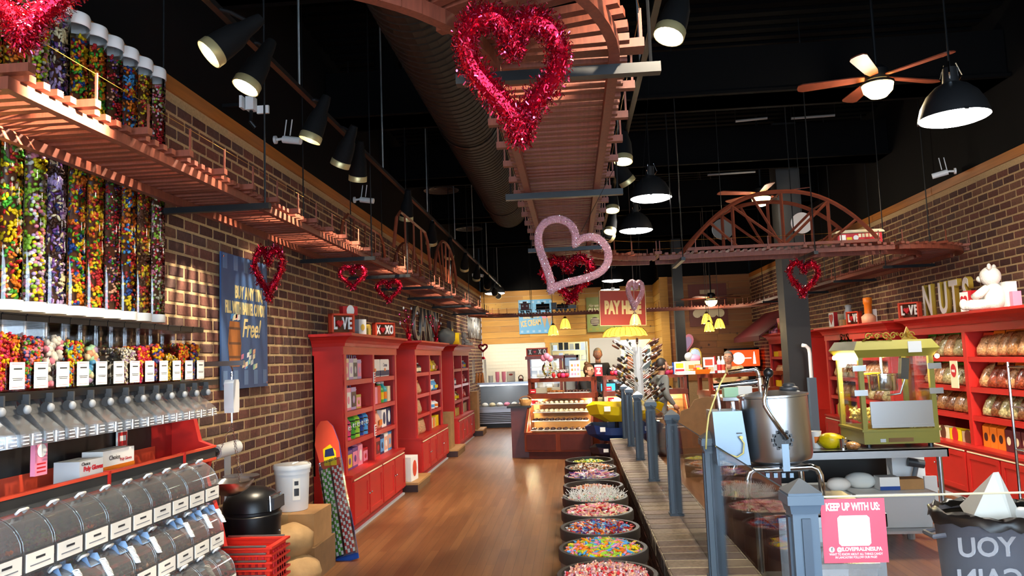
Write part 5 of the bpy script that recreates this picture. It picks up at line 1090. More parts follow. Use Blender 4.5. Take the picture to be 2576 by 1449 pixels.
# plush and boxes on the farthest cabinet
q = at(1150, 865, X=-2.2); bag('plush_toy', 'grey plush heap on the farthest left cabinet', 'plush toy', (-2.3, at(1130, 865, X=-2.25).y, TOPZ), (.3, .34, .3), 'cloth_grey', 0, 4, .5)
boxp('yellow printed box on the farthest left cabinet', (-2.24, at(1155, 865, X=-2.2).y, TOPZ), PI/2, .3, .12, .24, 'yellow', 'choc'); boxp('black and yellow striped box on the farthest left cabinet', (-2.34, at(1152, 865, X=-2.2).y, TOPZ), PI/2, .3, .08, .46, 'choc', 'yellow')
def teddy(label, p, rz, s, m='fur_white', lean=0):
    t = thing('teddy_bear', label, 'plush toy', p, rz); t.scale = (s,)*3
    bd = MB(); bd.sph((0, 0, .2), (.17, .15, .22), 16, 12); bd.build('body', m, t, smooth=True)
    hd = MB().sph((0, -.03, .52), (.16, .15, .155), 16, 12).build('head', m, t, smooth=True)
    MB().sph((0, -.17, .49), (.07, .06, .055), 12, 8).build('muzzle', m, hd, smooth=True); MB().sph((0, -.228, .5), (.018, .012, .013), 8, 6).build('nose', 'black_plastic', hd)
    for sx in (-1, 1):
        MB().sph((sx*.12, 0, .66), (.055, .03, .055), 12, 8).build('ear', m, hd, smooth=True); MB().sph((sx*.055, -.165, .545), .013, 8, 6).build('eye', 'black_plastic', hd)
        MB().tube([(sx*.12, -.05, .34), (sx*.2, -.14, .25), (sx*.16, -.24, .2)], [.06, .065, .055], 10).build('arm', m, t, smooth=True)
        MB().tube([(sx*.1, -.05, .09), (sx*.17, -.22, .085), (sx*.19, -.36, .08)], [.08, .085, .075], 10).build('leg', m, t, smooth=True); MB().sph((sx*.19, -.38, .1), (.075, .06, .09), 12, 8).build('foot', m, t, smooth=True)
    return t
teddy('white and brown plush dog at the end of the farthest left cabinet', (-2.27, at(1175, 868, X=-2.2).y, TOPZ), PI/2, .42)
# galvanised words on the left wall
for words, px0, px1, py0, py1, lb in (('CANDY', 1040, 1104, 782, 865, 'tall galvanised CANDY letters on the left brick wall'), ('ICE CREAM', 1177, 1209, 800, 855, 'tall galvanised letters at the far end of the left wall')):
    a, b = at(px0, py1, X=-2.47), at(px1, py1, X=-2.47); z0, z1 = at((px0+px1)/2, py1, X=-2.47).z, at((px0+px1)/2, py0, X=-2.47).z; n = len(words.replace(' ', '')); L = b.y-a.y; i = 0
    t = thing('wall_letters', lb, 'letters', (-2.465, (a.y+b.y)/2, (z0+z1)/2))
    for ch in words:
        if ch == ' ': continue
        text(ch, (z1-z0)*1.42, (.0, -L/2+L*(i+.5)/n, 0), FACE_L, 'galv', t, ext=.02, xs=L/n/(z1-z0)*.98, bold=.0); i += 1
# right: LOVE frame, NUTS letters, teddy, boxes
XS = 4.1
def onR(px, py=820): return at(px, py, X=XS)
frame_sign('red framed LOVE sign left of the NUTS letters', (XS-.02, onR(2297).y, TOPZ), -PI/2+.6, .26, .2, ('L', 'V', 'E'), (-.32, .1, .33), -.12)
for i, (ch, px) in enumerate(zip('NUTS', (2340, 2382, 2405, 2440))):
    px = (2342, 2382, 2410, 2442)[i]; q = at(px, 795, X=4.25); t = thing('marquee_letter', 'gold-edged white wooden letter %s standing on the right cabinet' % ch, 'letter', (4.25, q.y, TOPZ), -PI/2)
    text(ch, .5, (0, 0, .185), FACE_C, 'gold', t, ext=.025, xs=.62, bold=.018, name='letter_body'); text(ch, .5, (0, -.026, .185), FACE_C, 'white', t, ext=.004, xs=.62, bold=.009, name='letter_face')
    MB().bx(-.09, .09, -.03, .03, 0, .012).build('foot', 'brown', t)
q = at(2500, 790, X=4.05); teddy('large white teddy bear sitting on the right cabinet', (4.08, q.y+.02, TOPZ), -PI/2-.75, .62)
boxp('white gift box behind the teddy bear', (4.2, at(2540, 780, X=4.2).y, TOPZ), -PI/2, .13, .1, .26, 'white'); boxp('thin pink gift box at the right end of the cabinet top', (4.2, at(2558, 780, X=4.2).y, TOPZ), -PI/2, .05, .08, .16, 'pink')
t = boxp('red gift box with a heart before the letter S', (4.02, at(2448, 800, X=4.02).y, TOPZ), -PI/2+.3, .11, .1, .21, 'candyred', None)
p_ = (4.02, at(2448, 800, X=4.02).y, TOPZ); t = thing('heart_card', 'white card with a red heart in front of the letter S', 'card', (3.96, p_[1]+.02, TOPZ), -PI/2+.3); MB().bx(-.05, .05, -.004, .004, 0, .2).build('card', 'white', t); MB().prism([(q.x*.085, q.z*.15+.1) for q in heart_pts(20)], -.008, -.004, 'y').build('heart', 'candyred', t)
# decor on the second right cabinet (seen above the popcorn machine)
frame_sign('small red framed LOVE sign above the popcorn machine', (XS, at(2150, 815, X=XS).y, TOPZ), -PI/2+.4, .24, .2, ('L', 'V', 'E'), (-.32, .1, .33), -.12)
t = thing('heart_card', 'white card with a long red heart above the popcorn machine', 'card', (4.05, at(2098, 825, X=4.05).y, TOPZ), -PI/2+.15); MB().bx(-.08, .08, -.03, .03, 0, .23).build('block', 'candyred', t); MB().bx(-.075, .075, -.034, -.03, .005, .225).build('card', 'white', t); MB().prism([(q.x*.12, q.z*.19+.12) for q in heart_pts(20)], -.04, -.034, 'y').build('heart', 'candyred', t)
boxp('cream gift carton left of the heart card', (4.15, 12.35, TOPZ), -PI/2, .26, .1, .2, 'cream'); boxp('tan wooden crate right of the heart card', (4.08, at(2125, 822, X=4.08).y, TOPZ), -PI/2, .16, .1, .1, 'wood_light'); 
t = thing('gift_bottle', 'tall pale bottle above the popcorn machine', 'bottle', (4.2, at(2136, 810, X=4.2).y, TOPZ)); MB().lathe([(.001, 0), (.06, 0), (.065, .2), (.04, .27), (.05, .32), (.001, .33)], 14).build('glass', 'lightgrey', t, smooth=True)
t = thing('gift_bottle', 'amber and pink potion-shaped bottle above the popcorn machine', 'bottle', (4.12, at(2186, 808, X=4.12).y, TOPZ)); MB().lathe([(.001, 0), (.09, .0), (.095, .1), (.05, .14)], 14).build('flask', 'peach', t, smooth=True); MB().lathe([(.05, .14), (.05, .27), (.06, .28), (.06, .36), (.001, .37)], 14).build('neck', 'orange', t, smooth=True)
boxp('white upright card behind the amber bottle', (4.2, at(2199, 805, X=4.2).y, TOPZ), -PI/2, .1, .05, .2, 'white')
# decor on the far right cabinet
teddy('pink plush toy on the far right cabinet', (4.15, 15.88, TOPZ), -PI/2, .4, 'pink'); boxp('red patterned gift box on the far right cabinet', (4.12, 15.5, TOPZ), -PI/2, .22, .12, .3, 'candyred', 'gold'); boxp('tan gift box on the far right cabinet', (4.15, at(1966, 850, X=4.1).y, TOPZ), -PI/2, .2, .1, .26, 'peach')
# FREE notice on the right shelves
t = thing('notice_sheet', 'cream notice with a red circle reading FREE on the right shelves', 'sign', (3.94, at(2403, 938, X=3.95).y, 1.27), -PI/2); MB().bx(-.075, .075, -.004, .004, -.14, .14).build('sheet', 'cream', t); MB().lathe([(.001, 0), (.055, 0), (.055, .002), (.001, .002)], 20, T=Matrix.Translation((0, -.005, .04))@Matrix.Rotation(RX90, 4, 'X')@Matrix.Diagonal((1, 1.25, 1, 1))).build('red_circle', 'candyred', t); text('FREE', .035, (0, -.009, .035), FACE_C, 'paper', t, ext=.0005, bold=.001)
# wire rack at the right edge
t = thing('wire_rack', 'chrome wire rack at the right edge of the picture', 'rack', (3.62, 6.55, 0))
for y in (-.22, .22): MB().cyl((0, y, 0), (0, y, 1.42), .012, n=8).build('upright', 'chrome', t)
for z in (.3, .7, 1.05, 1.38):
    MB().cyl((0, -.22, z), (0, .22, z), .008, n=6).build('rung', 'chrome', t)
    for x in (.08, .16, .24): MB().cyl((x, -.22, z), (x, .22, z), .004, n=5).build('wire', 'chrome', t)
    for y in (-.22, .22): MB().cyl((0, y, z), (.26, y, z), .005, n=5).build('wire', 'chrome', t)
# wooden steps and cartons between the left cabinets
def step(label, x0, x1, y0, y1, h):
    t = thing('wooden_step', label, 'step', ((x0+x1)/2, (y0+y1)/2, 0), group='low wooden steps between the red cabinets'); a, b = (x1-x0)/2, (y1-y0)/2
    MB().bx(-a, a, -b, b, h-.025, h).build('tread', 'wood_light', t); MB().bx(-a+.01, a-.01, -b+.01, b-.01, 0, h-.025).build('riser', 'cardboard_dark', t); MB().bx(-a+.005, a-.005, -b, -b+.01, 0, h-.025).build('end_board', 'choc', t)
step('low wooden step between the nearest and middle red cabinets', -2.45, -1.98, 9.6, 10.45, .11); step('low wooden step between the middle and farthest red cabinets', -2.45, -1.98, 12.95, 13.85, .12); step('low wooden step by the freezer', -2.45, -1.96, 16.4, 17.1, .13)
boxp('white printed carton with a candy picture on the near step', (-2.22, 9.85, .112), PI/2-.1, .3, .3, .3, 'white', 'tomato'); carton(-2.45, -2.2, 10.1, 10.4, .112, .36, 'open brown carton on the near step')
for i in range(3): carton(-2.4, -2.12, 13.1, 13.5, .122+i*.2, .32+i*.2, '%s brown carton of the stack beside the farthest red cabinet' % ('lowest', 'middle', 'top')[i])
for i in range(4): carton(-2.35, -2.08, 16.5, 16.85, .132+i*.2, .33+i*.2, '%s tan carton of the stack by the freezer' % ('lowest', 'second', 'third', 'top')[i])
# ================================================================ glass railing on the knee wall
random.seed(31)
PX = .735; PTOP = 1.165; PW = .082
pm = MB()
pm.taper((0, 0, 0), (PW, PW), (0, 0, PTOP-KZ-.06), (PW, PW)); shaft = pm.mesh('shaft', 'post_grey')
gm = MB()
for s in (-1, 1): gm.bx(s*(PW/2+.004)-.004, s*(PW/2+.004)+.004, -.014, .014, .02, PTOP-KZ-.12); gm.bx(-.014, .014, s*(PW/2+.004)-.004, s*(PW/2+.004)+.004, .02, PTOP-KZ-.12)
groove = gm.mesh('channel_strips', 'post_grey_dark')
zc = PTOP-KZ-.075
cp = MB()
for a, b, w0, w1 in ((zc-.03, zc-.02, PW+.008, PW+.012), (zc-.02, zc, PW+.012, PW+.02), (zc, zc+.03, PW+.034, PW+.034), (zc+.03, zc+.038, PW+.026, PW+.026)): cp.taper((0, 0, a), (w0, w0), (0, 0, b), (w1, w1))
cap = cp.mesh('cap_moulding', 'post_grey'); pyr = MB().taper((0, 0, zc+.038), (PW+.03, PW+.03), (0, 0, zc+.078), (.006, .006)).mesh('cap_pyramid', 'post_cap') if False else None
mat('post_cap', '6a6f74', .35, .3)
pyr = MB().taper((0, 0, zc+.038), (PW+.03, PW+.03), (0, 0, zc+.078), (.006, .006)).mesh('cap_pyramid', 'post_cap')
base = MB().bx(-PW/2-.012, PW/2+.012, -PW/2-.012, PW/2+.012, 0, .018).mesh('foot_plate', 'post_grey_dark')
POSTY = [2.68, 4.37, 6.08, 7.7, 9.2, 10.75, 12.1][:6]+[11.55]
POSTY = [2.68, 4.37, 6.08, 7.7, 9.22, 10.6, 11.62]
names_ = ['nearest corner post', 'second post', 'third post', 'fourth post', 'fifth post', 'sixth post', 'last post']
RAIL = thing('glass_railing', 'grey post and glass railing standing on the low brick wall', 'railing', (PX, 2.68, KZ))
def post(x, y, lb):
    t = put('post', shaft, (x-PX, y-2.68, 0), parent=RAIL); t['label'] = lb
    for n, m in (('channel_strips', groove), ('cap_moulding', cap), ('cap_pyramid', pyr), ('foot_plate', base)): put(n, m, parent=t)
for y, n in zip(POSTY, names_): post(PX, y, 'grey square railing post with pointed cap, %s on the brick wall' % n)
post(3.3, 2.68, 'grey railing post at the right end of the near glass')
for i, (a, b) in enumerate(zip(POSTY, POSTY[1:])):
    L = b-a-PW-.02; hgl = .73
    t = MB().bx(-.004, .004, -L/2, L/2, .03, hgl).build('pane', 'glass', RAIL); t.location = (0, (a+b)/2-2.68, 0); MB().tube([(0, -L/2, hgl), (0, L/2, hgl)], .0035, 4).build('top_edge', 'post_grey_dark', t)
L = 3.3-PX-PW-.02; t = MB().bx(-L/2, L/2, -.004, .004, .03, .735).build('pane', 'case_glass', RAIL); t.location = ((3.3-PX)/2, 0, 0); MB().tube([(-L/2, 0, .735), (L/2, 0, .735)], .0035, 4).build('top_edge', 'cream', t)
# sticker on the glass
a, b = at(2062, 1256, Y=2.672), at(2236, 1414, Y=2.672)
st = thing('glass_sticker', 'pink-red KEEP UP WITH US sticker on the near glass', 'sticker', ((a.x+b.x)/2, 2.671, (a.z+b.z)/2)); w, h = b.x-a.x, a.z-b.z
mat('sticker', 'e0485c', .4); MB().bx(-w/2, w/2, -.001, .001, -h/2, h/2).build('sheet', 'sticker', st)
mb = MB(); q = w*.25; r = .008
MB().prism([(-q+r, -q*.95), (q-r, -q*.95), (q, -q*.95+r), (q, q*.95-r), (q-r, q*.95), (-q+r, q*.95), (-q, q*.95-r), (-q, -q*.95+r)], -.0016, -.001, 'y').build('white_square', 'white', st)
text('KEEP UP WITH US:', .034, (0, -.0014, h*.37), FACE_C, 'white', st, ext=.0003, xs=.62, bold=.0012)
text('@ILOVEPRALINESLPA', .017, (.012, -.0014, -h*.29), FACE_C, 'white', st, ext=.0002, xs=.88, bold=.0005); text('WANT TO KNOW ABOUT ALL THINGS CANDY\nIN LANCASTER? FOLLOW OUR PAGE!', .0105, (0, -.0014, -h*.39), FACE_C, 'white', st, ext=.0002, xs=.75)
MB().lathe([(.001, 0), (.009, 0), (.009, .0006), (.001, .0006)], 18, T=Matrix.Translation((-w*.37, -.001, -h*.29))@Matrix.Rotation(RX90, 4, 'X')).build('badge', 'white', st); text('f', .017, (-w*.37, -.0022, -h*.29), FACE_C, 'darkgrey', st, ext=.0002, bold=.0005)
# ================================================================ candy barrels
BRX, BRR, BRZ = .13, .262, .465
brl = [MB().lathe([(.001, 0), (BRR*.9, 0), (BRR*.97, BRZ*.45), (BRR*.98, BRZ*.75), (BRR*.97, BRZ-.03)], 32).mesh('staves', 'barrel_body', 40),
       MB().lathe([(BRR*.97, BRZ-.07), (BRR+.004, BRZ-.065), (BRR+.006, BRZ-.008), (BRR, BRZ), (BRR-.022, BRZ), (BRR-.026, BRZ-.01), (BRR-.03, BRZ-.1)], 40).mesh('rim', 'barrel_rim', 40),
       MB().lathe([(BRR*.955, BRZ*.3), (BRR*.985, BRZ*.31), (BRR*.99, BRZ*.4), (BRR*.97, BRZ*.41)], 32).mesh('hoop', 'barrel_rim'),
       MB().lathe([(BRR-.03, BRZ-.1), (.001, BRZ-.1)], 32).mesh('inside', 'barrel_rim')]
mat('clearpink', 'd8a09a', .15, coat=.6); mat('clearpeach', 'd6b49c', .15, coat=.6); mat('clearmauve', 'b88a98', .15, coat=.6)
heaps = [('clear', ['clearpink', 'clearpeach', 'clearmauve', 'peach', 'candyred'], 'heap of pink cellophane-wrapped sweets'), ('roll', ['lime', 'orange', 'yellow', 'sky', 'pink'], 'heap of bright rainbow candy rolls'), ('wrap', ['candyred', 'white', 'sky', 'purple', 'orange'], 'heap of red and white twist-wrapped sweets'), ('roll', ['peach', 'pink', 'clearpink', 'cream', 'candyred'], 'heap of pink and cream candy rolls'), ('stick', ['white', 'pink', 'mint', 'cream', 'peach'], 'heap of lollipops on white sticks'), ('wrap', ['orange', 'peach', 'orange', 'pink', 'cream'], 'heap of orange wrapped sweets'), ('straw', ['pink', 'lilac', 'peach', 'purple', 'white'], 'heap of pink and lilac candy sticks'), ('wrap', ['tan', 'brown', 'cream', 'white', 'orange'], 'heap of brown and cream toffees'), ('wrap', ['yellow', 'lime', 'green', 'yellow', 'cream'], 'heap of yellow and green sweets')]
bn = ['nearest', 'second', 'third', 'fourth', 'fifth', 'sixth', 'seventh', 'eighth', 'farthest']
CYL6 = MB().cyl((0, 0, -1), (0, 0, 1), 1, n=6); 
WR = MB().add([(-1, 0, 0), (-.55, .35, .2), (-.55, -.35, .2), (-.55, 0, -.35), (.55, .35, .2), (.55, -.35, .2), (.55, 0, -.35), (1, 0, 0), (-1.3, .4, 0), (-1.3, -.4, .1), (1.3, .4, .1), (1.3, -.4, 0)], [(1, 2, 5, 4), (2, 3, 6, 5), (3, 1, 4, 6), (1, 3, 2), (4, 5, 6), (0, 8, 9), (7, 10, 11), (1, 0, 2), (4, 7, 5)])
for k in range(9):
    y = 4.17+.56*k-.0
    t = thing('candy_barrel', '%s dark-rimmed low barrel in the row along the brick wall' % bn[k], 'barrel', (BRX, y, 0), group='row of candy barrels')
    for n, m in zip(('staves', 'rim', 'hoop', 'inside'), brl): put(n, m, parent=t)
    kind, cols, lb = heaps[k]; mb = MB(); n = {'clear': 1300, 'roll': 640, 'wrap': 820, 'stick': 330, 'straw': 200}[kind]
    low = k in (5, 8)
    for i in range(n):
        rr = (BRR-.04)*math.sqrt(rnd(0, 1)); a = rnd(0, 6.283); hz = BRZ-.035+.055*(1-(rr/BRR)**2)+rnd(-.02, .012)
        if low: hz -= .035
        p = (rr*math.cos(a), rr*math.sin(a), hz); mi = random.randrange(5)
        E = Matrix.Translation(p)@Euler((rnd(-.5, .5), rnd(-.5, .5), rnd(0, 6.28))).to_matrix().to_4x4()
        if kind == 'clear': mb.add(ICV, ICF, mi, Matrix.Translation(p)@rrot()@Matrix.Diagonal((.012, .009, .008, 1))); i % 2 or mb.add([(0, 0, 0), (.016, .006, .004), (.016, -.006, .002)], [(0, 1, 2)], mi, Matrix.Translation((p[0], p[1], p[2]+.006))@rrot())
        elif kind == 'wrap': mb.add(WR.v, WR.f, mi, E@Matrix.Diagonal((.0155, .019, .02, 1)))
        elif kind == 'roll': mb.cyl((-.02, 0, 0), (.02, 0, 0), .0075, n=6, mi=mi, T=E); mb.add(OCT, OCF, mi, E@Matrix.Translation((.026, 0, 0))@Matrix.Diagonal((.008, .007, .004, 1))); mb.add(OCT, OCF, mi, E@Matrix.Translation((-.026, 0, 0))@Matrix.Diagonal((.008, .007, .004, 1)))
        elif kind == 'stick':
            E = Matrix.Translation(p)@Euler((rnd(-1.1, 1.1), rnd(-1.1, 1.1), rnd(0, 6.28))).to_matrix().to_4x4()
            mb.cyl((0, 0, -.02), (0, 0, .07), .0022, n=5, mi=0, T=E); mb.add(ICV, ICF, 1+random.randrange(4), E@Matrix.Translation((0, 0, -.02))@Matrix.Diagonal((.014, .014, .012, 1)))
        else:
            E = Matrix.Translation((p[0]*.7, p[1]*.7, p[2]))@Euler((rnd(-.25, .25), rnd(-.25, .25), rnd(0, 6.28))).to_matrix().to_4x4()
            mb.cyl((-.11, 0, 0), (.11, 0, 0), .0055, n=5, mi=mi, T=E)
    mb.lathe([(BRR-.035, BRZ-.09), (BRR-.04, BRZ-.06-(.03 if low else 0)), (BRR*.5, BRZ-.02-(.03 if low else 0)), (.001, BRZ-(.03 if low else 0))], 16, mi=4)
    o = mb.build('candy_heap', cols, org=None, recalc=False); o.location = (BRX, y, 0); tag(o, lb+' in the %s barrel' % bn[k], 'candy', None, 'stuff')
# ================================================================ counter cases
def glass_case(name, label, p, rz, w, d, hb, h1, h2, slope=.35):
    """wooden base, slanted lit glass section, upright glass box on top; front faces -y"""
    t = thing(name, label, 'display case', p, rz); a = w/2
    MB().bx(-a+.05, a-.05, -d/2+.06, d/2, 0, .12).build('plinth', 'cherry_dark', t)
    MB().bx(-a, a, -d/2, d/2, .12, hb).build('base', 'cherry', t)
    for i in range(2): MB().bx(-a+.04+i*a, -a+a-.04+i*a, -d/2-.012, -d/2, .15, hb-.03).build('base_panel', 'cherry_dark', t)
    y0, y1 = -d/2, -d/2+slope          # slanted glass runs from y0 at hb to y1 at h1
    for s in (-1, 1):
        pr = [(y0, hb), (d/2, hb), (d/2, h1), (y1, h1)]
        x = s*a; MB().prism(pr, x-.02 if s > 0 else x, x if s > 0 else x+.02, 'x').build('side_panel', 'cherry', t)
        MB().cyl((s*(a-.035), y0+.012, hb+.01), (s*(a-.035), y1+.012, h1-.01), .006, n=6).build('led_strip', 'led', t)
        MB().prism([(y0-.015, hb), (y0+.03, hb), (y1+.03, h1), (y1-.015, h1)], s*a-(.04 if s > 0 else 0), s*a+(.04 if s < 0 else 0), 'x').build('slanted_rail', 'cherry', t)
    MB().bx(-a, a, d/2-.03, d/2, hb, h1).build('back_boards', 'wood_light', t)
    MB().add([(-a+.04, y0+.004, hb), (a-.04, y0+.004, hb), (a-.04, y1+.004, h1), (-a+.04, y1+.004, h1)], [(0, 1, 2, 3)]).build('slanted_glass', 'case_glass', t)
    MB().bx(-a-.01, a+.01, y1-.02, d/2+.01, h1, h1+.08).build('middle_rail', 'cherry', t)
    zs = [hb+.02+(h1-hb)*f for f in (0, .27, .53, .78)]
    for z in zs[1:]:
        yy = y0+(y1-y0)*(z-hb)/(h1-hb); MB().bx(-a+.05, a-.05, yy+.04, d/2-.03, z-.006, z).build('glass_shelf', 'case_glass', t)
    # upper box
    for s in (-1, 1):
        for y in (y1+.02, d/2-.04): MB().bx(s*a-(.05 if s > 0 else 0), s*a+(.05 if s < 0 else 0), y-.02, y+.03, h1+.08, h2-.05).build('corner_post', 'cherry', t)
    MB().bx(-a, a, y1, y1+.05, h2-.06, h2).bx(-a, a, d/2-.06, d/2-.01, h2-.06, h2).bx(-a, -a+.05, y1, d/2, h2-.06, h2).bx(a-.05, a, y1, d/2, h2-.06, h2).build('top_frame', 'cherry', t)
    MB().bx(-a+.05, a-.05, y1+.05, d/2-.06, h2-.012, h2-.002).build('top_glass', 'case_glass', t); MB().bx(-a+.05, a-.05, y1+.018, y1+.024, h1+.08, h2-.06).build('front_glass', 'case_glass', t)
    MB().bx(-a+.03, -a+.13, y1-.008, y1-.002, h1+.09, h1+.16).build('price_card', 'candyred', t); MB().bx(-a+.06, -a+.16, y1-.03, y1-.02, h1-.08, h1-.02).build('price_card', 'candyred', t)
    MB().bx(-a+.05, -a+.11, y1-.0095, y1-.0085, h1+.115, h1+.13).build('price_print', 'white', t)
    t['zs'] = 0
    return t, zs, y1
cookies = [('cream', 'white'), ('choc', 'brown'), ('wood_light', 'choc'), ('white', 'gold'), ('brown', 'tan')]
CK = {}
def goodie(kind):
    if kind in CK: return CK[kind]
    if kind == 'cookie': me = MB().lathe([(.001, 0), (.03, 0), (.034, .008), (.028, .017), (.001, .02)], 10).mesh('cookie', 'wood_light', True)
    elif kind == 'turtle': me = MB().sph((0, 0, .012), (.03, .026, .016), 8, 6).sph((.012, 0, .02), (.016, .012, .01), 6, 4, 1).mesh('praline', ['choc', 'brown'], True)
    elif kind == 'white': me = MB().sph((0, 0, .014), (.03, .025, .018), 8, 6).sph((-.008, .006, .024), (.014, .012, .008), 6, 4, 1).mesh('praline', ['cream', 'choc'], True)
    else: me = MB().tube([(-.035, 0, .015), (-.01, .02, .018), (.015, -.018, .018), (.035, .008, .015)], .011, 6).mesh('pretzel', 'barrel_wood', True)
    CK[kind] = me; return me
def tray(t, z, y, xs, kind, label, name, grp, nx, ny=2, w=None):
    """steel tray in a case; the sweets on it are things of their own"""
    x0, x1 = xs; M = t.matrix_basis if False else Matrix.Translation(t.location)@Matrix.Rotation(t.rotation_euler.z, 4, 'Z')
    tr = MB().bx(x0, x1, -.09, .09, 0, .006).bx(x0, x1, -.09, -.084, 0, .016).bx(x0, x1, .084, .09, 0, .016)
    o = tr.build('serving_tray', 'paper'); o.location = M@Vector((0, y, z)); o.rotation_euler.z = t.rotation_euler.z; tag(o, 'long tray under the '+label, 'tray')
    for j in range(ny):
        for i in range(nx):
            q = M@Vector((x0+.04+(x1-x0-.08)*i/(nx-1), y-.045+.09*j/max(1, ny-1), z+.007))
            o = put(name, goodie(kind), q, (rnd(-.1, .1), rnd(-.1, .1), rnd(0, 6)), scale=(1.25, 1.25, 1.5)); tag(o, label, 'sweet', grp)
A0, A1 = at(1328, 1165, Z=0), at(1475, 1172, Z=0)
ang = -.2; cA = at(1404, 1160, Y=12.28); cA.z = 0; nrm = Vector((-math.sin(ang), math.cos(ang), 0))
wA = 1.1; dA = .62
HB, H1, H2 = .42, .93, 1.26
ca, zs, y1 = glass_case('display_case', 'left cherry-wood display case with lit slanted glass', cA+nrm*(dA/2-.02)+Vector((.02, .03, 0)), ang, wA, dA, HB, H1, H2)
def fill_case(c, zs, y1, who):
    a = (1.06/2-.08)
    tray(c, zs[0]+.002, -.2, (-a, a), 'turtle', 'dark praline on the lowest tray of the %s case' % who, 'praline', 'pralines on the lowest tray of the %s case' % who, 9)
    tray(c, zs[1]+.002, -.1, (-a, a), 'turtle', 'chocolate turtle on the second tray of the %s case' % who, 'praline', 'chocolate turtles in the %s case' % who, 10)
    tray(c, zs[2]+.002, .0, (-a, a), 'white', 'white chocolate cluster on the third tray of the %s case' % who, 'praline', 'white clusters on the third tray of the %s case' % who, 11)
    tray(c, zs[3]+.002, .08, (-a, a), 'white', 'white chocolate cluster on the top lit tray of the %s case' % who, 'praline', 'white clusters on the top lit tray of the %s case' % who, 11)
    tray(c, H1+.082, .13, (-a*.5, a*.05), 'pretzel', 'caramel pretzel on the left tray atop the %s case' % who, 'pretzel', 'caramel pretzels in the %s case' % who, 7, 3)
    tray(c, H1+.082, .13, (a*.1, a), 'turtle', 'pecan turtle on the right tray atop the %s case' % who, 'praline', 'pecan turtles in the %s case' % who, 7, 3)
fill_case(ca, zs, y1, 'left'); [lamp('case_light', 'POINT', Matrix.Translation(ca.location)@Matrix.Rotation(ang, 4, 'Z')@Vector((x, .1, .88)), 9, (1, .8, .48), shadow_soft_size=.01) for x in (-.46, .46)]; [lamp('case_light', 'POINT', Matrix.Translation(ca.location)@Matrix.Rotation(ang, 4, 'Z')@Vector((x, -.2, .55)), 5, (1, .8, .48), shadow_soft_size=.01) for x in (-.46, .46)]
Y2 = at(1490, 1150, Z=0).y
cb, zs2, y12 = glass_case('display_case', 'middle cherry-wood display case behind the yellow bin', (1.16, 12.85, 0), .03, 1.36, .76, HB, H1, H2)
fill_case(cb, zs2, y12, 'middle'); [lamp('case_light', 'POINT', (x, 12.9, .88), 9, (1, .8, .48), shadow_soft_size=.01) for x in (.6, 1.15, 1.7)]
cc, zs3, y13 = glass_case('display_case', 'right cherry-wood display case beyond the brown cup cutout', (2.66, 12.15, 0), .32, 1.3, .76, HB, H1, H2)
tray(cc, H1+.082, .13, (-.4, .4), 'turtle', 'praline on the tray atop the right case', 'praline', 'pralines atop the right case', 9, 3); tray(cc, zs3[3]+.002, .08, (-.5, .5), 'white', 'white cluster on the lit tray of the right case', 'praline', 'white clusters in the right case', 10); tray(cc, zs3[2]+.002, .0, (-.5, .5), 'turtle', 'turtle on the second tray of the right case', 'praline', 'turtles in the right case', 10)
# side counter with basket and purple panel on the left of the case
q = at(1318, 1030, Y=12.6); t = thing('side_counter', 'dark wooden side counter left of the display cases', 'counter', (q.x-.06, 12.95, 0)); MB().bx(-.16, .16, -.3, .35, 0, .8).build('body', 'cherry_dark', t); MB().bx(-.22, .18, -.34, .36, .8, .83).build('top', 'grey_black', t)
q = at(1323, 1022, Y=12.7); t = thing('wicker_basket', 'wicker basket with handle on the side counter', 'basket', (q.x, 12.7, .832)); MB().lathe([(.001, 0), (.075, 0), (.1, .09), (.106, .1), (.096, .1), (.07, .01)], 16, T=Matrix.Diagonal((1.1, .8, 1, 1))).build('basket', 'wood_light', t); MB().tube([(-.1*math.cos(PI*i/10), 0, .09+.06*math.sin(PI*i/10)) for i in range(11)], .007, 6).build('handle', 'barrel_wood', t); MB().box((.0, 0, .1), (.1, .07, .03)).build('napkins', 'cream', t)
t = thing('spray_bottle', 'small purple pump bottle behind the basket', 'bottle', (q.x+.09, 12.85, .832)); MB().lathe([(.001, 0), (.03, 0), (.03, .12), (.012, .15), (.012, .18)], 12).build('bottle', 'purple', t, smooth=40); MB().box((.012, 0, .19), (.045, .016, .016)).build('pump', 'white', t)
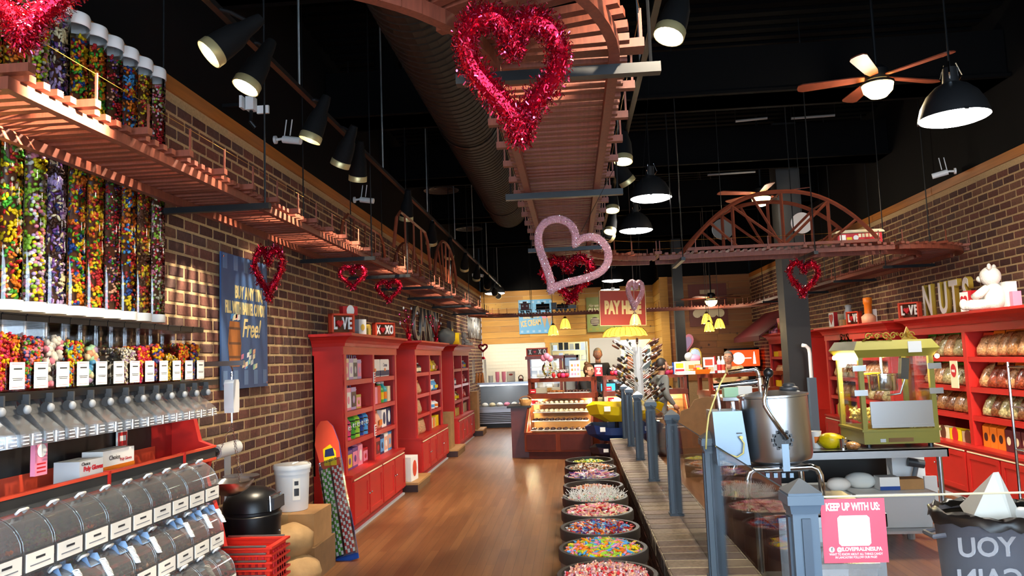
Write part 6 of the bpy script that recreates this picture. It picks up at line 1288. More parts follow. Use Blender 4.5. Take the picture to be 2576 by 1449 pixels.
# scoop-shaped stacked plastic bins
def paper_boat(label, p, rz, w, d, h, m, flare):
    t = thing('scoop_display', label, 'candy bin', p, rz); n = 12; vs = []
    prof = [(-.5, .55), (-.36, .95), (-.12, .82), (.0, .78), (.12, .82), (.36, .95), (.5, .55)]
    top = [(-.5*w, 0, h*.8), (-.36*w, -.42*d, h*.92), (-.12*w, -.5*d, h*.74), (.12*w, -.5*d, h*.74), (.36*w, -.42*d, h*.92), (.5*w, 0, h*.8), (.4*w, .42*d, h), (.15*w, .5*d, h*.95), (-.15*w, .5*d, h*.95), (-.4*w, .42*d, h)]
    bot = [(x*.52, y*.52, 0) for x, y, z in top]; k = len(top); mid = [(x*.8+bx*.2, y*.8+by*.2, z*.45) for (x, y, z), (bx, by, _) in zip(top, bot)]
    vs = bot+mid+top+[(x*.965, y*.965, z-.004) for x, y, z in top]+[(x*.93, y*.93, z+.012) for x, y, z in mid]+[(x*.95, y*.95, .012) for x, y, _ in bot]
    fs = [(i*k+j, i*k+(j+1) % k, (i+1)*k+(j+1) % k, (i+1)*k+j) for i in range(5) for j in range(k)]+[list(range(k))[::-1], list(range(5*k, 6*k))]
    MB().add(vs, fs).build('bin_shell', m, t)
    MB().add([(-.27*w, -.5*d, h*.55), (-.19*w, -.515*d, h*.55), (-.19*w, -.5*d, h*.8), (-.27*w, -.48*d, h*.8)], [(0, 1, 2, 3)]).build('sticker', 'white', t)
    return t
q = at(1570, 1050, Y=11.2)
mat('bin_yellow', 'd9bd0a', .35); mat('bin_blue', '17356f', .4); mat('bin_plum', '33293c', .45)
BY = 11.35; bxx = -.06
q0, q1 = at(1474, 1040, Y=BY+.5), at(1674, 1040, Y=BY+.5)
paper_boat('yellow plastic scoop-shaped candy bin, top of the stack', ((q0.x+q1.x)/2+.0, BY+.6, at(1560, 1068, Y=BY).z), 0, q1.x-q0.x, .42, .3, 'bin_yellow', 0)
paper_boat('navy blue plastic scoop-shaped candy bin in the middle of the stack', (at(1560, 1120, Y=BY).x, BY+.6, at(1560, 1118, Y=BY).z), 0, .98, .42, .27, 'bin_blue', 0)
paper_boat('dark plum plastic scoop-shaped candy bin at the bottom of the stack', (at(1565, 1150, Y=BY).x, BY+.6, max(.02, at(1560, 1165, Y=BY).z)), 0, .92, .42, .2, 'bin_plum', 0)
t = thing('bin_stand', 'black post stand carrying the stacked scoop bins', 'stand', (at(1560, 1120, Y=BY).x, BY+.6, 0)); MB().cyl((0, 0, 0), (0, 0, .62), .03, n=10).build('pole', 'black_metal', t); MB().cyl((0, 0, 0), (0, 0, .015), .25, n=24).build('foot', 'black_metal', t)
# ================================================================ lollipop tree
q = at(1607, 960, Y=11.98); zb_ = at(1560, 1068, Y=11.35).z+.014; zt = at(1607, 873, Y=12.2).z-zb_
t = thing('lollipop_tree', 'white lollipop tree post bristling with wrapped sticks', 'candy display', (q.x, 11.98, zb_))
MB().prism([(.075*math.cos(PI/8+i*PI/4), .075*math.sin(PI/8+i*PI/4)) for i in range(8)], 0, zt, 'z').build('post', 'lightgrey', t); MB().cyl((0, 0, 0), (0, 0, .02), .11, n=24).build('foot', 'lightgrey', t)
random.seed(77)
for i in range(104):
    z = rnd(.16, zt-.04); a = rnd(0, 6.283)
    if math.sin(a) < -.72 and i % 3: a = rnd(-.5, .6) if i % 2 else PI+rnd(-.6, .5)
    d = Vector((math.cos(a), math.sin(a), .62)).normalized(); p0 = Vector((.07*math.cos(a), .07*math.sin(a), z)); L = rnd(.22, .4)
    st = MB().cyl(p0, p0+d*L*.6, .005, n=5).build('lollipop_stick', 'white', t)
    c = random.choice(['choc', 'brown', 'cloth_dark', 'darkgrey', 'silver', 'choc', 'brown'])
    if i % 9 == 4:
        T = Matrix.Translation(p0+d*L*.8)@d.to_track_quat('Z', 'Y').to_matrix().to_4x4()@Matrix.Rotation(RX90, 4, 'X'); MB().lathe([(.001, -.01), (.06, -.01), (.066, 0), (.06, .01), (.001, .01)], 16, T=T).build('lollipop_head', ['tomato', 'brown', 'gold'][i % 3], st)
    else: MB().tube([p0+d*L*.5, p0+d*L*.58, p0+d*L*.95, p0+d*L], [.006, .019, .019, .006], 6).build('candy_bar', c, st); MB().tube([p0+d*L*.66, p0+d*L*.76], .0205, 6, cap=False).build('wrapper_band', 'white' if i % 2 else 'gold', st)
# ================================================================ things on the counters
def onA(px, py, Y=12.2): return at(px, py, Y=Y)
def apples(label, px, Y, zb=H2):
    q = at(px, 940, Y=Y); cols = ['candyred', 'hotpink']
    for i, (dx, dy) in enumerate(((-.06, 0), (.0, -.04), (.06, .0), (-.01, .05))):
        o = thing('candy_apple', '%s, %s of four' % (label, ('leftmost', 'front', 'rightmost', 'rear')[i]), 'candy apple', (q.x+dx, Y+dy, zb+.001), group=label)
        MB().lathe([(.001, .004), (.022, 0), (.038, .02), (.042, .045), (.034, .07), (.012, .078), (.001, .072)], 14).build('apple', cols[i % 2], o, smooth=True)
        m = MB()
        for k in range(8): a = k*PI/4+rnd(-.2, .2); m.add([(0, 0, .08), (.045*math.cos(a), .045*math.sin(a), .135), (.045*math.cos(a+.6), .045*math.sin(a+.6), .12)], [(0, 1, 2)])
        m.build('cellophane', 'white', o); MB().cyl((0, 0, .07), (0, 0, .16), .003, n=5).build('stick', 'choc', o); MB().lathe([(.012, .082), (.018, .088), (.012, .094)], 8).build('bow', 'black_plastic', o)
apples('wrapped candy apple on the left case', 1416, 12.7); apples('wrapped candy apple left of the lollipop tree', 1550, 12.95); apples('wrapped candy apple on the right counter', 1678, 12.4)
q = at(1377, 940, Y=12.75)
t = thing('sprinkle_jar', 'glass vase of rainbow sprinkles topped with pink lollipops', 'jar', (q.x, 12.75, H2+.002)); s = 1.0
MB().lathe([(.001, 0), (.05, 0), (.045, .015), (.02, .03), (.03, .045), (.075, .1), (.09, .15), (.075, .21), (.045, .24), (.05, .26)], 20).build('vase', 'acrylic', t, smooth=True)
mb = MB()
for i in range(420):
    z = rnd(.05, .22); r = {0: .03}.get(0)*1+(.055*math.sin(max(0, min(1, (z-.04)/.2))*PI)**.8); a = rnd(0, 6.283); piece(mb, (r*math.cos(a), r*math.sin(a), z), (.007, .006, .006), random.randrange(5), False)
mb.build('sprinkles', ['lime', 'yellow', 'pink', 'sky', 'white'], t, recalc=False)['kind'] = 'stuff'
for x, y, z in ((-.05, 0, .33), (.05, .01, .32), (.0, -.03, .36)): MB().sph((x, y, z), (.055, .05, .055), 14, 10).build('pink_ball', 'pink', t, smooth=True)
MB().bx(-.12, .12, -.1, .1, -.0015, .0).build('mat', 'choc', t)
t = thing('candy_egg', 'small red foil egg beside the sprinkle vase', 'candy', (at(1393, 955, Y=12.65).x, 12.65, H2+.001)); MB().sph((0, 0, .045), (.032, .032, .045), 14, 10).build('egg', 'candyred', t, smooth=True); MB().lathe([(.02, .086), (.03, .1), (.001, .1)], 10).build('foil_top', 'gold', t)
def card_sign(label, px0, px1, py0, py1, Y, zb, base, parts=()):
    a, b = at(px0, py1, Y=Y), at(px1, py0, Y=Y); t = thing('counter_card', label, 'sign', ((a.x+b.x)/2, Y, zb+.002)); w, h = b.x-a.x, b.z-a.z
    MB().bx(-w/2, w/2, -.008, .008, 0, h).build('card', base, t); MB().bx(-w*.3, w*.3, .008, .06, 0, .006).build('foot', base, t)
    return t, w, h
t, w, h = card_sign('white card with cookie pictures on the left case', 1434, 1459, 914, 957, 12.75, H2, 'paper')
for i in range(9): MB().bx(-w*.35+(i % 3)*w*.28, -w*.17+(i % 3)*w*.28, -.01, -.008, h*.12+(i//3)*h*.26, h*.26+(i//3)*h*.26).build('picture', random.choice(['peach', 'pink', 'tan', 'orange']), t)
t, w, h = card_sign('red PICK UP HERE card on the case', 1497, 1515, 927, 956, 12.95, H2, 'candyred'); MB().bx(-w/2, w/2, -.0095, -.008, h*.82, h).build('white_head', 'white', t); text('PICK\nUP\nHERE', h*.2, (0, -.01, h*.44), FACE_C, 'white', t, ext=.0005, xs=.8, bold=.002)
# wooden glass tower with XOXO sign behind
q0, q1 = at(1332, 958, Y=14.3), at(1412, 958, Y=14.3); zt = at(1370, 895, Y=14.3).z
t = thing('glass_tower', 'tall cherry-wood glass cabinet under the XOXO sign', 'cabinet', ((q0.x+q1.x)/2, 14.5, 0)); a = (q1.x-q0.x)/2
for sx in (-1, 1):
    for sy in (-1, 1): MB().bx(sx*a-.025, sx*a+.025, sy*.22-.025, sy*.22+.025, 0, zt-.06).build('post', 'cherry', t)
MB().bx(-a-.06, a+.06, -.28, .28, zt-.06, zt).build('cornice', 'cherry', t); MB().bx(-a, a, -.24, .24, 0, .9).build('base', 'cherry', t)
for z in (1.05, 1.25, 1.43): MB().bx(-a, a, -.22, .22, z-.006, z).build('shelf', 'white', t)
MB().bx(-a, a, -.226, -.222, .9, zt-.06).build('front_glass', 'case_glass', t); MB().bx(-a, a, .22, .226, .9, zt-.06).build('back_glass', 'case_glass', t)
for i in range(8): boxp('white carton inside the glass tower, %s' % ordinal[i], (t.location.x-a+.09+(i % 4)*(2*a-.18)/3, 14.5, (1.051, 1.251)[i//4]), 0, .1, .1, .11, 'white' if i % 3 else 'lightgrey', None, grp='cartons inside the glass tower')
q = at(1351, 888, Y=14.4); frame_sign('brown framed XOXO sign with a heart on the glass tower', (q.x, 14.4, zt), 0, .4, .15, ('X', 'X', 'O'), (-.32, .13, .35), -.1)
q0, q1 = at(1418, 950, Y=15.2), at(1457, 950, Y=15.2); t = thing('wall_cabinet', 'dark framed glass door cabinet behind the left case', 'cabinet', ((q0.x+q1.x)/2, 15.3, 0)); a = (q1.x-q0.x)/2; zt2 = at(1435, 893, Y=15.2).z
MB().bx(-a, a, -.2, .2, 0, .9).build('base', 'cherry_dark', t); MB().bx(-a, -a+.04, -.2, .2, .9, zt2).bx(a-.04, a, -.2, .2, .9, zt2).bx(-a, a, -.2, .2, zt2-.05, zt2).build('frame', 'cherry_dark', t); MB().bx(-a+.04, a-.04, .15, .16, .9, zt2-.05).build('back', 'lightgrey', t); MB().bx(-a+.04, a-.04, -.19, -.185, .9, zt2-.05).build('door_glass', 'case_glass', t)
# brown cut-out and cards on the right counter
t = thing('display_board', 'brown rounded board standing behind the kettle', 'board', (at(1745, 1040, Y=10.2).x, 10.2, 0)); z0, z1 = at(1740, 1085, Y=10.2).z, at(1740, 1000, Y=10.2).z
MB().prism([(-.14, 0), (.42, 0), (.42, z1), (.15, z1), (.02, z1-.03), (-.04, z1-.13), (-.16, z1-.17), (-.2, z1-.3), (-.18, z0)], 0, .02, 'y').build('board', 'cardboard_dark', t)
def rc(label, x0, x1, y0, y1, m, Y=12.3, band=None, top=None):
    t, w, h = card_sign(label, x0, x1, y0, y1, Y, H2, m)
    if band: MB().bx(-w*.42, w*.42, -.01, -.008, h*.1, h*.4).build('band', band, t)
    if top: MB().bx(-w*.35, w*.35, -.01, -.008, h*.5, h*.88).build('picture', top, t)
rc('yellow and white printed card on the right counter', 1697, 1722, 908, 940, 'paper', 12.35, 'candyred', 'yellow'); rc('blue card behind the yellow printed card', 1692, 1702, 910, 940, 'blue', 12.5)
rc('cream striped card on the right counter', 1730, 1748, 912, 938, 'cream', 12.35, 'lime', 'orange'); rc('orange scalloped card on the right counter', 1748, 1765, 910, 934, 'orange', 12.3, 'choc', 'pink')
rc('tall framed candy poster on the right counter', 1771, 1796, 903, 944, 'paper', 12.3, 'peach', 'tomato')
q = at(1724, 945, Y=12.1); boxp('low white box with a dark label on the right counter', (q.x, 12.05, H2+.002), .1, .26, .16, .05, 'paper', None)
q = at(1755, 944, Y=12.1); t = thing('candy_tray', 'orange tray of candy bars on the right counter', 'tray', (at(1763, 944, Y=12.1).x, 12.1, H2+.002), .1); MB().taper((0, 0, 0), (.24, .12), (0, 0, .07), (.28, .16)).build('tray', 'orange', t)
for i in range(5): MB().box((-.09+i*.045, -.02, .085), (.03, .09, .03)).build('bar', random.choice(['yellow', 'tomato', 'cream', 'choc']), t)
for i, (px, m, b) in enumerate(((1801, 'candyred', 'white'), (1812, 'white', 'candyred'), (1822, 'white', 'tomato'))): q = at(px, 940, Y=12.3); bottle('%s paper-wrapped bottle on the right counter' % ('red', 'white and red', 'white tapered')[i], (q.x, 12.35, H2+.002), 0, .035, .26, m, m, b)
q = at(1737, 905, Y=12.6); t = thing('balloon_toy', 'pink and grey round plush on the right counter', 'plush toy', (at(1733, 900, Y=12.6).x, 12.6, H2+.2)); MB().sph((0, 0, .07), (.07, .06, .07), 14, 10).build('head', 'lightgrey', t, smooth=True); MB().sph((.09, 0, .03), (.1, .07, .07), 14, 10).build('body', 'pink', t, smooth=True)
tag(MB().bx(-.12, .16, -.07, .07, 0, .2).build('carton', 'cream', org=(0, 0, 0)), 'cream carton under the round plush', 'box').location = (t.location.x, 12.6, H2+.001)
q = at(1750, 890, Y=12.7); t = thing('lollipop_board', 'tall rounded clear rack of lollipops on the right counter', 'candy display', (q.x, 12.75, H2+.002)); zz = at(1750, 876, Y=12.7).z-H2
MB().prism([(-.09, 0), (.09, 0), (.09, zz-.08), (.06, zz-.02), (0, zz), (-.06, zz-.02), (-.09, zz-.08)], 0, .02, 'y').build('board', 'wrap', t); MB().tube([(-.09, 0, 0), (-.09, 0, zz-.08), (-.06, 0, zz-.02), (0, 0, zz), (.06, 0, zz-.02), (.09, 0, zz-.08), (.09, 0, 0)], .01, 6).build('rim', 'gold', t)
for i in range(6): MB().sph((-.05+(i % 3)*.05, -.01, .1+(i//3)*.1), .022, 8, 6).build('lollipop', ['darkgrey', 'sky', 'pink'][i % 3], t)
q = at(1731, 868, Y=18.9); t = thing('pink_heart_sign', 'pale pink heart beside the far black column', 'heart decoration', (q.x-.02, YB2-.06, q.z+.02)); MB().prism([(p.x*.42, p.z*.6) for p in heart_pts(28)], -.02, .02, 'y').build('heart', 'pink', t); MB().prism([(p.x*.32, p.z*.45) for p in heart_pts(28)], -.026, -.02, 'y').build('inner_heart', 'lilac', t)
# lit drink machine
q0, q1 = at(1835, 882, Y=18.3), at(1912, 920, Y=18.3); t = thing('drink_machine', 'drink dispenser with glowing orange-red header', 'drink machine', ((q0.x+q1.x)/2, 18.6, 0)); a = (q1.x-q0.x)/2
MB().bx(-a-.03, a+.03, -.25, .35, 0, 1.1).build('counter', 'black_plastic', t); MB().bx(-a, a, .0, .35, 1.1, q0.z+.05).build('body', 'black_plastic', t); MB().bx(-a, a, -.3, .0, q1.z, q0.z).build('header', 'red_lit', t); MB().bx(-a, a, -.3, .35, q0.z, q0.z+.05).build('top', 'black_plastic', t)
mat('glow_white', 'ffffff', .4, emit=.7, ecol='fff4ec'); MB().lathe([(.001, 0), (.14, 0), (.14, .01), (.001, .01)], 24, T=Matrix.Translation((-a*.42, -.3, (q0.z+q1.z)/2))@Matrix.Rotation(RX90, 4, 'X')).build('logo_disc', 'glow_white', t); MB().prism([(a*.55, q1.z+.05), (a*.75, q1.z+.05), (a*.72, q1.z+.2), (a*.67, q0.z-.04), (a*.63, q0.z-.04), (a*.58, q1.z+.2)], -.31, -.3, 'y').build('bottle_print', 'glow_white', t); MB().bx(-.05, a*.45, -.31, -.3, (q0.z+q1.z)/2-.012, (q0.z+q1.z)/2+.012).build('line_print', 'glow_white', t)
for i in range(5): MB().bx(-a+.1+i*.14, -a+.19+i*.14, -.1, .0, 1.25, 1.4).build('nozzle', 'darkgrey', t)
# register monitor and counter behind the cases
t = thing('back_counter', 'cream work counter behind the cases', 'counter', (.75, 13.62, 0)); MB().bx(-.7, .9, -.3, .3, 0, .82).build('body', 'cherry_dark', t); MB().bx(-.72, .92, -.33, .33, .82, .86).build('top', 'cream', t)
q = at(1535, 970, Y=13.5); t = thing('register_screen', 'glowing blue register screen behind the case glass', 'monitor', (at(1530, 975, Y=13.5).x, 13.5, .861)); mat('screen', '2a8fd8', .3, emit=1.2, ecol='2f9fe8'); MB().bx(-.16, .16, 0, .03, .1, .28).build('housing', 'black_plastic', t); MB().bx(-.12, .12, -.003, 0, .12, .25).build('screen', 'screen', t); MB().bx(-.04, .04, .0, .06, 0, .1).build('stand', 'black_plastic', t)
# ================================================================ people
def person(label, p, rz, pose, cloth, skin, hair, extra=None):
    """one skinned body; head with face, hair; hands with fingers as their own skinned chains"""
    t = thing('person', label, 'person', p, rz)
    J, Ed, Rd = pose
    me = bpy.data.meshes.new('body'); me.from_pydata([J[k] for k in J], [(list(J).index(a), list(J).index(b)) for a, b in Ed], [])
    o = bpy.data.objects.new('body', me); COL.objects.link(o); o.parent = t
    sm = o.modifiers.new('skin', 'SKIN'); 
    bm = bmesh.new(); bm.from_mesh(me); ly = bm.verts.layers.skin.verify(); bm.verts.ensure_lookup_table()
    for i, k in enumerate(J):
        r = Rd[k]; bm.verts[i][ly].radius = r if isinstance(r, tuple) else (r, r); bm.verts[i][ly].use_root = (k == 'pelvis')
    bm.to_mesh(me); bm.free()
    ss = o.modifiers.new('sub', 'SUBSURF'); ss.levels = 2; ss.render_levels = 2; sm.use_smooth_shade = True
    me.materials.append(MATS[cloth]); PEOPLE.append(o)
    h = J['head']; hr = Vector(h)
    hd = MB(); hd.sph((0, 0, 0), (.078, .096, .115), 20, 16)
    vs = []
    for x, y, z in hd.v:
        if z < -.03: x *= 1-.35*(-z-.03)/.09; y = y*(1-.15*(-z-.03)/.09)
        if y < 0 and abs(x) < .02 and -.045 < z < .02: y -= .014*(1-abs(z+.02)/.04 if abs(z+.02) < .04 else 0)
        vs.append((x, y, z))
    hd.v = vs
    T = thing('tmp', None, None); bpy.data.objects.remove(T)
    fr = extra.get('face', 0) if extra else 0
    M = Matrix.Translation(hr)@Matrix.Rotation(fr, 4, 'Z')@Matrix.Rotation((extra or {}).get('nod', 0), 4, 'X')
    hd.v = [tuple(M@Vector(v)) for v in hd.v]; hob = hd.build('head', skin, t, smooth=True)
    MB().cyl(hr+Vector((0, .015, -.18)), hr+Vector((0, .01, -.07)), .052, .05, n=12).build('neck', skin, t, smooth=True)
    MB().prism([(-.012, -.028), (.012, -.028), (.006, .015), (-.006, .015)], -.11, -.08, 'y', T=M).build('nose', skin, hob, smooth=True); MB().box((0, -.088, -.055), (.04, .01, .008), T=M).build('mouth', 'sign_red', hob)
    for s in (-1, 1): MB().sph((s*.032, -.085, .008), (.012, .008, .007), 8, 6, T=M).build('eye', 'white', hob); MB().sph((s*.032, -.0925, .008), .005, 6, 5, T=M).build('pupil', 'choc', hob); MB().sph((s*.08, .005, -.005), (.012, .022, .03), 8, 6, T=M).build('ear', skin, hob, smooth=True); MB().box((s*.032, -.088, .03), (.032, .008, .007), T=M).build('eyebrow', hair, hob)
    hm = MB().sph((0, .012, .018), (.087, .1, .115), 18, 12); hm.f = [f for f in hm.f if not any((hm.v[i][1] < -.045 and hm.v[i][2] < .065) or hm.v[i][2] < -.075 for i in f)]; hm.m = [0]*len(hm.f); hm.v = [tuple(M@Vector(v)) for v in hm.v]; hm.build('hair', hair, t, smooth=True)
    if extra and extra.get('bun'): MB().sph((0, .05, .13), (.045, .045, .04), 12, 8, T=M).build('hair_bun', hair, t, smooth=True)
    if extra and extra.get('glasses'):
        for s in (-1, 1): MB().tube([(s*.032+.026*math.cos(k*PI/5), -.1, .006+.02*math.sin(k*PI/5)) for k in range(10)], .003, 5, closed=True, T=M).build('lens_rim', 'black_plastic', hob); MB().tube([(s*.058, -.098, .01), (s*.082, -.03, .012), (s*.082, .02, .0)], .003, 5, T=M).build('temple', 'black_plastic', hob)
    for side in ('L', 'R'):
        w = Vector(J['wrist'+side]); e = Vector(J['elbow'+side]); d = (w-e).normalized(); s = d.cross(Vector((0, 0, 1))); s = s.normalized() if s.length > .1 else Vector((1, 0, 0)); u = s.cross(d)
        hm = MB(); hm.tube([w-d*.02, w+d*.03, w+d*.085], [.026, .036, .034], 8)
        for k, (o_, L) in enumerate(((-.027, .062), (-.009, .072), (.009, .068), (.026, .052))): b = w+d*.08+s*o_; hm.tube([b, b+d*L*.5-u*.006, b+d*L*.85-u*.022, b+d*L*.95-u*.034], [.009, .0088, .008, .006], 6)
        hm.tube([w+d*.03-s*.03, w+d*.055-s*.055-u*.01, w+d*.085-s*.062-u*.02], [.011, .01, .008], 6)
        hm.build('hand', skin, t, smooth=True)
    return t
PEOPLE = []
def pose(lean=0, armL=None, armR=None, h=1.7, head=None):
    k = h/1.7; L = lean
    J = dict(pelvis=(0, 0, .92*k), spine=(0, -L*.4, 1.1*k), chest=(0, -L*.8, 1.27*k), neck=(0, -L*1.1, 1.42*k), shL=(.17*k, -L, 1.37*k), elbowL=(.23*k, -L+.02, 1.1*k), wristL=(.22*k, -L-.12, .9*k), shR=(-.17*k, -L, 1.37*k), elbowR=(-.23*k, -L+.02, 1.1*k), wristR=(-.22*k, -L-.12, .9*k), hipL=(.1*k, 0, .88*k), kneeL=(.11*k, -.02, .48*k), ankL=(.11*k, .02, .08), toeL=(.12*k, -.13, .04), hipR=(-.1*k, 0, .88*k), kneeR=(-.11*k, -.02, .48*k), ankR=(-.11*k, .02, .08), toeR=(-.12*k, -.13, .04))
    if armL: J['elbowL'], J['wristL'] = armL
    if armR: J['elbowR'], J['wristR'] = armR
    Ed = [('pelvis', 'spine'), ('spine', 'chest'), ('chest', 'neck'), ('chest', 'shL'), ('shL', 'elbowL'), ('elbowL', 'wristL'), ('chest', 'shR'), ('shR', 'elbowR'), ('elbowR', 'wristR'), ('pelvis', 'hipL'), ('hipL', 'kneeL'), ('kneeL', 'ankL'), ('ankL', 'toeL'), ('pelvis', 'hipR'), ('hipR', 'kneeR'), ('kneeR', 'ankR'), ('ankR', 'toeR')]
    Rd = dict(pelvis=(.15, .12), spine=(.15, .12), chest=(.17, .125), neck=.07, shL=.075, elbowL=.055, wristL=.035, shR=.075, elbowR=.055, wristR=.035, hipL=.1, kneeL=.07, ankL=.05, toeL=.04, hipR=.1, kneeR=.07, ankR=.05, toeR=.04)
    J['head'] = head or (0, -L*1.25-.02, 1.585*k)
    Jb = {a: b for a, b in J.items() if a != 'head'}; J2 = dict(Jb); J2['head'] = J['head']
    return J2, Ed, Rd
def mk(label, px, Y, rz, cloth, skin, hair, h, headpy, lean=0, **kw):
    q = at(px, headpy, Y=Y); J, Ed, Rd = pose(lean, kw.pop('armL', None), kw.pop('armR', None), h)
    # the head joint is not skinned; keep its key out of the mesh
    head = J.pop('head'); Jm = dict(J)
    class D(dict): pass
    JJ = D(Jm); 
    return JJ, Ed, Rd, head, q
def people_add(label, px, Y, rz, cloth, skin, hair, h, lean=0, extra=None, armL=None, armR=None, dz=0):
    q = at(px, 900, Y=Y); J, Ed, Rd = pose(lean, armL, armR, h); head = J['head']
    class JD(dict): pass
    body = JD({k: v for k, v in J.items() if k != 'head'}); body2 = JD(body); HEADS[label] = head
    full = dict(body); full_head = head
    # person() needs J['head'] for the face; give it through a small proxy
    class PJ(dict):
        def __getitem__(s, k): return full_head if k == 'head' else dict.__getitem__(s, k)
    return person(label, (q.x, Y, dz), rz, (PJ(full), Ed, Rd), cloth, skin, hair, extra)
HEADS = {}
people_add('man with grey hair in a black jacket standing behind the counter', 1504, 15.0, -.1, 'cloth_black', 'skin_tan', 'hair_grey', 1.74)
people_add('cashier with brown hair bun and glasses in a black shirt reaching forward', 1464, 13.95, .9, 'cloth_black', 'skin', 'hair_brown', 1.43, .1, dict(bun=True, glasses=True), armL=((.26, -.25, 1.0), (.16, -.42, .96)), armR=((-.24, -.22, 1.0), (-.1, -.46, .97)))
people_add('person with dark hair in a grey jacket behind the lollipop tree', 1650, 12.3, 1.9, 'cloth_grey', 'skin', 'hair_dark', 1.5, .06)
people_add('person with dark hair in dark clothes left of the lollipop tree', 1583, 14.2, .3, 'cloth_dark', 'skin', 'hair_dark', 1.6)
people_add('person with glasses and grey hair in a tan coat leaning over the far counter', 1836, 13.6, -.35, 'cloth_tan', 'skin', 'hair_grey', 1.58, .12, dict(glasses=True, nod=-.1), armL=((.3, -.3, 1.12), (.22, -.5, 1.1)), armR=((-.3, -.22, 1.1), (-.2, -.44, 1.08)))
# ================================================================ steel tables, kettle, popcorn machine
random.seed(41)
def steel_table(label, x0, x1, y0, y1, z, shelf, r=.02):
    t = thing('steel_table', label, 'table', ((x0+x1)/2, (y0+y1)/2, 0)); a, b = (x1-x0)/2, (y1-y0)/2
    MB().bx(-a, a, -b, b, z-.012, z).build('top', 'steel', t)
    for u in ((-a, a, -b, -b+.012), (-a, a, b-.012, b), (-a, -a+.012, -b, b), (a-.012, a, -b, b)): MB().bx(*u, z-.065, z-.0005).build('apron', 'steel_brushed', t)
    for sx in (-1, 1):
        for sy in (-1, 1): MB().cyl((sx*(a-.05), sy*(b-.05), 0), (sx*(a-.05), sy*(b-.05), z-.012), r, n=14).build('leg', 'steel', t, smooth=40)
    MB().bx(-a+.04, a-.04, -b+.04, b-.04, shelf-.02, shelf).build('undershelf', 'steel_brushed', t)
    return t
T1Z = .75
nt_ = steel_table('near steel table carrying the kettle', 1.0, 1.55, 4.12, 4.8, T1Z, .3); MB().bx(-.26, .26, -.325, -.315, .08, T1Z-.07).build('front_panel', 'steel_brushed', nt_); MB().bx(-.26, .26, -.33, -.325, .42, .43).build('panel_seam', 'darkgrey', nt_)
BTZ = .815
steel_table('steel work table under the popcorn machine', 1.4, 2.78, 6.1, 6.95, BTZ, .2)
# ---- kettle
KY = 4.35
kt = thing('candy_kettle', 'stainless tilting candy kettle with control box and black ball lever', 'kettle', (1.08, KY, T1Z))
def kp(px, py, Y=KY): q = at(px, py, Y=Y); return Vector((q.x-1.08, q.y-KY, q.z-T1Z))
c0, c1 = kp(1962, 1165), kp(1945, 1000); 
ax = (c1-c0).normalized(); R = (kp(2038, 1100)-kp(1868, 1100)).length/2; base = (kp(2038, 1140)+kp(1880, 1165))/2
Q = Matrix.Translation(base)@Vector((ax.x, ax.y, ax.z)).to_track_quat('Z', 'Y').to_matrix().to_4x4(); hk = (kp(1950, 1000)-kp(1960, 1155)).length
MB().lathe([(.001, -.03), (R*.6, -.025), (R*.95, .0), (R, .03), (R, hk), (R+.008, hk+.004), (R+.008, hk+.014), (R-.006, hk+.014), (R-.01, hk-.05)], 40, T=Q).build('drum', 'steel', kt, smooth=40)
MB().lathe([(R-.002, hk+.012), (R*.5, hk+.03), (.001, hk+.035)], 32, T=Q).build('lid', 'steel', kt, smooth=40)
lq = kp(1985, 985); TL = Matrix.Translation(lq)
MB().lathe([(.001, -.02), (.058, -.02), (.06, 0), (.045, .008), (.05, .014), (.048, .024), (.035, .03), (.03, .044), (.001, .05)], 20, T=TL).build('lid_knob', 'darkgrey', kt, smooth=40)
b0, b1 = kp(1800, 1170, KY-.12), kp(1882, 1040, KY-.12)
bxm = MB(); lo, hi = kp(1806, 1172, KY-.14), kp(1792, 1036, KY-.14); w = (kp(1882, 1100, KY-.14)-kp(1805, 1100, KY-.14)).x
bxm.add([lo, lo+Vector((w*1.08, 0, 0)), lo+Vector((w*1.08, .2, 0)), lo+Vector((0, .2, 0)), hi, hi+Vector((w*.97, 0, 0)), hi+Vector((w*.97, .2, 0)), hi+Vector((0, .2, 0))], [(0, 3, 2, 1), (4, 5, 6, 7), (0, 1, 5, 4), (1, 2, 6, 5), (2, 3, 7, 6), (3, 0, 4, 7)])
mat('steel_blue', '7a8792', .42, .9); bxm.build('control_box', 'steel_blue', kt)
d = kp(1860, 1090, KY-.145); MB().box(d, (.03, .004, .006)).build('nameplate', 'darkgrey', kt); MB().cyl(d+Vector((.005, 0, -.02)), d+Vector((.005, -.02, -.02)), .008, n=10).build('cord_gland', 'brass', kt)
cord = [kp(x, y, KY-.16) for x, y in ((1860, 1098), (1872, 1115), (1870, 1140), (1855, 1150), (1830, 1142), (1800, 1122))]
mat('cord_yellow', 'c9bd74', .5); MB().tube(cord, .0045, 6).build('yellow_cord', 'cord_yellow', kt, smooth=True)
MB().tube([kp(x, y, KY-.1) for x, y in ((1826, 940), (1812, 965), (1795, 1010), (1783, 1045), (1778, 1085), (1776, 1130))], .005, 6).build('yellow_hose', 'cord_yellow', kt, smooth=True)
MB().tube([kp(x, y) for x, y in ((1832, 937), (1895, 927), (1904, 931), (1908, 940), (1910, 958))], .0125, 10).build('gooseneck', 'chrome', kt, smooth=True)
MB().tube([kp(1910, 950), kp(1912, 968)], .02, 12).build('coupling', 'chrome', kt, smooth=40); MB().tube([kp(1911, 965), kp(1917, 1012)], .011, 10).build('riser', 'chrome', kt, smooth=40)
MB().tube([kp(1794, 972), kp(1906, 959)], .014, 12).build('handle_bar', 'chrome', kt, smooth=40); MB().tube([kp(1803, 975), kp(1810, 1030)], .011, 10).build('bar_post', 'chrome', kt, smooth=40); MB().tube([kp(1843, 1010), kp(1846, 1035)], .012, 10).build('peg', 'chrome', kt)
